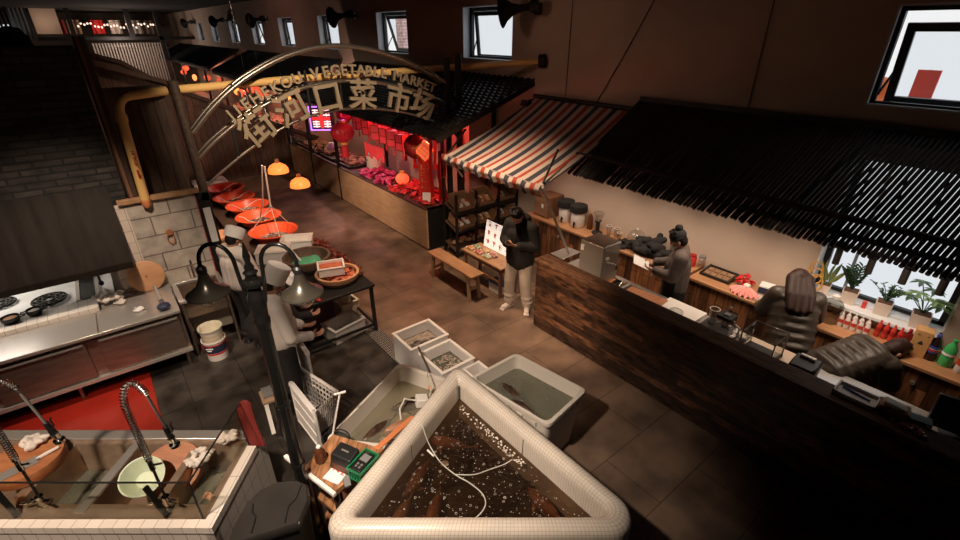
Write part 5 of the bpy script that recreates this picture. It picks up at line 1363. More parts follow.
for i, y in enumerate((1.22, .92, .63, .34)):
    l = 'short black cylinder downlight hanging under the slatted roof, ' + ['over the striped-leaf plant', 'over the bushy green plant', 'over the small-leaved plant', 'over the broad-leaved plant'][i]
    if first is None:
        first = thing('downlight', l, 'lamp', (6.0, y, 1.60), group='downlights before the low window')
        part(first, 'barrel', MB().cyl((0, 0, 0), (0, 0, .19), .034), K['bin'], local=True)
        part(first, 'mount', MB().obox((0, 0, .205), (.10, .10, .03)), K['black'], local=True)
        part(first, 'stem', MB().cyl((0, 0, .25), (0, 0, 1.1), .010), K['black'], local=True)
    else: copy_tree(first, (6.0, y, 1.60), 0, l)
solo('light_track', 'black light track carrying the downlights before the low window', 'track', MB().box(5.97, 6.03, .1, 1.5, 1.82, 1.85), K['black'], (6, .8, 1.83), smooth=False)

# back counter
for i, (a, b, l) in enumerate(((2.74, 5.92, 'back counter of vertical planks beneath the water dispensers'), (-3.4, 2.70, 'back counter of vertical planks beneath the low window'))):
    t = thing('back_counter', l, 'counter', (6.05, (a + b) / 2, 0))
    part(t, 'worktop', MB().box(5.78, 6.295, a, b, .86, .90), K['countertop'], bevel=.006)
    part(t, 'plank_front', MB().box(5.81, 5.85, a, b, .06, .86), K['cabwood'], smooth=False)
    part(t, 'carcass', MB().box(5.85, 6.295, a + .01, b - .01, .0, .86), K['darkwood'], smooth=False)
    k = a + .5
    while k < b - .2:
        part(t, 'handle', MB().cyl((5.805, k, .70), (5.785, k, .70), .022), K['satin']); k += .62
part(bpy.data.objects['window_10'], 'sill_board', MB().box(6.14, 6.46, .19, 1.46, 1.04, 1.08), K['reveal'], bevel=.005)
def dispenser(x, y, label):
    t = thing('drink_dispenser', label, 'dispenser', (x, y, .90), group='white drink dispensers')
    part(t, 'body', MB().lathe([(.11, 0), (.12, .015), (.12, .28), (.115, .29)], (x, y, .90), 26), K['foam'])
    part(t, 'lid', MB().lathe([(.145, .27), (.155, .31), (.145, .38), (.06, .41)], (x, y, .90), 26), K['blackmatt'])
    part(t, 'tap', MB().cyl((x - .12, y - .04, .98), (x - .17, y - .06, .98), .016).cyl((x - .165, y - .058, .93), (x - .165, y - .058, 1.03), .014), K['black'])
dispenser(6.06, 5.20, 'white drink dispenser with black lid next to the brown box')
dispenser(6.04, 4.90, 'white drink dispenser with black lid and tap facing the bar')
t = thing('wooden_cabinet', 'brown wooden box cabinet at the end of the back counter', 'cabinet', (6.0, 5.62, .90))
part(t, 'carcass', MB().box(5.88, 6.26, 5.44, 5.80, .90, 1.28), K['brownwood'], bevel=.006)
part(t, 'front_door', MB().box(5.86, 5.88, 5.46, 5.78, .93, 1.25), K['crate'], smooth=False)
part(t, 'label_plate', MB().box(5.855, 5.86, 5.55, 5.60, 1.08, 1.15), K['paper'], smooth=False)
def bottle(x, y, z, r, h, label, m, capm, name='bottle', band=None, group=None, cat='bottle', rot=None):
    t = thing(name, label, cat, (x, y, z), group=group)
    part(t, 'body', MB().lathe([(r * .9, 0), (r, .01), (r, h * .30), (r * .93, h * .45), (r, h * .62), (r * .62, h * .80), (r * .32, h * .88), (r * .32, h * .93)], (x, y, z), 18), m)
    part(t, 'bottle_cap', MB().cyl((x, y, z + h * .93), (x, y, z + h), r * .38), capm)
    if band: part(t, 'label_band', MB().lathe([(r * 1.015, h * .33), (r * .965, h * .45), (r * 1.015, h * .60)], (x, y, z), 18, capb=False, capt=False), band)
    return t
bottle(6.10, 4.68, .90, .05, .30, 'amber syrup bottle next to the tap dispenser', K['sauce'], K['cardtan'])
t = thing('coffee_grinder', 'black hand grinder with a clear hopper on the back counter', 'grinder', (6.05, 4.48, .90))
part(t, 'stand', MB().lathe([(.09, 0), (.09, .02), (.035, .05), (.035, .2), (.06, .22)], (6.05, 4.48, .9), 18), K['black'])
part(t, 'hopper', MB().lathe([(.05, .23), (.09, .36), (.085, .36), (.046, .23)], (6.05, 4.48, .9), 18), K['clearplastic'])
part(t, 'crank', MB().tube([(6.05, 4.48, 1.12), (5.95, 4.44, 1.16), (5.90, 4.42, 1.16)], .014, 8), K['black'])
for i, (x, y, r, h) in enumerate(((6.12, 4.30, .045, .17), (6.17, 4.18, .05, .15), (6.10, 4.08, .04, .12))):
    pitcher(x, y, .90, r, h, ['tall clear tumbler', 'wide clear tumbler', 'low clear tumbler'][i] + ' by the black hand grinder', handle=False)
t = thing('cake_dome', 'clear domed cake stand against the plaster wall', 'cake stand', (6.12, 3.78, .90))
part(t, 'dome', MB().lathe([(.15, .08), (.145, .14), (.11, .21), (.05, .25), (.015, .255)], (6.12, 3.78, .9), 26, capb=False), K['clearplastic'])
part(t, 'knob', MB().ell((6.12, 3.78, 1.17), (.02, .02, .022)), K['white'])
part(t, 'plate', MB().lathe([(.08, 0), (.03, .02), (.03, .06), (.17, .07), (.17, .08)], (6.12, 3.78, .9), 26), K['clearplastic'])
rag('holdall', 'slumped black cloth bag on the back counter beside the reader', 5.98, 3.42, .90, .24, .36, .30, K['blackcloth'], 41)
rag('scarf', 'low black scarf heap between the holdall and the clear dome', 5.96, 3.85, .90, .15, .20, .13, K['blackcloth'], 44)
t = thing('tin_can', 'tall grey tin with a black lid behind the black holdall', 'tin', (6.18, 3.18, .90))
part(t, 'body', MB().lathe([(.05, 0), (.05, .26)], (6.18, 3.18, .9), 18), K['grey'])
part(t, 'lid', MB().lathe([(.055, .26), (.055, .30), (.02, .305)], (6.18, 3.18, .9), 18), K['black'])
t = thing('storage_jar', 'red jar on the back counter behind the bobble hat', 'jar', (6.14, 2.86, .90))
part(t, 'body', MB().lathe([(.055, 0), (.06, .02), (.06, .13), (.045, .15)], (6.14, 2.86, .9), 18), K['red'])
part(t, 'lid', MB().lathe([(.05, .15), (.05, .17), (.01, .175)], (6.14, 2.86, .9), 18), K['deepred'])
t = thing('storage_jar', 'clear jar with a grey lid next to the red jar', 'jar', (6.17, 2.73, .90))
part(t, 'body', MB().lathe([(.045, 0), (.05, .02), (.05, .15), (.04, .16)], (6.17, 2.73, .9), 18), K['clearplastic'])
part(t, 'lid', MB().lathe([(.046, .16), (.046, .19), (.01, .195)], (6.17, 2.73, .9), 18), K['grey'])
t = thing('display_tray', 'dark framed tray of packets leaning on the plaster wall', 'tray', (6.1, 2.40, .90))
q = Matrix.Translation((6.12, 2.44, .93)) @ Matrix.Rotation(-.12, 4, 'Y') @ Matrix.Diagonal((.8, .78, .8, 1))
part(t, 'frame', MB().box(-.18, .18, -.26, -.23, -.02, .03).box(-.18, .18, .23, .26, -.02, .03).box(-.18, -.15, -.23, .23, -.02, .03).box(.15, .18, -.23, .23, -.02, .03).xf(q), K['black'], smooth=False)
part(t, 'board', MB().box(-.16, .16, -.24, .24, -.02, .0).xf(q), K['cardboard'], smooth=False)
m = MB()
for i in range(4):
    for j in range(2): m.box(-.13 + j * .14, -.02 + j * .14, -.21 + i * .11, -.12 + i * .11, 0, .02)
part(t, 'packets', m.xf(q), K['crate'], smooth=False)
heap('flower_bouquet', 'red flower bouquet resting on the back counter', 'flowers', 6.06, 6.24, 2.02, 2.20, .92, .13, 46, K['red'], 47, (.024, .024, .018))
t = thing('gift_wrap', 'pink fan-shaped wrapped parcel drooping over the counter edge', 'wrap', (5.95, 2.02, .90))
def wrapfn(u, v):
    a = (u - .5) * 2.2
    r = .04 + .22 * v
    return (5.98 - r * math.cos(a) * .75, 2.0 + r * math.sin(a) * .8, .98 + .022 * math.cos(u * 44) * v - .06 * v * v)
part(t, 'paper_fan', MB().grid(wrapfn, 60, 6, (0, 0, -.008)), K['pink'])
part(t, 'ribbon', MB().ell((5.97, 2.01, .985), (.045, .045, .04)), K['white'])
part(t, 'core', MB().lathe([(.05, 0), (.06, .05), (.02, .08)], (5.98, 2.01, .90), 14), K['pink'])
t = thing('cup_carton', 'navy and white carton of cups on the back counter', 'carton', (6.12, 1.83, .90))
part(t, 'box', MB().obox((6.12, 1.83, .965), (.15, .16, .13), (0, 0, .2)), K['paper'], bevel=.004)
part(t, 'printed_panel', MB().obox((6.10, 1.825, .967), (.125, .162, .08), (0, 0, .2)), K['navy'])
t = thing('stacked_boxes', 'low tan box with a pale green lid beside the navy carton', 'box', (6.15, 1.66, .90))
part(t, 'box', MB().obox((6.15, 1.66, .95), (.19, .17, .10), (0, 0, .1)), K['pot'], bevel=.004)
part(t, 'lid', MB().obox((6.15, 1.66, 1.01), (.20, .18, .02), (0, 0, .1)), K['celadon'], bevel=.004)
t = thing('snack_bag', 'teal and white snack bag on the counter by the reader with long hair', 'bag', (5.93, 1.66, .90))
part(t, 'bag', remeshed(MB().ell((0, 0, .03), (.08, .12, .03)).obox((0, 0, .02), (.16, .22, .02)), .008, 2), mat('teal_bag', (.20, .33, .34), .3, c2=(.6, .6, .57), scale=14), local=True)
solo('magazine', 'open magazine lying near the counter edge', 'magazine', MB().obox((5.92, 1.88, .907), (.18, .26, .012), (0, 0, .15)), mat('mag', (.42, .25, .19), .35, c2=(.62, .55, .5), scale=10), (5.92, 1.88, .9))
bottle(6.17, 1.50, .90, .03, .12, 'tiny white bottle next to the pale green lid', K['paper'], K['paper'])
t = thing('brass_ornament', 'golden looped wire ornament at the window corner', 'ornament', (6.2, 1.42, .90))
for k in range(3):
    part(t, 'loop', MB().tube([(6.22, 1.42 - .02 * k + .07 * math.cos(a), 1.38 - .08 * k + .10 * math.sin(a)) for a in [2 * PI * i / 16 for i in range(16)]], .010, 6, closed=True), K['gold'])
part(t, 'stem', MB().cyl((6.22, 1.42, .90), (6.22, 1.42, 1.3), .012), K['gold'])
t = thing('water_jug', 'big clear water jug beside the puffer jacket on the back counter', 'jug', (6.04, 1.12, .90))
part(t, 'body', MB().lathe([(.10, 0), (.11, .02), (.11, .20), (.08, .26), (.035, .28), (.035, .30)], (6.04, 1.10, .9), 24), clear('jug_plastic', (.62, .63, .62), .10, .12))
part(t, 'cap', MB().cyl((6.04, 1.10, 1.20), (6.04, 1.10, 1.23), .04), K['white'])

# plants on the sill
def leafmesh(mb, base, tip, wdt, n=(0, 0, 1), fold=.25):
    b, t_ = Vector(base), Vector(tip); d = t_ - b; nn = Vector(n); s = d.cross(nn).normalized() * wdt / 2
    up = s.cross(d).normalized() * wdt * fold
    m1, m2 = b + d * .35, b + d * .7
    mb._add([b, m1 - s + up, m1, m1 + s + up, m2 - s * .8 + up, m2, m2 + s * .8 + up, t_], [(0, 2, 1), (0, 3, 2), (1, 2, 5, 4), (2, 3, 6, 5), (4, 5, 7), (5, 6, 7)])
def potted(x, y, z, s, h, label, kind):
    t = thing('potted_plant', label, 'plant', (x, y, z))
    hh = s / 2
    q = Matrix.Translation((x, y, z)) @ Matrix.Rotation(.15, 4, 'Z')
    part(t, 'pot', MB()._add([q @ Vector((a * hh * (.85 if zz == 0 else 1), b * hh * (.85 if zz == 0 else 1), zz)) for zz in (0, s) for b in (-1, 1) for a in (-1, 1)], [(0, 2, 3, 1), (4, 5, 7, 6), (0, 1, 5, 4), (2, 6, 7, 3), (0, 4, 6, 2), (1, 3, 7, 5)]), K['pot'], smooth=False)
    part(t, 'soil', MB().obox((x, y, z + s), (s * .85, s * .85, .02), (0, 0, .15)), K['soil'])
    rnd = random.Random(int(x * 100 + y * 1000)); lm = MB(); sm = MB()
    top = z + s
    if kind == 'zz':
        for i in range(9):
            a = rnd.uniform(0, 2 * PI); lean = rnd.uniform(.1, .5)
            tip = Vector((x + math.cos(a) * h * lean, y + math.sin(a) * h * lean, top + h * rnd.uniform(.7, 1)))
            b = Vector((x, y, top)); sm.tube([b, b.lerp(tip, .5) + Vector((0, 0, .02)), tip], .006, 5)
            for k in range(7):
                p = b.lerp(tip, .25 + .12 * k)
                for sg in (-1, 1):
                    v = Vector((math.cos(a + sg * 1.2), math.sin(a + sg * 1.2), .6)) * .07
                    leafmesh(lm, p, p + v, .035)
        m = K['leaf']
    elif kind == 'bush':
        for i in range(14):
            a = rnd.uniform(0, 2 * PI); lean = rnd.uniform(.1, .75)
            tip = Vector((x + math.cos(a) * h * lean, y + math.sin(a) * h * lean, top + h * rnd.uniform(.4, 1)))
            b = Vector((x, y, top)); sm.tube([b, b.lerp(tip, .5) + Vector((0, 0, .03)), tip], .004, 5)
            for k in range(9):
                p = b.lerp(tip, .3 + .08 * k); a2 = rnd.uniform(0, 6.3)
                leafmesh(lm, p, p + Vector((math.cos(a2), math.sin(a2), rnd.uniform(0, .8))) * .04, .026)
        m = mat('small_leaf', (.05, .11, .05), .45, c2=(.10, .17, .09), scale=20)
    elif kind == 'palm':
        for i in range(9):
            a = 2 * PI * i / 9 + rnd.uniform(-.2, .2); lean = rnd.uniform(.25, .75)
            tip = Vector((x + math.cos(a) * h * lean, y + math.sin(a) * h * lean, top + h * rnd.uniform(.45, .95)))
            b = Vector((x, y, top)); sm.tube([b, b.lerp(tip, .5) + Vector((0, 0, .03)), tip], .005, 5)
            for k in range(6):
                a2 = 2 * PI * k / 6 + rnd.uniform(-.2, .2)
                leafmesh(lm, tip, tip + Vector((math.cos(a2) * .115, math.sin(a2) * .115, -.03)), .045)
        m = K['leafpale']
    else:
        for i in range(11):
            a = rnd.uniform(0, 2 * PI); lean = rnd.uniform(.1, .5)
            b = Vector((x + .02 * math.cos(a), y + .02 * math.sin(a), top))
            tip = b + Vector((math.cos(a) * h * lean, math.sin(a) * h * lean, h * rnd.uniform(.6, 1)))
            leafmesh(lm, b, tip, .05, (math.cos(a + 1), math.sin(a + 1), .1))
        m = K['leafstripe']
        sm.cyl((x, y, top - .02), (x, y, top + .02), .03)
    o = part(t, 'foliage', lm, m)
    part(t, 'stems', sm, K['leaf'])
potted(6.30, 1.30, 1.08, .13, .30, 'plant with tall striped pointed leaves at the corner of the low window', 'snake')
potted(6.30, 1.04, 1.08, .155, .32, 'bushy dark green plant in a beige square pot on the window sill', 'zz')
potted(6.30, .72, 1.08, .15, .24, 'fine small-leaved plant in a beige square pot on the window sill', 'bush')
potted(6.29, .40, 1.08, .16, .30, 'broad-leaved palmate plant in a beige pot with a brown root ball on the window sill', 'palm')
solo('red_packet', 'little red packet standing on the sill between two potted plants', 'packet', MB().obox((6.30, .88, 1.12), (.05, .04, .08)), K['redcap'], (6.3, .88, 1.08))
# drinks on the counter
first = None
k = 0
nm = ['first', 'second', 'third', 'fourth', 'fifth', 'sixth', 'seventh', 'eighth', 'ninth', 'tenth']
for row in range(2):
    for i in range(5):
        x, y = 6.10 - row * .09, 1.00 - i * .062 - row * .02
        l = 'clear red-labelled water bottle, %s from the jug in the %s row' % (nm[i], ['rear', 'front'][row])
        if first is None:
            first = bottle(x, y, .90, .026, .17, l, K['clearbottle'], K['white'], 'water_bottle', K['redcap'], 'small clear water bottles')
        else: copy_tree(first, (x, y, .90), 0, l)
first = None
for i in range(5):
    x, y = 6.10, .655 - i * .062
    l = 'slim red drink bottle, %s from the water bottles along the counter' % nm[i]
    if first is None:
        first = bottle(x, y, .90, .027, .20, l, K['redcap'], K['redcap'], 'drink_bottle', K['deepred'], 'slim red drink bottles')
    else: copy_tree(first, (x, y, .90), 0, l)
bottle(6.02, .40, .90, .045, .25, 'large dark red drink bottle before the tan carton', mat('darkred_drink', (.14, .012, .012), .15), K['deepred'], band=K['deepred'])
t = thing('tan_carton', 'tall tan drinks carton with a printed drop under the broad-leaved plant', 'carton', (6.06, .25, .90))
q = Matrix.Translation((6.04, .30, .90)) @ Matrix.Rotation(.12, 4, 'Z')
part(t, 'box', MB().box(-.07, .07, -.07, .07, 0, .30).xf(q), K['cardtan'], bevel=.004)
part(t, 'printed_drop', MB().lathe([(.004, -.004), (.022, .0), (.018, .012), (.004, .04)], seg=12).xf(q @ Matrix.Translation((-.0705, 0, .15)) @ Matrix.Diagonal((.1, 1, 1, 1))), K['print'])
part(t, 'cut_out', MB().box(-.0725, -.0695, -.045, -.030, .25, .258).box(-.0725, -.0695, .030, .045, .25, .258).xf(q), K['print'], smooth=False)
t = bottle(6.03, .19, .90, .052, .29, 'big dark cola bottle with a blue label next to the tan carton', K['cola'], K['bluelabel'], band=K['bluelabel'])
part(t, 'label_mark', MB().lathe([(.0538, .115), (.0532, .138)], (6.03, .19, .9), 18, capb=False, capt=False), K['redcap'])
part(t, 'label_mark', MB().lathe([(.0545, .138), (.0545, .144)], (6.03, .19, .9), 18, capb=False, capt=False), K['whiteprint'])
t = bottle(6.02, .07, .90, .054, .30, 'big green lemonade bottle with a green cap next to the cola', K['greenbottle'], K['greenbottle'])
part(t, 'label_mark', MB().lathe([(.0575, .13), (.0555, .155)], (6.02, .07, .9), 18, capb=False, capt=False), K['whiteprint'])
bottle(5.99, -.05, .90, .045, .26, 'clear bottle with a red label next to the green lemonade', K['clearbottle'], K['white'], band=K['redcap'])
bottle(5.97, -.20, .90, .045, .26, 'clear bottle with a tan label at the dark end of the counter', K['clearbottle'], K['white'], band=K['cardtan'])
# ================================================================== rack, bench and sign by the passage
t = thing('display_rack', 'dark display rack of tilted wooden crates under the awning', 'rack', (5.5, 6.85, 0))
for x in (4.76, 5.22, 5.78, 6.26):
    part(t, 'upright', MB().box(x - .02, x + .02, 6.66, 6.70, 0, 1.26).box(x - .02, x + .02, 7.06, 7.10, 0, 1.5), K['black'], smooth=False)
for z in (.20, .62, .98):
    part(t, 'shelf', MB().obox((5.51, 6.88, z - .03), (1.52, .42, .025), (.32, 0, 0)), K['darkwood'], smooth=False)
    part(t, 'rail', MB().box(4.74, 6.28, 6.655, 6.675, z - .12, z - .08), K['black'], smooth=False)
for r, z in enumerate((.62, .98)):
    for c, x in enumerate((5.0, 5.50, 6.02)):
        q = Matrix.Translation((x, 6.86, z + .01)) @ Matrix.Rotation(.32, 4, 'X')
        l = 'tilted wooden crate on the %s tier of the rack, %s' % (['lower', 'upper'][r], ['nearest the festive stall', 'in the middle', 'nearest the bar'][c])
        k = thing('wooden_crate', l, 'crate', (x, 6.86, z), group='tilted crates on the display rack')
        W = .20
        part(k, 'base', MB().box(-W, W, -.18, .18, -.02, -.005).xf(q), K['crate'], smooth=False)
        for n_, bx in (('side_board', (-W, -W + .018, -.18, .18, -.02, .16)), ('side_board', (W - .018, W, -.18, .18, -.02, .16)), ('front_board', (-W, W, -.18, -.165, -.02, .06)), ('back_board', (-W, W, .165, .18, -.02, .17))):
            part(k, n_, MB().box(*bx).xf(q), K['crate'], smooth=False)
        cont = [('white', K['foam']), ('pale', K['boardwood']), ('grey-green', mat('greygreen_jar', (.35, .42, .36), .3))][c]
        for i in range(2 if c < 2 else 1):
            xx = -.08 + i * .15
            nm = '%s wrapped packet in the %s-tier crate %s, %s' % (cont[0], ['lower', 'upper'][r], ['nearest the festive stall', 'in the middle', 'nearest the bar'][c], ['first', 'second'][i])
            pk = thing('wrapped_packet', nm, 'packet', tuple(q @ Vector((xx, -.06, .0))), group='packets in the rack crates')
            part(pk, 'packet', remeshed(MB().ell(q @ Vector((xx, -.05, .045)), (.055, .10, .045), (.32, 0, 0)).obox(q @ Vector((xx, -.03, .035)), (.08, .2, .06), (.32, 0, 0)).xf(Matrix.Translation(-BASE[pk.name])), .01, 2), cont[1], local=True)
            part(pk, 'sticker', MB().obox(q @ Vector((xx, -.04, .093)), (.05, .06, .004), (.32, 0, .1)), K['paper'] if c else K['redcap'], smooth=False)
heap('loose_goods', 'row of small dark goods along the bottom shelf of the rack', 'goods', 4.85, 6.2, 6.78, 7.0, .20, .06, 40, K['crate'], 61, (.07, .05, .05))
t = thing('wooden_bench', 'long oak bench with splayed legs beside the little table', 'bench', (4.06, 5.78, 0))
part(t, 'seat', MB().box(3.93, 4.19, 5.16, 6.42, .435, .475), K['oak'], bevel=.008)
for y, s in ((5.30, -1), (6.28, 1)):
    for x, d in ((3.97, -1), (4.15, 1)):
        part(t, 'leg', MB().bar((x + d * .01, y + s * .05, 0), (x, y, .44), .05, .045), K['oakleg'], bevel=.004)
    part(t, 'stretcher', MB().bar((3.97, y + s * .03, .20), (4.15, y + s * .03, .20), .03, .045), K['oakleg'])
t = thing('small_table', 'small brown table displaying packets and a red-lettered sign', 'table', (4.56, 5.46, 0))
part(t, 'tabletop', MB().box(4.36, 4.78, 4.96, 6.0, .53, .56), K['oak'], bevel=.006)
part(t, 'apron_rail', MB().box(4.39, 4.75, 5.0, 5.03, .46, .53).box(4.39, 4.75, 5.93, 5.96, .46, .53).box(4.39, 4.42, 5.0, 5.96, .47, .53).box(4.72, 4.75, 5.0, 5.96, .47, .53), K['brownwood'], smooth=False)
part(t, 'low_rail', MB().box(4.40, 4.43, 5.0, 5.96, .26, .29).box(4.71, 4.74, 5.0, 5.96, .26, .29), K['brownwood'], smooth=False)
for x in (4.41, 4.73):
    for y in (5.02, 5.94):
        part(t, 'leg', MB().box(x - .022, x + .022, y - .022, y + .022, 0, .53), K['brownwood'], bevel=.003)
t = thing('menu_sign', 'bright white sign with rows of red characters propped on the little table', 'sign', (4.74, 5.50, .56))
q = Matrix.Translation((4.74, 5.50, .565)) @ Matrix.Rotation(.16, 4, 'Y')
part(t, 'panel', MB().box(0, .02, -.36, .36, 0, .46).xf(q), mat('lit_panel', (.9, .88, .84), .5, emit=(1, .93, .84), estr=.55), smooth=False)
rnd = random.Random(77)
for r in range(3):
    for c in range(4):
        part(t, 'character', strokes(rnd, .10, q @ Matrix.Translation((-.003, .26 - .165 * c, .41 - .155 * r)) @ Matrix.Rotation(-PI / 2, 4, 'Z') @ Matrix.Rotation(PI / 2, 4, 'X'), .003), K['redink'], smooth=False)
part(t, 'prop', MB().bar(q @ Vector((.02, 0, .35)), (4.93, 5.5, .565), .02, .02) if False else MB().bar(q @ Vector((.02, -.2, .01)), q @ Vector((.02, .2, .01)), .03, .02), K['black'])
cols = [('orange', (.62, .22, .06)), ('green', (.12, .26, .14)), ('red', (.50, .05, .04)), ('amber', (.5, .3, .1)), ('pale green', (.40, .5, .36)), ('dark red', (.34, .05, .05))]
for i, (n_, c) in enumerate(cols):
    x, y = (4.47, 4.58)[i % 2], 5.86 - (i // 2) * .22 - .02 * (i % 2)
    pk = thing('snack_pouch', '%s clear-topped snack pouch on the little table' % n_, 'packet', (x, y, .56), group='snack pouches on the little table')
    part(pk, 'pouch', remeshed(MB().ell((0, 0, .035), (.055, .08, .032)).obox((0, 0, .02), (.09, .15, .03)), .008, 2), mat('pouch_' + n_.replace(' ', '_'), c, .22, c2=(.6, .5, .42), scale=18), local=True)
    part(pk, 'seal', MB().obox((x, y + .085, .582), (.09, .03, .008), (.3, 0, 0)), K['white'], smooth=False)
t = thing('storage_box', 'blue-lidded white box on the floor beneath the little table', 'box', (4.58, 5.2, 0))
part(t, 'box', MB().box(4.45, 4.70, 5.06, 5.36, 0, .16), K['white'], bevel=.01)
part(t, 'lid', MB().box(4.44, 4.71, 5.05, 5.37, .16, .19), mat('blue_lid', (.12, .22, .42), .4), bevel=.006)

# drain
t = thing('floor_drain', 'long steel drain grating let into the street floor', 'drain', (2.33, 5.7, 0))
m = MB()
for i in range(8): m.box(2.25 + i * .026, 2.258 + i * .026, 4.2, 7.6, .002, .012)
for i in range(60): m.box(2.24, 2.45, 4.2 + i * .0576, 4.206 + i * .0576, .003, .010)
part(t, 'grating', m, K['satin'], smooth=False)
part(t, 'channel', MB().box(2.235, 2.455, 4.2, 7.6, .0, .002), K['black'], smooth=False)

# ================================================================== red basins on cords
t = thing('long_table', 'long dark trestle table under the row of red basins', 'table', (1.85, 9.6, 0))
part(t, 'tabletop', MB().box(1.35, 2.2, 7.55, 11.7, .66, .70), K['darkwood'], smooth=False)
for x in (1.4, 2.14):
    for y in (7.65, 9.6, 11.6):
        part(t, 'leg', MB().box(x - .025, x + .025, y - .025, y + .025, 0, .66), K['black'], smooth=False)
cont = ['paleseafood', 'shell', 'paleseafood', 'shell', 'paleseafood']
for i, (x, y) in enumerate(((1.89, 8.02), (1.90, 8.92), (1.91, 9.69), (1.84, 10.4), (1.84, 11.2))):
    l = ['red plastic basin hung on long white cords, nearest the white foam boxes', 'second red basin from the foam boxes, holding dark shellfish', 'middle red basin of the row, cords slack inside it', 'fourth red basin from the foam boxes', 'farthest red basin, next to the white scale'][i]
    t = thing('red_basin', l, 'basin', (x, y, .70), group='red basins on cords along the kitchen side')
    R = .375
    z0 = .72
    part(t, 'basin', MB().lathe([(.20, 0), (.26, .015), (R - .02, .15), (R + .02, .155), (R + .02, .165), (R - .03, .160), (.25, .03), (.02, .022)], (x, y, z0), 36, capt=True), K['redbasin'])
    part(t, 'foot_ring', MB().lathe([(.20, -.02), (.21, .002)], (x, y, z0), 28), K['redbasin'])
    rnd = random.Random(90 + i); m = MB()
    for k in range(46):
        a, q_ = rnd.uniform(0, 6.28), .22 * math.sqrt(rnd.random())
        m.ell((x + q_ * math.cos(a), y + q_ * math.sin(a), z0 + .04), (rnd.uniform(.02, .05), .014, .012), (rnd.uniform(-.3, .3), 0, rnd.uniform(0, 3.1)), 7, 5)
    part(t, 'seafood', m, K[cont[i]], kind='stuff')
    part(t, 'wet_sheen', MB().lathe([(.001, .030), (.25, .0305)], (x, y, z0), 24, capb=False, capt=False), K['greywater'])
    top = Vector((1.90, 7.78, 2.02)) if i == 0 else (Vector((1.90, 7.80, 2.02)) if i == 1 else None)
    for k in range(3):
        a = .5 + 2 * PI * k / 3
        p = Vector((x + (R - .02) * math.cos(a), y + (R - .02) * math.sin(a), z0 + .16))
        if i == 0:
            kn = Vector((1.895, 7.90, 1.35))
            part(t, 'cord', MB().tube([p, p.lerp(kn, .5), kn], .007, 6), K['foam'])
        else:
            a2 = a + 1.5
            e = Vector((x + .12 * math.cos(a2), y + .12 * math.sin(a2), z0 + .06))
            mid = (p + e) / 2 + Vector((0, 0, -.02 if i % 2 else .03))
            part(t, 'cord', MB().tube([p, p.lerp(mid, .6) + Vector((.01, 0, .02)), mid, e.lerp(mid, .4) + Vector((0, .015, 0)), e], .006, 6), K['white'])
    if i == 0:
        part(t, 'hanging_cord', MB().tube([kn, top], .014, 8), K['foam'])
        part(t, 'knot', MB().ell(kn, (.02, .02, .03)), K['white'])
    if i == 1:
        part(t, 'hanging_cord', MB().tube([(x, y - .1, z0 + .14), (1.88, 8.3, 1.3), (1.885, 7.86, 2.02)], .013, 8), K['foam'])
t = thing('cord_hook', 'black ceiling hook holding the white basin cords', 'hook', (1.9, 7.8, 2.02))
part(t, 'rod', MB().cyl((1.9, 7.8, 2.06), (1.9, 7.8, 4.99), .0015), K['blackmatt'])
part(t, 'hook', MB().tube([(1.9, 7.8, 2.08), (1.93, 7.8, 2.05), (1.92, 7.8, 2.01), (1.88, 7.8, 2.0)], .010, 6), K['black'])
def pendant(x, y, z, label):
    t = thing('pendant_lamp', label, 'lamp', (x, y, z), group='orange pendant lamps over the aisle')
    part(t, 'shade', MB().lathe([(.155, -.085), (.150, -.03), (.12, .02), (.06, .055), (.03, .07), (.026, .07), (.055, .05), (.115, .012), (.143, -.035), (.148, -.085)], (x, y, z), 28, capb=False, capt=False), K['shade'])
    part(t, 'cap', MB().lathe([(.035, .06), (.035, .11), (.015, .125)], (x, y, z), 16), K['rosewood'])
    part(t, 'bulb', MB().ell((x, y, z - .015), (.04, .04, .05)), K['bulb'])
    part(t, 'flex', MB().cyl((x, y, z + .12), (x, y, 4.99), .0015), K['blackmatt'])
pendant(2.05, 7.62, 2.02, 'orange pendant lamp hanging farther along, beside the white cords')
pendant(2.32, 7.55, 1.76, 'orange pendant lamp hanging lower and nearer the plywood stall front')
t = thing('scale', 'white table scale with a black pan beyond the farthest basin', 'scale', (1.7, 12.1, .70))
part(t, 'case', MB().box(1.35, 2.05, 11.85, 12.35, .70, .86), K['white'], bevel=.02)
part(t, 'pan', MB().box(1.55, 1.85, 12.0, 12.25, .86, .89), K['black'], bevel=.01)
solo('side_table', 'dark stand carrying the white table scale', 'table', MB().box(1.3, 2.1, 11.8, 12.4, 0, .70), K['darkwood'], (1.7, 12.1, 0), smooth=False)
# crates between cook and basins
for i, (x, y, s) in enumerate(((1.28, 7.6, .20), (1.18, 8.3, .22), (1.15, 9.0, .22))):
    l = ['pale wooden crate next to the nearest red basin', 'wooden crate behind the second red basin', 'wooden crate behind the middle red basin'][i]
    t = thing('wooden_crate', l, 'crate', (x, y, 0))
    part(t, 'box', MB().box(x - .16, x + .16, y - s, y + s, 0, .62), K['crate'], bevel=.006, smooth=False)
    part(t, 'lid', MB().box(x - .17, x + .17, y - s - .01, y + s + .01, .62, .66), K['boardwood'], smooth=False)
bottle(1.15, 7.62, .66, .04, .22, 'pale green bottle standing on the wooden crate by the cook', K['celadon'], K['white'])
rag('sack', 'brown sack slumped behind the farther red basins', 1.2, 9.9, .0, .26, .42, .7, K['snack'], 51)

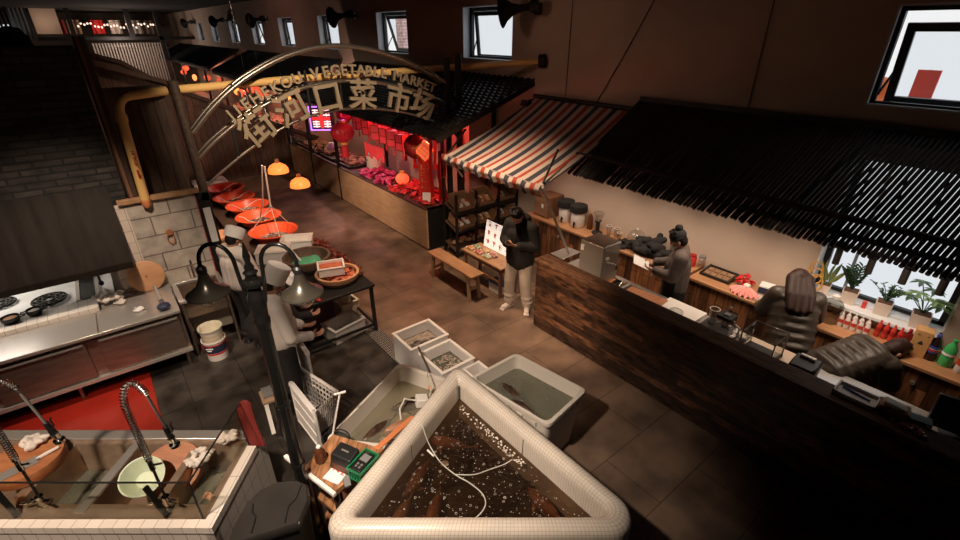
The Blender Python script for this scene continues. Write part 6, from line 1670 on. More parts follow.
# black food table
t = thing('food_table', 'black steel table holding wooden tubs and white boxes', 'table', (1.75, 6.5, 0))
part(t, 'tabletop', MB().box(1.28, 2.42, 5.38, 7.5, .74, .78), K['black'], bevel=.006)
for x in (1.33, 2.38):
    for y in (5.43, 7.42):
        part(t, 'leg', MB().box(x - .022, x + .022, y - .022, y + .022, 0, .74), K['black'], smooth=False)
part(t, 'low_rail', MB().box(1.33, 2.38, 5.42, 5.45, .10, .13).box(2.365, 2.395, 5.43, 7.42, .10, .13), K['black'], smooth=False)
def foambox(x, y, z, sx, sy, h, rz, label, frame=STREET, fill=None, fm=None, m=K['foam'], tk=.025, fh=.75):
    t = thing('foam_box', label, 'box', (x, y, z), rz, frame=frame)
    mm = MB(); a, b = sx / 2, sy / 2
    mm.box(-a, a, -b, b, 0, tk).box(-a, -a + tk, -b, b, tk, h).box(a - tk, a, -b, b, tk, h).box(-a + tk, a - tk, -b, -b + tk, tk, h).box(-a + tk, a - tk, b - tk, b, tk, h)
    part(t, 'box', mm, m, local=True, bevel=.006, smooth=False)
    r = MB(); e = tk + .012
    r.box(-a - .012, a + .012, -b - .012, -b + tk, h, h + .02).box(-a - .012, a + .012, b - tk, b + .012, h, h + .02).box(-a - .012, -a + tk, -b + tk, b - tk, h, h + .02).box(a - tk, a + .012, -b + tk, b - tk, h, h + .02)
    part(t, 'rim', r, m, local=True, bevel=.006, smooth=False)
    if fm: part(t, fill, MB().box(-a + tk, a - tk, -b + tk, b - tk, tk, h * fh), fm, local=True, smooth=False)
    return t
foambox(1.60, 7.06, .78, .46, .34, .17, -HEAD + .22, 'white foam box at the table end, nearest the tall chef hat', fill='ice', fm=K['foam'], fh=.6)
foambox(2.02, 7.24, .78, .46, .32, .17, -HEAD + .22, 'white foam box behind the dark wooden tub', fill='ice', fm=K['foam'], fh=.5)
def tub(x, y, z, r, h, label, m, inner, ih, im, nm='filling'):
    t = thing('wooden_tub', label, 'tub', (x, y, z))
    part(t, 'staves', MB().lathe([(r * .85, 0), (r * .98, h * .5), (r, h), (r * .88, h), (r * .86, h * .5), (r * .7, .02)], (x, y, z), 36), m)
    part(t, 'hoop', MB().lathe([(r * .965, h * .30), (r * .985, h * .42), (r * .95, h * .42)], (x, y, z), 36, capb=False, capt=False), K['iron'])
    return t
t = tub(1.90, 6.47, .78, .34, .19, 'wide dark wooden tub lined with green netting', mat('tubwood', (.17, .10, .065), .6, c2=(.11, .065, .045), scale=8, stretch=(3, 3, .4)), 0, 0, None)
part(t, 'green_net', remeshed(MB().ell((-.02, 0, .08), (.22, .2, .05)).ell((.02, -.06, .11), (.12, .10, .04)).ell((-.1, .06, .10), (.09, .1, .05)).ell((.12, .05, .09), (.08, .1, .04)), .012, 2), K['jade'], local=True)
part(t, 'ladle', MB().bar((1.80, 6.45, .92), (1.70, 6.60, 1.12), .035, .012), K['white'])
t = tub(2.08, 5.82, .78, .30, .12, 'shallow orange-brown tub of red meat beneath the white box', K['boardwood'], 0, 0, None)
m = MB(); rnd = random.Random(4)
for k in range(40):
    a, q_ = rnd.uniform(0, 6.28), .22 * math.sqrt(rnd.random())
    m.ell((2.08 + q_ * math.cos(a), 5.82 + q_ * math.sin(a), .86), (.05, .035, .025), (0, rnd.uniform(-.4, .4), rnd.uniform(0, 3)), 8, 5)
part(t, 'meat', m, K['meat'], kind='stuff')
foambox(2.02, 5.86, .90, .34, .27, .11, -HEAD + .35, 'white plastic box of orange meat balanced on the shallow tub', fill='meat', fm=K['meat'], fh=.85, tk=.015)
heap('dried_chillies', 'rope of dark red dried chillies along the street edge of the black table', 'chillies', 2.22, 2.44, 5.7, 7.3, .78, .12, 150, K['chilli'], 71, (.055, .025, .022))
foambox(2.0, 5.65, 0, .5, .34, .20, .2, 'dented white box on the floor under the black table', m=K['white'])
foambox(2.25, 6.1, 0, .30, .22, .24, .1, 'small pale box on the floor near the drain under the black table', m=K['cream'])
t = thing('tongs', 'red-handled tongs held low at the table corner', 'tongs', (1.62, 5.30, .79))
part(t, 'arms', MB().bar((1.62, 5.42, .80), (1.60, 5.60, .80), .012, .012).bar((1.66, 5.42, .80), (1.62, 5.60, .80), .012, .012), K['steel'])
part(t, 'grip', MB().ell((1.64, 5.42, .80), (.03, .05, .016)), K['redpaint'])

# ================================================================== street lamp post (in the turned frame)
t = thing('lamp_post', 'black cast-iron lamp post with two bell lamps on swan-neck arms', 'street lamp', (-1.385, 2.525, 0), frame=TURNED)
part(t, 'shaft', MB().lathe([(.060, .12), (.056, .5), (.048, .62), (.046, 1.0), (.042, 2.22)], seg=20), K['iron'], local=True)
part(t, 'plinth', MB().lathe([(.15, 0), (.15, .04), (.11, .07), (.10, .12), (.075, .18), (.06, .22)], seg=20), K['iron'], local=True)
part(t, 'collar', MB().lathe([(.042, 2.20), (.050, 2.24), (.052, 2.27), (.045, 2.29), (.048, 2.34), (.056, 2.42), (.052, 2.45), (.042, 2.47), (.040, 2.50), (.064, 2.52), (.066, 2.545), (.036, 2.56), (.034, 2.59), (.044, 2.605), (.026, 2.62)], seg=20), K['iron'], local=True)
part(t, 'finial', MB().lathe([(.024, 2.61), (.030, 2.64), (.016, 2.67), (.022, 2.71), (.012, 2.76), (.004, 2.80)], seg=14), K['iron'], local=True)
part(t, 'band', MB().lathe([(.050, .95), (.056, .97), (.050, .99)], seg=20), K['iron'], local=True)
part(t, 'band', MB().lathe([(.046, 1.55), (.052, 1.57), (.046, 1.59)], seg=20), K['iron'], local=True)
for s in (-1, 1):
    pts = [Vector((s * .05, 0, 2.40)), Vector((s * .072, 0, 2.54))]
    for i in range(13):
        a = PI - PI * i / 12
        pts.append(Vector((s * (.185 + .105 * math.cos(a)), 0, 2.66 + .13 * math.sin(a))))
    pts.append(Vector((s * .29, 0, 2.62)))
    part(t, 'arm', MB().tube(pts, .0125, 10), K['iron'], local=True)
    c = Vector((s * .29, 0, 2.455))
    part(t, 'lamp_shade', MB().lathe([(.128, 0), (.125, .010), (.092, .030), (.056, .062), (.036, .10), (.027, .14), (.021, .18), (.017, .18), (.030, .10), (.050, .060), (.086, .026), (.122, .004)], c, 32, capb=False, capt=False), K['bronze'], local=True)
    part(t, 'socket', MB().lathe([(.024, .135), (.030, .15), (.030, .175), (.018, .19)], c, 16), K['black'], local=True)
    part(t, 'globe', MB().lathe([(.005, -.085), (.04, -.074), (.070, -.042), (.078, 0.0), (.074, .02)], c, 24, capb=False, capt=False), K['globeglass'], local=True)
    for k in range(2):
        part(t, 'globe_glint', MB().tube([c + Vector((.077 * math.cos(a) * (1 - k), .077 * math.cos(a) * k, -.083 * math.sin(a))) for a in [PI * i / 14 for i in range(15)]], .0022, 5), K['satin'], local=True)  # thin steel hoops shaped as the curved highlights on the clear globe
    part(t, 'globe_rim_glint', MB().tube([c + Vector((.079 * math.cos(a), .079 * math.sin(a), -.002)) for a in [2 * PI * i / 24 for i in range(24)]], .003, 5, closed=True), K['satin'], local=True)  # bright ring added as the rim highlight of the clear globe
    part(t, 'bulb', MB().ell(c + Vector((0, 0, -.012)), (.028, .028, .036)), mat('unlit_bulb', (.55, .42, .30), .2), local=True)
def smoothline(pts, n=6):
    pts = [Vector(p) for p in pts]; out = []
    for i in range(len(pts) - 1):
        p0, p1, p2, p3 = [pts[max(0, min(len(pts) - 1, i + k))] for k in (-1, 0, 1, 2)]
        for s in range(n):
            u = s / n
            out.append(.5 * ((2 * p1) + (p2 - p0) * u + (2 * p0 - 5 * p1 + 4 * p2 - p3) * u * u + (3 * p1 - p0 - 3 * p2 + p3) * u ** 3))
    return out + [pts[-1]]
# ================================================================== tiled sink block (turned frame)
t = thing('sink_block', 'white tiled sink block with steel basins and a glass guard', 'sink', (-3.0, 2.5, 0), frame=TURNED)
part(t, 'tiled_front', MB().box(-4.8, -1.85, 2.09, 2.15, 0, .80), K['sinktile'], smooth=False)
m = MB()._add([(-1.85, 2.09, 0), (-1.85, 2.95, 0), (-1.85, 2.95, .80), (-1.85, 2.09, .80), (-1.91, 2.09, 0), (-1.91, 2.95, 0), (-1.91, 2.95, .80), (-1.91, 2.09, .80)], [(0, 1, 2, 3), (7, 6, 5, 4), (0, 4, 5, 1), (1, 5, 6, 2), (2, 6, 7, 3), (3, 7, 4, 0)])
part(t, 'tiled_end', m, K['sinktiley'], smooth=False)
part(t, 'tiled_ledge', MB().box(-4.8, -1.84, 2.08, 2.145, .80, .86).box(-1.915, -1.84, 2.145, 2.80, .80, .86), K['sinktiletop'], smooth=False)
part(t, 'back_panel', MB().box(-4.8, -1.91, 2.90, 2.95, 0, .80), K['darksteel'], smooth=False)
def basins(mm, spans, y0, y1, depth):
    xs = [-4.8]
    for a, b in spans:
        mm.box(xs[-1], a, 2.15, 2.95, .825, .85); xs.append(b)
    mm.box(xs[-1], -1.915, 2.15, 2.95, .825, .85)
    for a, b in spans:
        mm.box(a, b, 2.15, y0, .825, .85).box(a, b, y1, 2.95, .825, .85)
        z = .85 - depth
        for (p, q_) in (((a, y0), (b, y0)), ((b, y0), (b, y1)), ((b, y1), (a, y1)), ((a, y1), (a, y0))):
            cx, cy = (a + b) / 2, (y0 + y1) / 2
            f = .86
            P0, P1 = (p[0], p[1], .848), (q_[0], q_[1], .848)
            P2, P3 = (cx + (q_[0] - cx) * f, cy + (q_[1] - cy) * f, z), (cx + (p[0] - cx) * f, cy + (p[1] - cy) * f, z)
            mm._add([P0, P1, P2, P3], [(0, 1, 2, 3)])
        mm._add([(cx + (a - cx) * f, cy + (y0 - cy) * f, z), (cx + (b - cx) * f, cy + (y0 - cy) * f, z), (cx + (b - cx) * f, cy + (y1 - cy) * f, z), (cx + (a - cx) * f, cy + (y1 - cy) * f, z)], [(0, 1, 2, 3)])
    return mm
SP = [(-4.3, -3.42), (-3.34, -2.88), (-2.80, -2.36), (-2.30, -1.97)]
part(t, 'steel_basins', basins(MB(), SP, 2.27, 2.82, .27), mat('basin_steel', (.55, .40, .29), .32, .6, c2=(.42, .30, .215), scale=8), smooth=False)
part(t, 'back_rim', MB().box(-4.8, -1.93, 2.86, 2.96, .85, .875), K['steel'], bevel=.008)
part(t, 'divider', MB().box(-2.875, -2.805, 2.2, 2.86, .85, .858), K['steel'], smooth=False)
part(t, 'drain_water', MB().box(-3.31, -2.91, 2.32, 2.77, .60, .605).box(-2.26, -2.0, 2.32, 2.77, .64, .645), K['greywater'], smooth=False)
for i, (x, y) in enumerate(((-2.56, 2.36), (-2.10, 2.45))):
    part(t, 'food_scraps', heapmesh(x, y, .66 if i else .61, .08, 14, 70 + i), K['boardwood'], kind='stuff')
g = part(t, 'glass_guard', MB().box(-4.8, -1.935, 2.15, 2.158, .86, 1.22).box(-1.943, -1.935, 2.158, 2.92, .86, 1.22), K['guardglass'], smooth=False)
part(t, 'glass_edge', MB().box(-4.8, -1.934, 2.149, 2.159, 1.218, 1.226).box(-1.944, -1.934, 2.149, 2.159, .86, 1.22).box(-1.944, -1.934, 2.158, 2.92, 1.218, 1.226), K['black'], smooth=False, parent=g)
for x in (-3.25, -2.20):
    part(t, 'guard_bracket', MB().bar((x, 2.17, .86), (x - .09, 2.20, 1.12), .035, .02), K['black'])
def chopping(name, label, x, y, z, r, h, tilt, frame=TURNED):
    t = thing(name, label, 'chopping board', (x, y, z), frame=frame)
    q = Matrix.Translation((x, y, z)) @ Matrix.Rotation(tilt[0], 4, 'X') @ Matrix.Rotation(tilt[1], 4, 'Y')
    part(t, 'block', MB().lathe([(r * .985, 0), (r, .012), (r, h - .012), (r * .985, h)], seg=40).xf(q), K['rosewood'])
    part(t, 'band', MB().lathe([(r + .002, h * .30), (r + .002, h * .55)], seg=40, capb=False, capt=False).xf(q), mat('board_band', (.42, .12, .04), .5))
    return t, q
t, q = chopping('round_chopping_board', 'thick round chopping board spanning the first steel basin', -3.52, 2.60, .86, .235, .09, (0, 0))
t = thing('cleaver', 'steel cleaver lying on the thick chopping board', 'knife', (-3.5, 2.55, .962), frame=TURNED)
q = Matrix.Translation((-3.42, 2.58, .954)) @ Matrix.Rotation(.95, 4, 'Z')
part(t, 'blade', MB().prism([(-.22, -.045), (.0, -.05), (.0, .045), (-.20, .05), (-.22, .03)], 0, .004).xf(q), K['steel'], smooth=False)
part(t, 'handle', MB().tube([(0, -.01, .008), (.06, -.012, .014), (.14, -.01, .014)], [.012, .015, .012], 8).xf(q), K['white'])
part(t, 'guard_bolster', MB().box(-.005, .015, -.028, .016, 0, .018).xf(q), K['grey'])
rag('dish_cloth', 'knotted white cloth heaped on the thick chopping board', -3.56, 2.72, .952, .10, .09, .10, K['cloth'], 13, TURNED)
t, q = chopping('round_chopping_board', 'round chopping board propped upright in the basin behind the green bowl', -2.46, 2.64, .75, .225, .05, (.45, .10))
t = thing('green_bowl', 'pale green plastic bowl tipped against the propped chopping board', 'bowl', (-2.62, 2.36, .80), frame=TURNED)
q = Matrix.Translation((-2.575, 2.50, .83)) @ Matrix.Rotation(.42, 4, 'X') @ Matrix.Rotation(.22, 4, 'Y')
part(t, 'bowl', MB().lathe([(.065, -.03), (.115, .035), (.142, .075), (.152, .075), (.152, .070), (.136, .068), (.11, .032), (.06, -.015)], seg=36).xf(q), K['celadon'])
part(t, 'foot_ring', MB().lathe([(.065, -.04), (.065, -.028)], seg=28).xf(q), K['celadon'])
rag('work_glove', 'white work glove draped over the back rim of the sink block', -2.085, 2.84, .875, .085, .09, .09, K['cloth'], 21, TURNED)
rag('work_glove', 'white work glove with dark cuff lying over the last basin divider', -2.22, 2.66, .85, .11, .12, .08, K['cloth'], 25, TURNED)
def faucet(x, y, label, hx, spring_h, headz, rodtop):
    t = thing('spray_tap', label, 'tap', (x, y, .85), frame=TURNED)
    part(t, 'valve', MB().cyl((x - .07, y, .90), (x + .07, y, .90), .020).cyl((x, y, .85), (x, y, .95), .026).lathe([(.034, 0), (.034, .012), (.02, .02)], (x, y, .85), 16), K['chrome'])
    part(t, 'lever', MB().cyl((x + .05, y - .02, .91), (x + .11, y - .05, .93), .008).cyl((x - .05, y - .02, .91), (x - .10, y - .05, .93), .008), K['chrome'])
    part(t, 'rod', MB().cyl((x, y, .93), (x, y, rodtop), .009), K['black'])
    part(t, 'joint', MB().cyl((x, y, rodtop - .04), (x, y, rodtop + .05), .018).cyl((x, y, rodtop), (x + .07, y + .01, rodtop + .01), .008), K['chrome'])
    pts = [Vector((x, y, rodtop + .05)), Vector((x, y, spring_h - .12))]
    for i in range(9):
        a = PI - PI * i / 8
        pts.append(Vector((x + hx / 2 + hx / 2 * math.cos(a), y + .10 * (i / 8), spring_h - .10 + .13 * math.sin(a))))
    end = Vector((x + hx * 1.12, y + .13, headz))
    pts.append(pts[-1].lerp(end, .6))
    # coil round the path, straight bare hose after it
    part(t, 'hose', MB().tube(pts + [end], .009, 8), K['grey'])
    cm = MB(); coil = []
    L_ = [0]
    for a, b in zip(pts[:-1], pts[1:]): L_.append(L_[-1] + (b - a).length)
    N = int(L_[-1] * .80 / .021 * 8)
    for k in range(N):
        s = L_[-1] * .80 * k / (N - 1)
        j = max(i for i in range(len(L_)) if L_[i] <= s + 1e-9); j = min(j, len(pts) - 2)
        u = (s - L_[j]) / (L_[j + 1] - L_[j]); p = pts[j].lerp(pts[j + 1], u); d = (pts[j + 1] - pts[j]).normalized()
        a_ = d.cross(Vector((0, 1, 0))).normalized(); b_ = d.cross(a_)
        ph = k * 2 * PI / 8
        coil.append(p + a_ * .021 * math.cos(ph) + b_ * .021 * math.sin(ph))
    part(t, 'spring', cm.tube(coil, .0034, 5), K['chrome'])
    d = (end - pts[-1]).normalized()
    part(t, 'grip', MB().cyl(end, end + d * .11, .018, .021), K['black'])
    part(t, 'spray_head', MB().cyl(end + d * .11, end + d * .17, .024, .018).lathe([(.036, 0), (.036, .018), (.02, .028)], end + d * .17 + Vector((0, 0, -.02)), 18), K['chrome'])
    part(t, 'trigger', MB().tube([end + Vector((.02, 0, -.06)), end + Vector((.05, 0, -.02)), end + Vector((.042, 0, .02)), end + Vector((.055, 0, .05))], .006, 6), K['black'])
faucet(-2.24, 2.26, 'sprung steel spray tap arching up beside the green bowl', .075, 1.90, 1.48, 1.26)
faucet(-3.14, 2.26, 'sprung steel spray tap arching over the red mat by the chopping board', .16, 1.92, 1.52, 1.26)
t = thing('maroon_panel', 'curved maroon panel standing against the glass at the sink block end', 'panel', (-1.87, 2.85, .86), frame=TURNED)
def mp(u, v):
    return (-1.975 + .10 * u + .085 * v ** 1.5, 2.90 - .10 * v + .02 * u, 1.24 - .40 * v - .05 * (1 - v) * (2 * u - 1.1) ** 2)
part(t, 'panel', MB().grid(mp, 8, 12, (.008, .012, 0)), K['maroon'])
part(t, 'edge', MB().tube([Vector(mp(0, i / 10)) for i in range(11)], .006, 6), K['black'])

# bin
t = thing('wheeled_bin', 'dark grey bin with a moulded lid beside the sink block', 'bin', (-1.38, 2.1, 0), frame=TURNED)
LID = [(-1.60, 1.86), (-1.20, 2.02), (-1.19, 2.19), (-1.24, 2.32), (-1.32, 2.355), (-1.46, 2.345), (-1.56, 2.28), (-1.615, 2.17), (-1.625, 2.0)]
def off(poly, f):
    cx = sum(p[0] for p in poly) / len(poly); cy = sum(p[1] for p in poly) / len(poly)
    return [(cx + (x - cx) * f, cy + (y - cy) * f) for x, y in poly]
part(t, 'lid', MB().loft([[(x, y, z) for x, y in off(LID, f)] for f, z in ((1.0, .93), (1.02, .95), (1.0, .985), (.95, 1.0))]), K['bin'])
part(t, 'body', MB().loft([[(x, y, z) for x, y in off(LID, f)] for f, z in ((.75, 0), (.95, .93))]), K['bin'], smooth=False)
part(t, 'moulding', MB().tube([(-1.28, 2.31, 1.002), (-1.28, 2.20, 1.002), (-1.31, 2.14, 1.002), (-1.29, 2.02, 1.002)], .006, 6).tube([(-1.56, 2.16, 1.002), (-1.54, 2.10, 1.002), (-1.50, 2.06, 1.002), (-1.48, 1.95, 1.002)], .006, 6), K['black'])
part(t, 'front_trim', MB().tube([(-1.60, 1.875, .985), (-1.20, 2.03, .985)], .008, 6), K['satin'])

# ================================================================== triangular tiled fish tank (turned frame)
TRI = [(-.89, 2.17), (.95, 2.17), (-.205, 3.59)]
def offset_tri(d, r0=.045, seg=10):
    """inner triangle grown outward by d; each corner keeps its own rounding"""
    pts = []
    cs = [Vector(p) for p in TRI]
    for i in range(3):
        p, a, b = cs[i], cs[i - 1], cs[(i + 1) % 3]
        e1 = (p - a).normalized(); e2 = (b - p).normalized()
        n1 = Vector((e1.y, -e1.x)); n2 = Vector((e2.y, -e2.x))
        R = (.03 + d * .6, .05 + d * .85, .012 + d * .5)[i]
        ang = math.acos(max(-1, min(1, (-e1).dot(e2))))
        mit = p + (n1 + n2).normalized() * (d / math.sin(ang / 2))
        c = mit - (n1 + n2).normalized() * (R / math.sin(ang / 2))
        a1, a2 = math.atan2(n1.y, n1.x), math.atan2(n2.y, n2.x)
        while a2 < a1: a2 += 2 * PI
        for s in range(seg + 1):
            t_ = a1 + (a2 - a1) * s / seg
            pts.append(Vector((c.x + R * math.cos(t_), c.y + R * math.sin(t_))))
    out = []
    m = len(pts)
    for i in range(m):     # subdivide the straights so the tiles stay square
        a, b = pts[i], pts[(i + 1) % m]
        k = 12 if (b - a).length > .5 else 1
        for s in range(k): out.append(a.lerp(b, s / k))
    return out
PROFILE = [(0, .40), (0, .80), (.003, .835), (.012, .862), (.03, .884), (.055, .897), (.08, .90), (.105, .895), (.128, .88), (.143, .858), (.15, .83), (.15, .02)]
t = thing('tiled_tank', 'triangular fish tank clad in small cream mosaic tiles', 'fish tank', (-.05, 2.7, 0), frame=TURNED)
rings = [[(p.x, p.y, z) for p in offset_tri(d)] for d, z in PROFILE]
mid = offset_tri(.075)
run = [0]
for a, b in zip(mid, mid[1:] + mid[:1]): run.append(run[-1] + (b - a).length)
vl = [0]
for a, b in zip(PROFILE[:-1], PROFILE[1:]): vl.append(vl[-1] + math.hypot(b[0] - a[0], b[1] - a[1]))
bm = bmesh.new(); uvl = bm.loops.layers.uv.new('tiles')
gv = [[bm.verts.new(Vector(v) - Vector((-.05, 2.7, 0))) for v in r] for r in rings]
n = len(mid)
for i in range(len(rings) - 1):
    for k in range(n):
        l = (k + 1) % n
        f = bm.faces.new([gv[i][k], gv[i][l], gv[i + 1][l], gv[i + 1][k]]); f.smooth = True
        for lp, (kk, ii) in zip(f.loops, ((k, i), (k + 1, i), (k + 1, i + 1), (k, i + 1))):
            lp[uvl].uv = (run[kk], vl[ii])
bmesh.ops.recalc_face_normals(bm, faces=bm.faces)
me = bpy.data.meshes.new('tiled_wall'); bm.to_mesh(me); bm.free()
part(t, 'tiled_wall', me, K['mosaic'], local=True)
inner = offset_tri(.0)
part(t, 'tank_floor', MB().prism([(p.x, p.y) for p in inner], .36, .40), mat('tank_bottom', (.09, .055, .033), .6, c2=(.05, .03, .018), scale=5))
part(t, 'water', MB()._add([(p.x, p.y, .655) for p in offset_tri(-.001)], [tuple(range(n))]), K['darkwater'])
for (jx, jy), k in (((-.574, 2.83), 0), ((.364, 2.89), 1)):
    part(t, 'joint_line', MB().obox((jx, jy, .745), (.006, .006, .17), (0, 0, .4)), K['black'])
part(t, 'joint_line', MB().box(-.208, -.202, 3.55, 3.575, .66, .83), K['black'])
rnd = random.Random(21)
def inside(x, y, mgn=.06):
    for i in range(3):
        (ax, ay), (bx, by) = TRI[i], TRI[(i + 1) % 3]
        e = Vector((bx - ax, by - ay)).normalized()
        if (x - ax) * (-e.y) + (y - ay) * e.x < mgn: return False
    return True
def fish(x, y, z, L_, a, label, m, frame=TURNED, group=None, bend=.2):
    t = thing('fish', label, 'fish', (x, y, z), a, group, frame)
    rg = []
    for i in range(11):
        u = i / 10
        w_ = .11 * L_ * (math.sin(PI * min(1, u * 1.15)) ** .7 if u < .87 else .0) + .012 * L_ + (0 if u < .87 else 0)
        h_ = w_ * 1.35
        cx, cy = L_ * (u - .45), bend * L_ * .5 * (u - .3) ** 2
        rg.append([(cx, cy + w_ * math.cos(q), h_ * math.sin(q)) for q in [2 * PI * k / 10 for k in range(10)]])
    part(t, 'body', MB().loft(rg), m, local=True)
    ex, ey = rg[-1][0][0], bend * L_ * .5 * .49
    part(t, 'tail_fin', MB()._add([(ex - .02, ey, .01), (ex + .16 * L_, ey + .03, .10 * L_), (ex + .11 * L_, ey + .02, 0), (ex + .16 * L_, ey + .03, -.10 * L_), (ex - .02, ey + .006, -.01)], [(0, 1, 2), (0, 2, 4), (2, 3, 4)]), m, local=True)
    part(t, 'dorsal_fin', MB()._add([(-.1 * L_, 0, .10 * L_), (.02 * L_, .004, .21 * L_), (.22 * L_, .01, .13 * L_), (.22 * L_, 0, .08 * L_)], [(0, 1, 2, 3)]), m, local=True)
    for s in (-1, 1):
        part(t, 'side_fin', MB()._add([(-.2 * L_, s * .09 * L_, -.03), (-.05 * L_, s * .22 * L_, -.04), (-.08 * L_, s * .09 * L_, -.03)], [(0, 1, 2)]), m, local=True)
        part(t, 'eye', MB().ell((-.39 * L_, s * .05 * L_, .02), (.008, .008, .008), seg=8, rings=5), K['black'], local=True)
    return t
FS = [(-.62, 2.36, .60, 1.15, 'palefish', 'pale orange fish nosing the front corner of the tiled tank near the bin'), (-.36, 2.42, .50, 1.3, 'orangefish', 'red-orange fish in the tiled tank, second from the bin corner'), (.50, 2.48, .56, -.95, 'orangefish', 'red-orange fish along the bar side of the tiled tank'),
      (.1, 2.5, .40, .4, 'carp', 'dark fish in the middle of the tiled tank'), (-.2, 2.85, .42, .9, 'carp', 'dark fish below the white air hose in the tiled tank'), (-.30, 3.1, .52, -.3, 'orangefish', 'orange fish below the white air stone in the tiled tank'),
      (.15, 2.9, .45, -.8, 'carp', 'dark fish near the bar-side wall of the tiled tank'), (.45, 2.3, .48, .1, 'carp', 'dark fish at the front wall of the tiled tank'), (-.1, 2.3, .50, 2.8, 'carp', 'dark fish at the front wall below the floating rings'), (-.52, 2.72, .46, 1.1, 'orangefish', 'orange fish along the desk-side wall of the tiled tank'), (-.12, 3.2, .40, 1.6, 'carp', 'small dark fish near the apex of the tiled tank')]
for x, y, z, a, m, l in FS:
    L_ = .42 if m != 'carp' else .50
    fish(x, y, .56 if m != 'carp' else .52, L_ * (.72 if abs(y - 3.2) < .01 else 1), a, l, K[m], group='fish in the tiled tank', bend=.25)
bub = MB()
for k in range(420):
    for _ in range(30):
        x, y = rnd.uniform(-.85, .9), rnd.uniform(2.17, 3.5)
        if inside(x, y, .03): break
    r = rnd.choice((.0025, .003, .003, .004, .0045, .009))
    if r > .008:
        bub.tube([(x + r * math.cos(q), y + r * math.sin(q), .657) for q in [2 * PI * i / 9 for i in range(9)]], .0011, 4, closed=True)
    else:
        bub.ell((x, y, .656), (r, r, r * .5), (0, 0, 0), 6, 4)
for k in range(150):   # froth along the bar-side wall near the apex
    u = rnd.random() ** .7; p = Vector(TRI[2]).lerp(Vector(TRI[1]), .04 + .5 * u) + Vector((-.05, -.04)) * rnd.random()
    q_ = rnd.uniform(.003, .009); bub.ell((p.x - .03, p.y - .025, .656), (q_, q_, .004), (0, 0, 0), 7, 4)
solo('bubbles', 'bubbles and froth floating on the dark water of the tiled tank', 'bubbles', bub, K['bubble'], (0, 2.7, .656), frame=TURNED, kind='stuff')
t = thing('air_hose', 'clear air hose looping over the water of the tiled tank', 'hose', (-.2, 2.8, .66), frame=TURNED)
part(t, 'hose', MB().tube(smoothline([(-.55, 3.02, .905), (-.49, 2.98, .89), (-.465, 2.96, .80), (-.42, 2.92, .70), (-.33, 2.80, .665), (-.20, 2.68, .66), (-.08, 2.60, .66), (.02, 2.50, .66), (.04, 2.40, .66), (-.03, 2.30, .66), (-.16, 2.23, .66), (-.28, 2.22, .66)]), .0045, 8), K['hose'])
part(t, 'branch', MB().tube(smoothline([(-.20, 2.68, .664), (-.05, 2.68, .664), (.08, 2.73, .664), (.20, 2.78, .664), (.27, 2.80, .70)]), .004, 8), K['hose'])
part(t, 'valve', MB().cyl((-.45, 2.90, .70), (-.39, 2.85, .683), .009), K['white'])
for k, (x, y) in enumerate(((-.32, 2.215), (-.28, 2.235))):
    part(t, 'ring', MB().tube([(x + (.055 - .01 * k) * math.cos(q), y + .03 * math.sin(q), .664 + .004 * k) for q in [2 * PI * i / 16 for i in range(16)]], .006, 6, closed=True), K['hose'])
part(t, 'air_stone', MB().ell((-.30, 2.82, .63), (.035, .03, .012)), K['white'])

# ================================================================== plastic tanks and boxes
def crate_tank(name, label, c, corners_top, h, shrink, wall_m, water_m, wz, cat='tank', rimw=.028):
    t = thing(name, label, cat, (c[0], c[1], 0), frame=TURNED)
    T4 = [Vector((x, y)) for x, y in corners_top]
    cx = sum((p for p in T4), Vector((0, 0))) / 4
    def rr(f, d, r=.07, seg=5):
        P = [cx + (p - cx) * f for p in T4]
        P = [p + (p - cx).normalized() * d for p in P]
        out = []
        for i in range(4):
            p, a, b = P[i], P[i - 1], P[(i + 1) % 4]
            for s in range(seg + 1):
                u = s / seg
                q0, q1 = p + (a - p).normalized() * r, p + (b - p).normalized() * r
                out.append(q0 * (1 - u) ** 2 + p * 2 * u * (1 - u) + q1 * u * u)
        return out
    def R(f, d, z): return [(p.x, p.y, z) for p in rr(f, d)]
    part(t, 'tub', MB().loft([R(shrink, 0, 0), R(1, 0, h - .05), R(1, .0, h), R(1, -.016, h), R(1, -.02, h - .05), R(shrink, -.02, .03)], cap=True), wall_m)
    rim = MB().loft([R(1, .0, h - .045), R(1, rimw, h - .045), R(1, rimw + .006, h - .02), R(1, rimw, h + .004), R(1, .0, h + .010), R(1, -.016, h + .006), R(1, -.02, h - .01)], cap=False)
    part(t, 'rim', rim, wall_m)
    f = shrink + (1 - shrink) * wz / h
    part(t, 'water', MB()._add(R(f, -.02, wz), [tuple(range(len(R(1, 0, 0))))]), water_m)
    for i in range(4):
        a, b = T4[i], T4[(i + 1) % 4]
        for k in range(1, 6):
            p = a.lerp(b, k / 6); d = (p - cx).normalized()
            e = (b - a).normalized()
            part(t, 'rim_rib', MB().bar((p.x + d.x * .012 - e.x * .03, p.y + d.y * .012 - e.y * .03, h - .075), (p.x + d.x * .012 + e.x * .03, p.y + d.y * .012 + e.y * .03, h - .075), .02, .03), wall_m, smooth=False)
    return t
crate_tank('fish_tub', 'big milky plastic fish tub of pale water behind the wooden desk', (-.8, 3.55), [(-1.36, 3.07), (-.62, 3.18) if False else (-.60, 2.96), (-.36, 3.86), (-.88, 4.12)], .65, .92, K['tankplastic'], K['palewater'], .47)
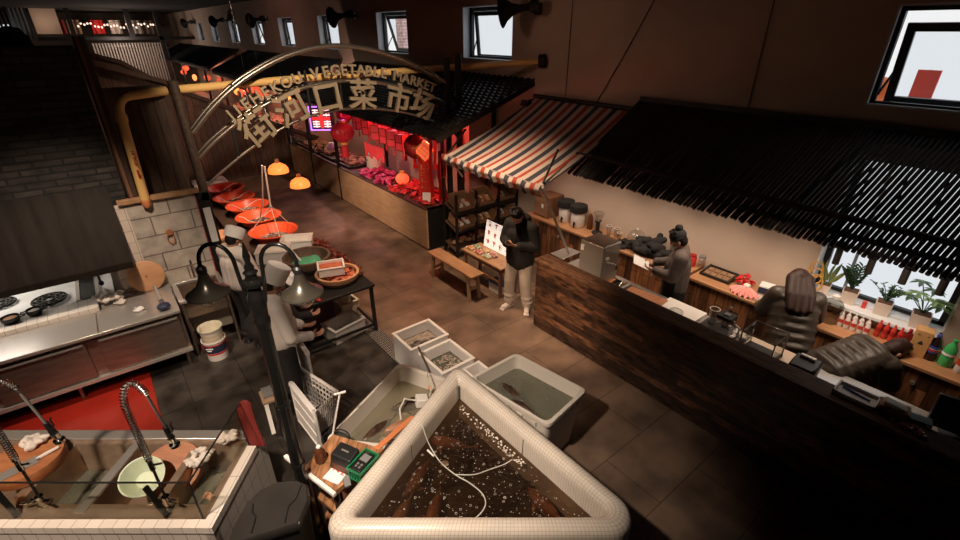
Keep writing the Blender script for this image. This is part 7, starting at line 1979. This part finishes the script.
for i, (x, y, a, m, l) in enumerate(((-.78, 3.42, .5, 'orangefish', 'orange fish in the milky tub near the white float'), (-1.0, 3.36, .9, 'carp', 'dark fish in the milky tub beside the desk'), (-.72, 3.74, .4, 'carp', 'dark fish in the milky tub near the foam boxes'), (-.85, 3.18, .3, 'carp', 'dark fish in the milky tub below the net'))):
    fish(x, y, .43, .46, a, l, K[m], group='fish in the milky tub')
crate_tank('fish_tub', 'tall milky plastic tub of grey water between the tiled tank and the bar', (.5, 3.74), [(-.08, 3.86), (.62, 3.22), (1.05, 3.68), (.41, 4.26)], .68, .88, K['tankplastic'], K['greywater'], .53)
for i, (x, y, a, l) in enumerate(((.32, 3.86, 2.2, 'dark fish in the grey tub near its far rim'), (.42, 3.62, 2.4, 'dark fish in the grey tub nearest the tiled tank'))):
    fish(x, y, .49, .44, a, l, K['carp'], group='fish in the grey tub')
heap('bubbles', 'spray of fine bubbles on the grey tub', 'bubbles', 0, 1, 0, 1, 0, .003, 40, K['bubble'], 83, (.008, .008, .004)).matrix_world = TURNED @ Matrix.Translation((.30, 3.80, .533)) @ Matrix.Diagonal((.3, .3, .3, 1))
t = thing('float', 'white square float with a bent clear hose on the milky tub', 'float', (-.63, 3.74, .52), frame=TURNED)
part(t, 'block', MB().obox((-.60, 3.70, .52), (.12, .11, .10), (0, .2, .3)), K['foam'], bevel=.01)
part(t, 'hose', MB().tube([(-.65, 3.68, .54), (-.76, 3.64, .60), (-.80, 3.56, .54), (-.78, 3.48, .46)], .010, 8), K['hose'])
t = thing('tethered_line', 'clear drip line clipped over the inner rim of the milky tub', 'hose', (-.52, 3.78, .6), frame=TURNED)
part(t, 'line', MB().tube([(-.55, 3.90, .66), (-.54, 3.86, .76), (-.50, 3.80, .66), (-.52, 3.74, .54)], .006, 6), K['hose'])
part(t, 'clip', MB().ell((-.52, 3.80, .60), (.02, .02, .03)), K['orangeplastic'])
t = foambox(2.54, 4.43, 0, .55, .46, .40, .0, 'open white foam box with mussels, farthest up the drain', tk=.03)
part(t, 'wet_bottom', MB().box(-.24, .24, -.2, .2, .10, .27), K['paleseafood'], local=True, smooth=False)
m = MB(); rnd = random.Random(3)
for k in range(46):
    a = rnd.random()
    m.ell((-.16 + .36 * a, -.08 + .10 * rnd.random() + .05 * math.sin(a * 6), .285), (.035, .02, .015), (rnd.uniform(-.4, .4), 0, rnd.uniform(0, 3)), 8, 5)
part(t, 'mussels', m, K['shell'], local=True, kind='stuff')
t = foambox(2.57, 3.89, 0, .47, .50, .36, .02, 'open white foam box with grey brine, touching the mussel box', tk=.03)
part(t, 'brine', MB().box(-.2, .2, -.21, .21, .05, .23), K['greywater'], local=True, smooth=False)
m = MB()
for k in range(70):
    m.ell((rnd.uniform(-.18, .18), rnd.uniform(-.19, .19), .23), (.028, .012, .008), (0, 0, rnd.uniform(0, 3)), 7, 4)
m.tube([(.05 + .05 * math.cos(q), .08 + .035 * math.sin(q), .24) for q in [2 * PI * i / 14 for i in range(14)]], .008, 6, closed=True)
part(t, 'shrimps', m, K['paleseafood'], local=True, kind='stuff')
foambox(2.74, 3.49, 0, .24, .26, .30, .0, 'small white foam box squeezed between the brine box and the grey tub', fill='wet_bottom', fm=K['shell'], fh=.5)
solo('steel_rod', 'dark stirring rod leaning over the side of the brine box', 'rod', MB().cyl((2.28, 4.05, .55), (2.34, 3.72, .02), .012), K['darksteel'], (2.3, 3.7, 0))

# ================================================================== desk, panels and basket (turned frame)
t = thing('wooden_desk', 'orange-brown plank desk squeezed against the tiled tank', 'desk', (-1.2, 2.68, 0), frame=TURNED)
DK = [(-1.40, 2.64), (-1.09, 2.42), (-.80, 2.82), (-1.27, 2.98)]
part(t, 'desktop', MB().prism(DK, .755, .80), K['desk'], smooth=False)
part(t, 'front_edge', MB().bar((-1.60, 2.76, .785), (-1.09, 2.395, .785), .032, .035), K['foam'], bevel=.005)
part(t, 'lower_shelf', MB().prism(off(DK, .9), .42, .45), K['desk'], smooth=False)
part(t, 'lower_shelf', MB().prism(off(DK, .9), .12, .15), K['desk'], smooth=False)
for x, y in off(DK, .88):
    part(t, 'leg', MB().box(x - .025, x + .025, y - .025, y + .025, 0, .755), K['darkwood'], smooth=False)
t = thing('card_terminal', 'black boxy payment speaker standing on the plank desk', 'terminal', (-1.08, 2.70, .80), frame=TURNED)
q = Matrix.Translation((-1.075, 2.655, .80)) @ Matrix.Rotation(-.45, 4, 'Z')
part(t, 'case', MB()._add([q @ Vector(v) for v in ((-.095, -.08, 0), (.095, -.08, 0), (.095, .08, 0), (-.095, .08, 0), (-.095, -.045, .13), (.095, -.045, .13), (.095, .08, .15), (-.095, .08, .15))], [(3, 2, 1, 0), (4, 5, 6, 7), (0, 1, 5, 4), (1, 2, 6, 5), (2, 3, 7, 6), (3, 0, 4, 7)]), K['black'], bevel=.012, smooth=False)
part(t, 'speaker_grille', MB()._add([q @ Vector(v) for v in ((-.07, -.0775, .015), (.07, -.0775, .015), (.07, -.052, .10), (-.07, -.052, .10))], [(0, 1, 2, 3)]), K['sauce'], smooth=False)
part(t, 'badge', MB().obox(q @ Vector((0, .02, .143)), (.07, .012, .002), (.16, 0, -.45)), K['satin'])
t = thing('green_basket', 'green plastic basket holding a black handset against the tank wall', 'basket', (-.93, 2.64, .80), frame=TURNED)
q = Matrix.Translation((-.915, 2.605, .80)) @ Matrix.Rotation(1.06, 4, 'Z') @ Matrix.Diagonal((.85, .85, .85, 1))
m = MB()
for i in range(9):
    for sy in (-1, 1): m.box(-.12 + i * .03 - .004, -.12 + i * .03 + .004, sy * .075 - .003, sy * .075 + .003, .01, .10)
for i in range(5):
    for sx in (-1, 1): m.box(sx * .125 - .003, sx * .125 + .003, -.06 + i * .03 - .004, -.06 + i * .03 + .004, .01, .10)
m.box(-.13, .13, -.08, .08, 0, .01)
m.box(-.133, .133, -.084, -.07, .10, .125).box(-.133, .133, .07, .084, .10, .125).box(-.133, -.12, -.07, .07, .10, .125).box(.12, .133, -.07, .07, .10, .125)
part(t, 'basket', m.xf(q), K['greenplastic'], smooth=False)
t = thing('handset', 'black handset lying in the green basket', 'phone', (-.93, 2.64, .81), frame=TURNED)
part(t, 'case', MB().box(-.11, .10, -.055, .06, .06, .13).xf(q @ Matrix.Translation((0, 0, -.01))), K['black'], bevel=.012, smooth=False)
part(t, 'display', MB().box(.0, .08, -.04, .045, .1205, .124).xf(q), K['grey'], smooth=False)
part(t, 'buttons', MB().box(-.08, -.06, -.03, -.01, .12, .126).box(-.08, -.06, .01, .03, .12, .126).box(-.05, -.03, -.03, -.01, .12, .126).box(-.05, -.03, .01, .03, .12, .126).xf(q), K['satin'], smooth=False)
t = thing('notice_card', 'white card with red characters lying on the plank desk', 'card', (-1.15, 2.585, .80), frame=TURNED)
q = Matrix.Translation((-1.125, 2.555, .803)) @ Matrix.Rotation(-.42, 4, 'Z')
part(t, 'card', MB().box(-.075, .075, -.065, .065, 0, .012).xf(q), K['paper'], bevel=.003)
for i in range(3):
    part(t, 'character', strokes(random.Random(8 + i), .038, q @ Matrix.Translation((-.045 + i * .045, .03, .014)), .002), K['redink'], smooth=False)
t = thing('mobile_phone', 'black mobile phone beside the white card on the desk', 'phone', (-1.06, 2.50, .80), frame=TURNED)
q = Matrix.Translation((-1.025, 2.50, .803)) @ Matrix.Rotation(.42, 4, 'Z')
part(t, 'case', MB().box(-.028, .028, -.06, .06, 0, .011).xf(q), K['black'], bevel=.004)
part(t, 'screen', MB().box(-.024, .024, -.052, .052, .011, .0118).xf(q), K['grey'], smooth=False)
bottle(*(TURNED @ Vector((-1.285, 2.70, .80))), .046, .16, 'small sauce bottle with a white lid on the plank desk', K['sauce'], K['paper'])
solo('orange_board', 'narrow orange board leaning between the milky tub and the tiled tank', 'board', MB().bar((-.86, 2.82, .80), (-.63, 3.33, .66), .05, .012, (0, 0, 1)), K['orangeplastic'], (-.75, 3.05, .7), frame=TURNED, smooth=False)
def wpanel(x0, y0, x1, y1, h, label):
    t = thing('slatted_barrier', label, 'barrier', ((x0 + x1) / 2, (y0 + y1) / 2, 0), frame=TURNED)
    a, b = Vector((x0, y0, 0)), Vector((x1, y1, 0)); d = (b - a).normalized()
    part(t, 'sheet', MB().bar(a + Vector((0, 0, h * .5)), b + Vector((0, 0, h * .5)), .022, h - .04), K['white'], smooth=False)
    part(t, 'top_rail', MB().bar(a + Vector((0, 0, h - .02)), b + Vector((0, 0, h - .02)), .055, .04), K['foam'], bevel=.005)
    for z in (.03, h * .36, h * .68):
        part(t, 'rail', MB().bar(a + Vector((0, 0, z)), b + Vector((0, 0, z)), .034, .025), K['foam'], smooth=False)
    for p in (a, b):
        part(t, 'end_post', MB().cyl(p, p + Vector((0, 0, h)), .02, seg=10), K['foam'])
wpanel(-2.36, 4.87, -1.95, 4.32, .66, 'white slatted panel standing beyond the lamp post, farther of two')
wpanel(-2.02, 3.94, -1.635, 3.51, .56, 'white slatted panel standing in front of the white basket')
t = thing('laundry_basket', 'white perforated plastic basket behind the white panels', 'basket', (-1.83, 4.02, 0), frame=TURNED)
BK = [(-2.10, 4.32), (-1.88, 3.72), (-1.66, 3.66), (-1.56, 3.98)]
BK = [(-2.08, 4.36), (-2.06, 4.04), (-1.70, 3.70), (-1.56, 3.97)]
m = MB()
for z in (.05, .12, .19, .26, .33):
    m.loft([[(x, y, z) for x, y in off(BK, .80 + .4 * z / .8)], [(x, y, z + .03) for x, y in off(BK, .80 + .4 * (z + .03) / .8)]], cap=False)
for i in range(4):
    a, b = off(BK, .80), off(BK, 1.0)
    for k in range(11):
        u = k / 10
        p = Vector((*a[i], 0)).lerp(Vector((*a[(i + 1) % 4], 0)), u); q_ = Vector((*b[i], .40)).lerp(Vector((*b[(i + 1) % 4], .40)), u)
        m.bar(p, q_, .026, .008)
part(t, 'lattice', m, K['white'], smooth=False)
part(t, 'base', MB().prism(off(BK, .80), 0, .02), K['white'])
part(t, 'rim', MB().tube([Vector((x, y, .405)) for x, y in off(BK, 1.0)], .022, 8, closed=True), K['foam'])
t = thing('hand_net', 'fishing net with a white T-handle leaning on the milky tub', 'net', (-1.3, 3.2, .6), frame=TURNED)
part(t, 'shaft', MB().cyl((-1.33, 3.10, .64), (-1.30, 3.38, 1.08) if False else (-1.215, 3.16, 1.10), .009), K['white'])
part(t, 'grip', MB().cyl((-1.26, 3.14, 1.10), (-1.17, 3.18, 1.10), .011), K['white'])
part(t, 'hoop', MB().tube([(-1.28 + .12 * math.cos(q_), 3.05 + .085 * math.sin(q_), .68 + .02 * math.sin(q_)) for q_ in [2 * PI * i / 20 for i in range(20)]], .007, 6, closed=True), K['black'])
part(t, 'mesh_bag', MB().lathe([(.115, .675), (.10, .63), (.06, .595), (.01, .58)], (-1.28, 3.05, 0), 20, capb=False, capt=False, sy=.72), clear('blue_net', (.42, .52, .58), .05, .5))
t = thing('low_trolley', 'low white-edged trolley with folded cardboard behind the lamp post', 'trolley', (-2.2, 3.86, 0), frame=TURNED)
part(t, 'deck', MB().obox((-2.22, 3.82, .48), (.16, .22, .03), (0, 0, .6)), K['cardboard'], bevel=.004)
part(t, 'side_rail', MB().bar((-2.32, 3.90, .46), (-2.18, 3.66, .10), .04, .05).bar((-2.16, 3.92, .46), (-2.06, 3.70, .10), .04, .05), K['white'], smooth=False)
for x, y in ((-2.28, 3.86), (-2.12, 3.72)):
    part(t, 'leg', MB().cyl((x, y, 0), (x, y, .47), .016), K['black'])
part(t, 'carton', MB().obox((-2.24, 3.84, .51), (.10, .16, .03), (0, 0, .6)), K['grey'])
t = thing('orange_cylinder', 'small orange gas can with a dark base beside the lamp post', 'can', (-2.40, 4.42, 0), frame=TURNED)
part(t, 'can', MB().lathe([(.05, .16), (.055, .18), (.055, .36), (.03, .40)], (-2.44, 4.42, 0), 18), K['orangeplastic'])
part(t, 'base', MB().lathe([(.07, 0), (.07, .16)], (-2.44, 4.42, 0), 18), K['black'])
# ================================================================== light and camera
def lamp(name, kind, loc, energy, color, frame=STREET, target=None, size=.1, spot=None, blend=.6):
    d = bpy.data.lights.new(name, kind); d.energy = energy; d.color = color
    if kind == 'AREA':
        d.size = size
    else:
        d.shadow_soft_size = size
    if kind == 'SPOT':
        d.spot_size = math.radians(spot); d.spot_blend = blend
    o = bpy.data.objects.new(name, d); COL.objects.link(o)
    o.location = frame @ Vector(loc)
    if target is not None:
        v = frame @ Vector(target) - o.location
        o.rotation_euler = v.to_track_quat('-Z', 'Y').to_euler()
    return o
WARM = (1, .76, .56)
lamp('ceiling_spot', 'SPOT', (-1.22, 1.15, 4.1), 820, (1, .83, .68), TURNED, (-.42, 2.95, .6), .08, 60, 1)
lamp('ceiling_spot', 'SPOT', (-.7, 6.1, 4.85), 700, (1, .68, .45), TURNED, (-.3, 6.7, 0), .16, 74, .9)
lamp('kitchen_spot', 'SPOT', (-.2, 4.6, 4.6), 580, (1, .80, .62), STREET, (-.55, 6.75, .85), .10, 52, .85)
lamp('basin_spot', 'SPOT', (1.9, 7.8, 4.4), 820, (1, .66, .46), STREET, (1.6, 9.0, .7), .10, 46, .9)
lamp('cook_fill', 'SPOT', (1.2, 3.7, 4.7), 400, (1, .78, .60), STREET, (1.40, 5.9, .9), .10, 40, .9)  # added spot without a fitting; brightens the cooks' hats and table boxes
lamp('stall_front_fill', 'SPOT', (2.0, 9.2, 2.7), 330, (1, .66, .44), STREET, (4.6, 9.7, .5), .12, 66, .9)  # added in mid-air to brighten the plywood front and spare the floor
lamp('alcove_light', 'AREA', (-1.9, 7.6, 1.9), 26, (1, .94, .86), STREET, (-1.9, 7.7, .8), .9)
lamp('sink_spot', 'SPOT', (-3.0, .7, 4.4), 760, (1, .80, .63), TURNED, (-2.9, 2.6, .8), .10, 56, .8)
lamp('arch_spot', 'SPOT', (1.6, 3.4, 4.9), 760, (1, .80, .60), STREET, (2.5, 7.3, 2.9), .06, 52, .6)
lamp('board_fill', 'SPOT', (1.4, 12.0, 4.9), 160, (1, .62, .40), STREET, (2.4, 15.2, 1.4), .15, 80, .9)  # added spot that lifts the dark boarded partition
for y, e in ((5.2, 40), (4.3, 50), (3.4, 56), (2.5, 62), (1.6, 70), (.7, 72)):
    lamp('bar_downlight', 'SPOT', (5.40, y, 2.26), e, (1, .78, .60), STREET, (5.75, y, 0), .30, 112, .7)
lamp('bar_end_fill', 'SPOT', (1.7, 3.3, 3.1), 430, (1, .70, .47), STREET, (4.3, 3.75, .6), .10, 34, .9)  # added in mid-air to brighten the bar end, cone kept below the awning
lamp('passage_fill', 'SPOT', (2.6, 3.6, 2.9), 130, (1, .74, .52), STREET, (5.0, 6.3, .8), .10, 34, .8)  # added in mid-air to reach the shaded rack beneath the awning
for y, e, c in ((8.0, 34, (1, .12, .07)), (9.6, 30, (1, .14, .20)), (11.4, 34, (1, .45, .42)), (13.4, 34, (1, .62, .48))):
    lamp('stall_light', 'POINT', (5.3, y, 2.15), e, c, STREET, None, .06)
lamp('neon_glow', 'POINT', (4.9, 11.6, 2.2), 6, (.8, .10, 1), STREET, None, .06)
lamp('gable_light', 'POINT', (5.7, 7.9, 2.5), 9, (1, .16, .12), STREET, None, .06)
for y, e in ((17, 46), (21, 46), (31, 50)):
    lamp('far_light', 'POINT', (5.2, y, 2.2), e, (1, .42, .28), STREET, None, .12)
lamp('hall_end_light', 'POINT', (2.6, 34, 3.2), 130, (1, .78, .66), STREET, None, .3)
lamp('hall_end_light', 'POINT', (2.2, 39, 4.2), 30, (1, .70, .55), STREET, None, .3)
lamp('hall_end_light', 'POINT', (-.6, 36.6, 4.2), 14, (1, .70, .50), STREET, None, .2)
lamp('wall_wash', 'SPOT', (3.0, 6.6, 4.7), 24, (1, .56, .42), STREET, (6.3, 5.6, 3.4), .3, 90, 1)
lamp('hall_wash', 'SPOT', (2.2, 18, 4.7), 60, (1, .50, .38), STREET, (6.3, 19, 3.6), .4, 120, 1)

wd = bpy.data.worlds.new('overcast'); scn.world = wd; wd.use_nodes = True
bg = wd.node_tree.nodes['Background']; bg.inputs[0].default_value = (.88, .885, .89, 1); bg.inputs[1].default_value = 1.0

cam = bpy.data.cameras.new('camera'); co = bpy.data.objects.new('camera', cam); COL.objects.link(co)
cam.sensor_width = 36; cam.lens = 36 * 471 / 960; cam.clip_start = .05; cam.clip_end = 200
co.location = (0, 0, 3.9)
co.rotation_euler = (math.radians(90 - 26.9), 0, -HEAD)
scn.camera = co
scn.view_settings.view_transform = 'Standard'; scn.view_settings.look = 'None'
scn.view_settings.gamma = 1; scn.view_settings.exposure = 0; scn.view_settings.use_curve_mapping = False
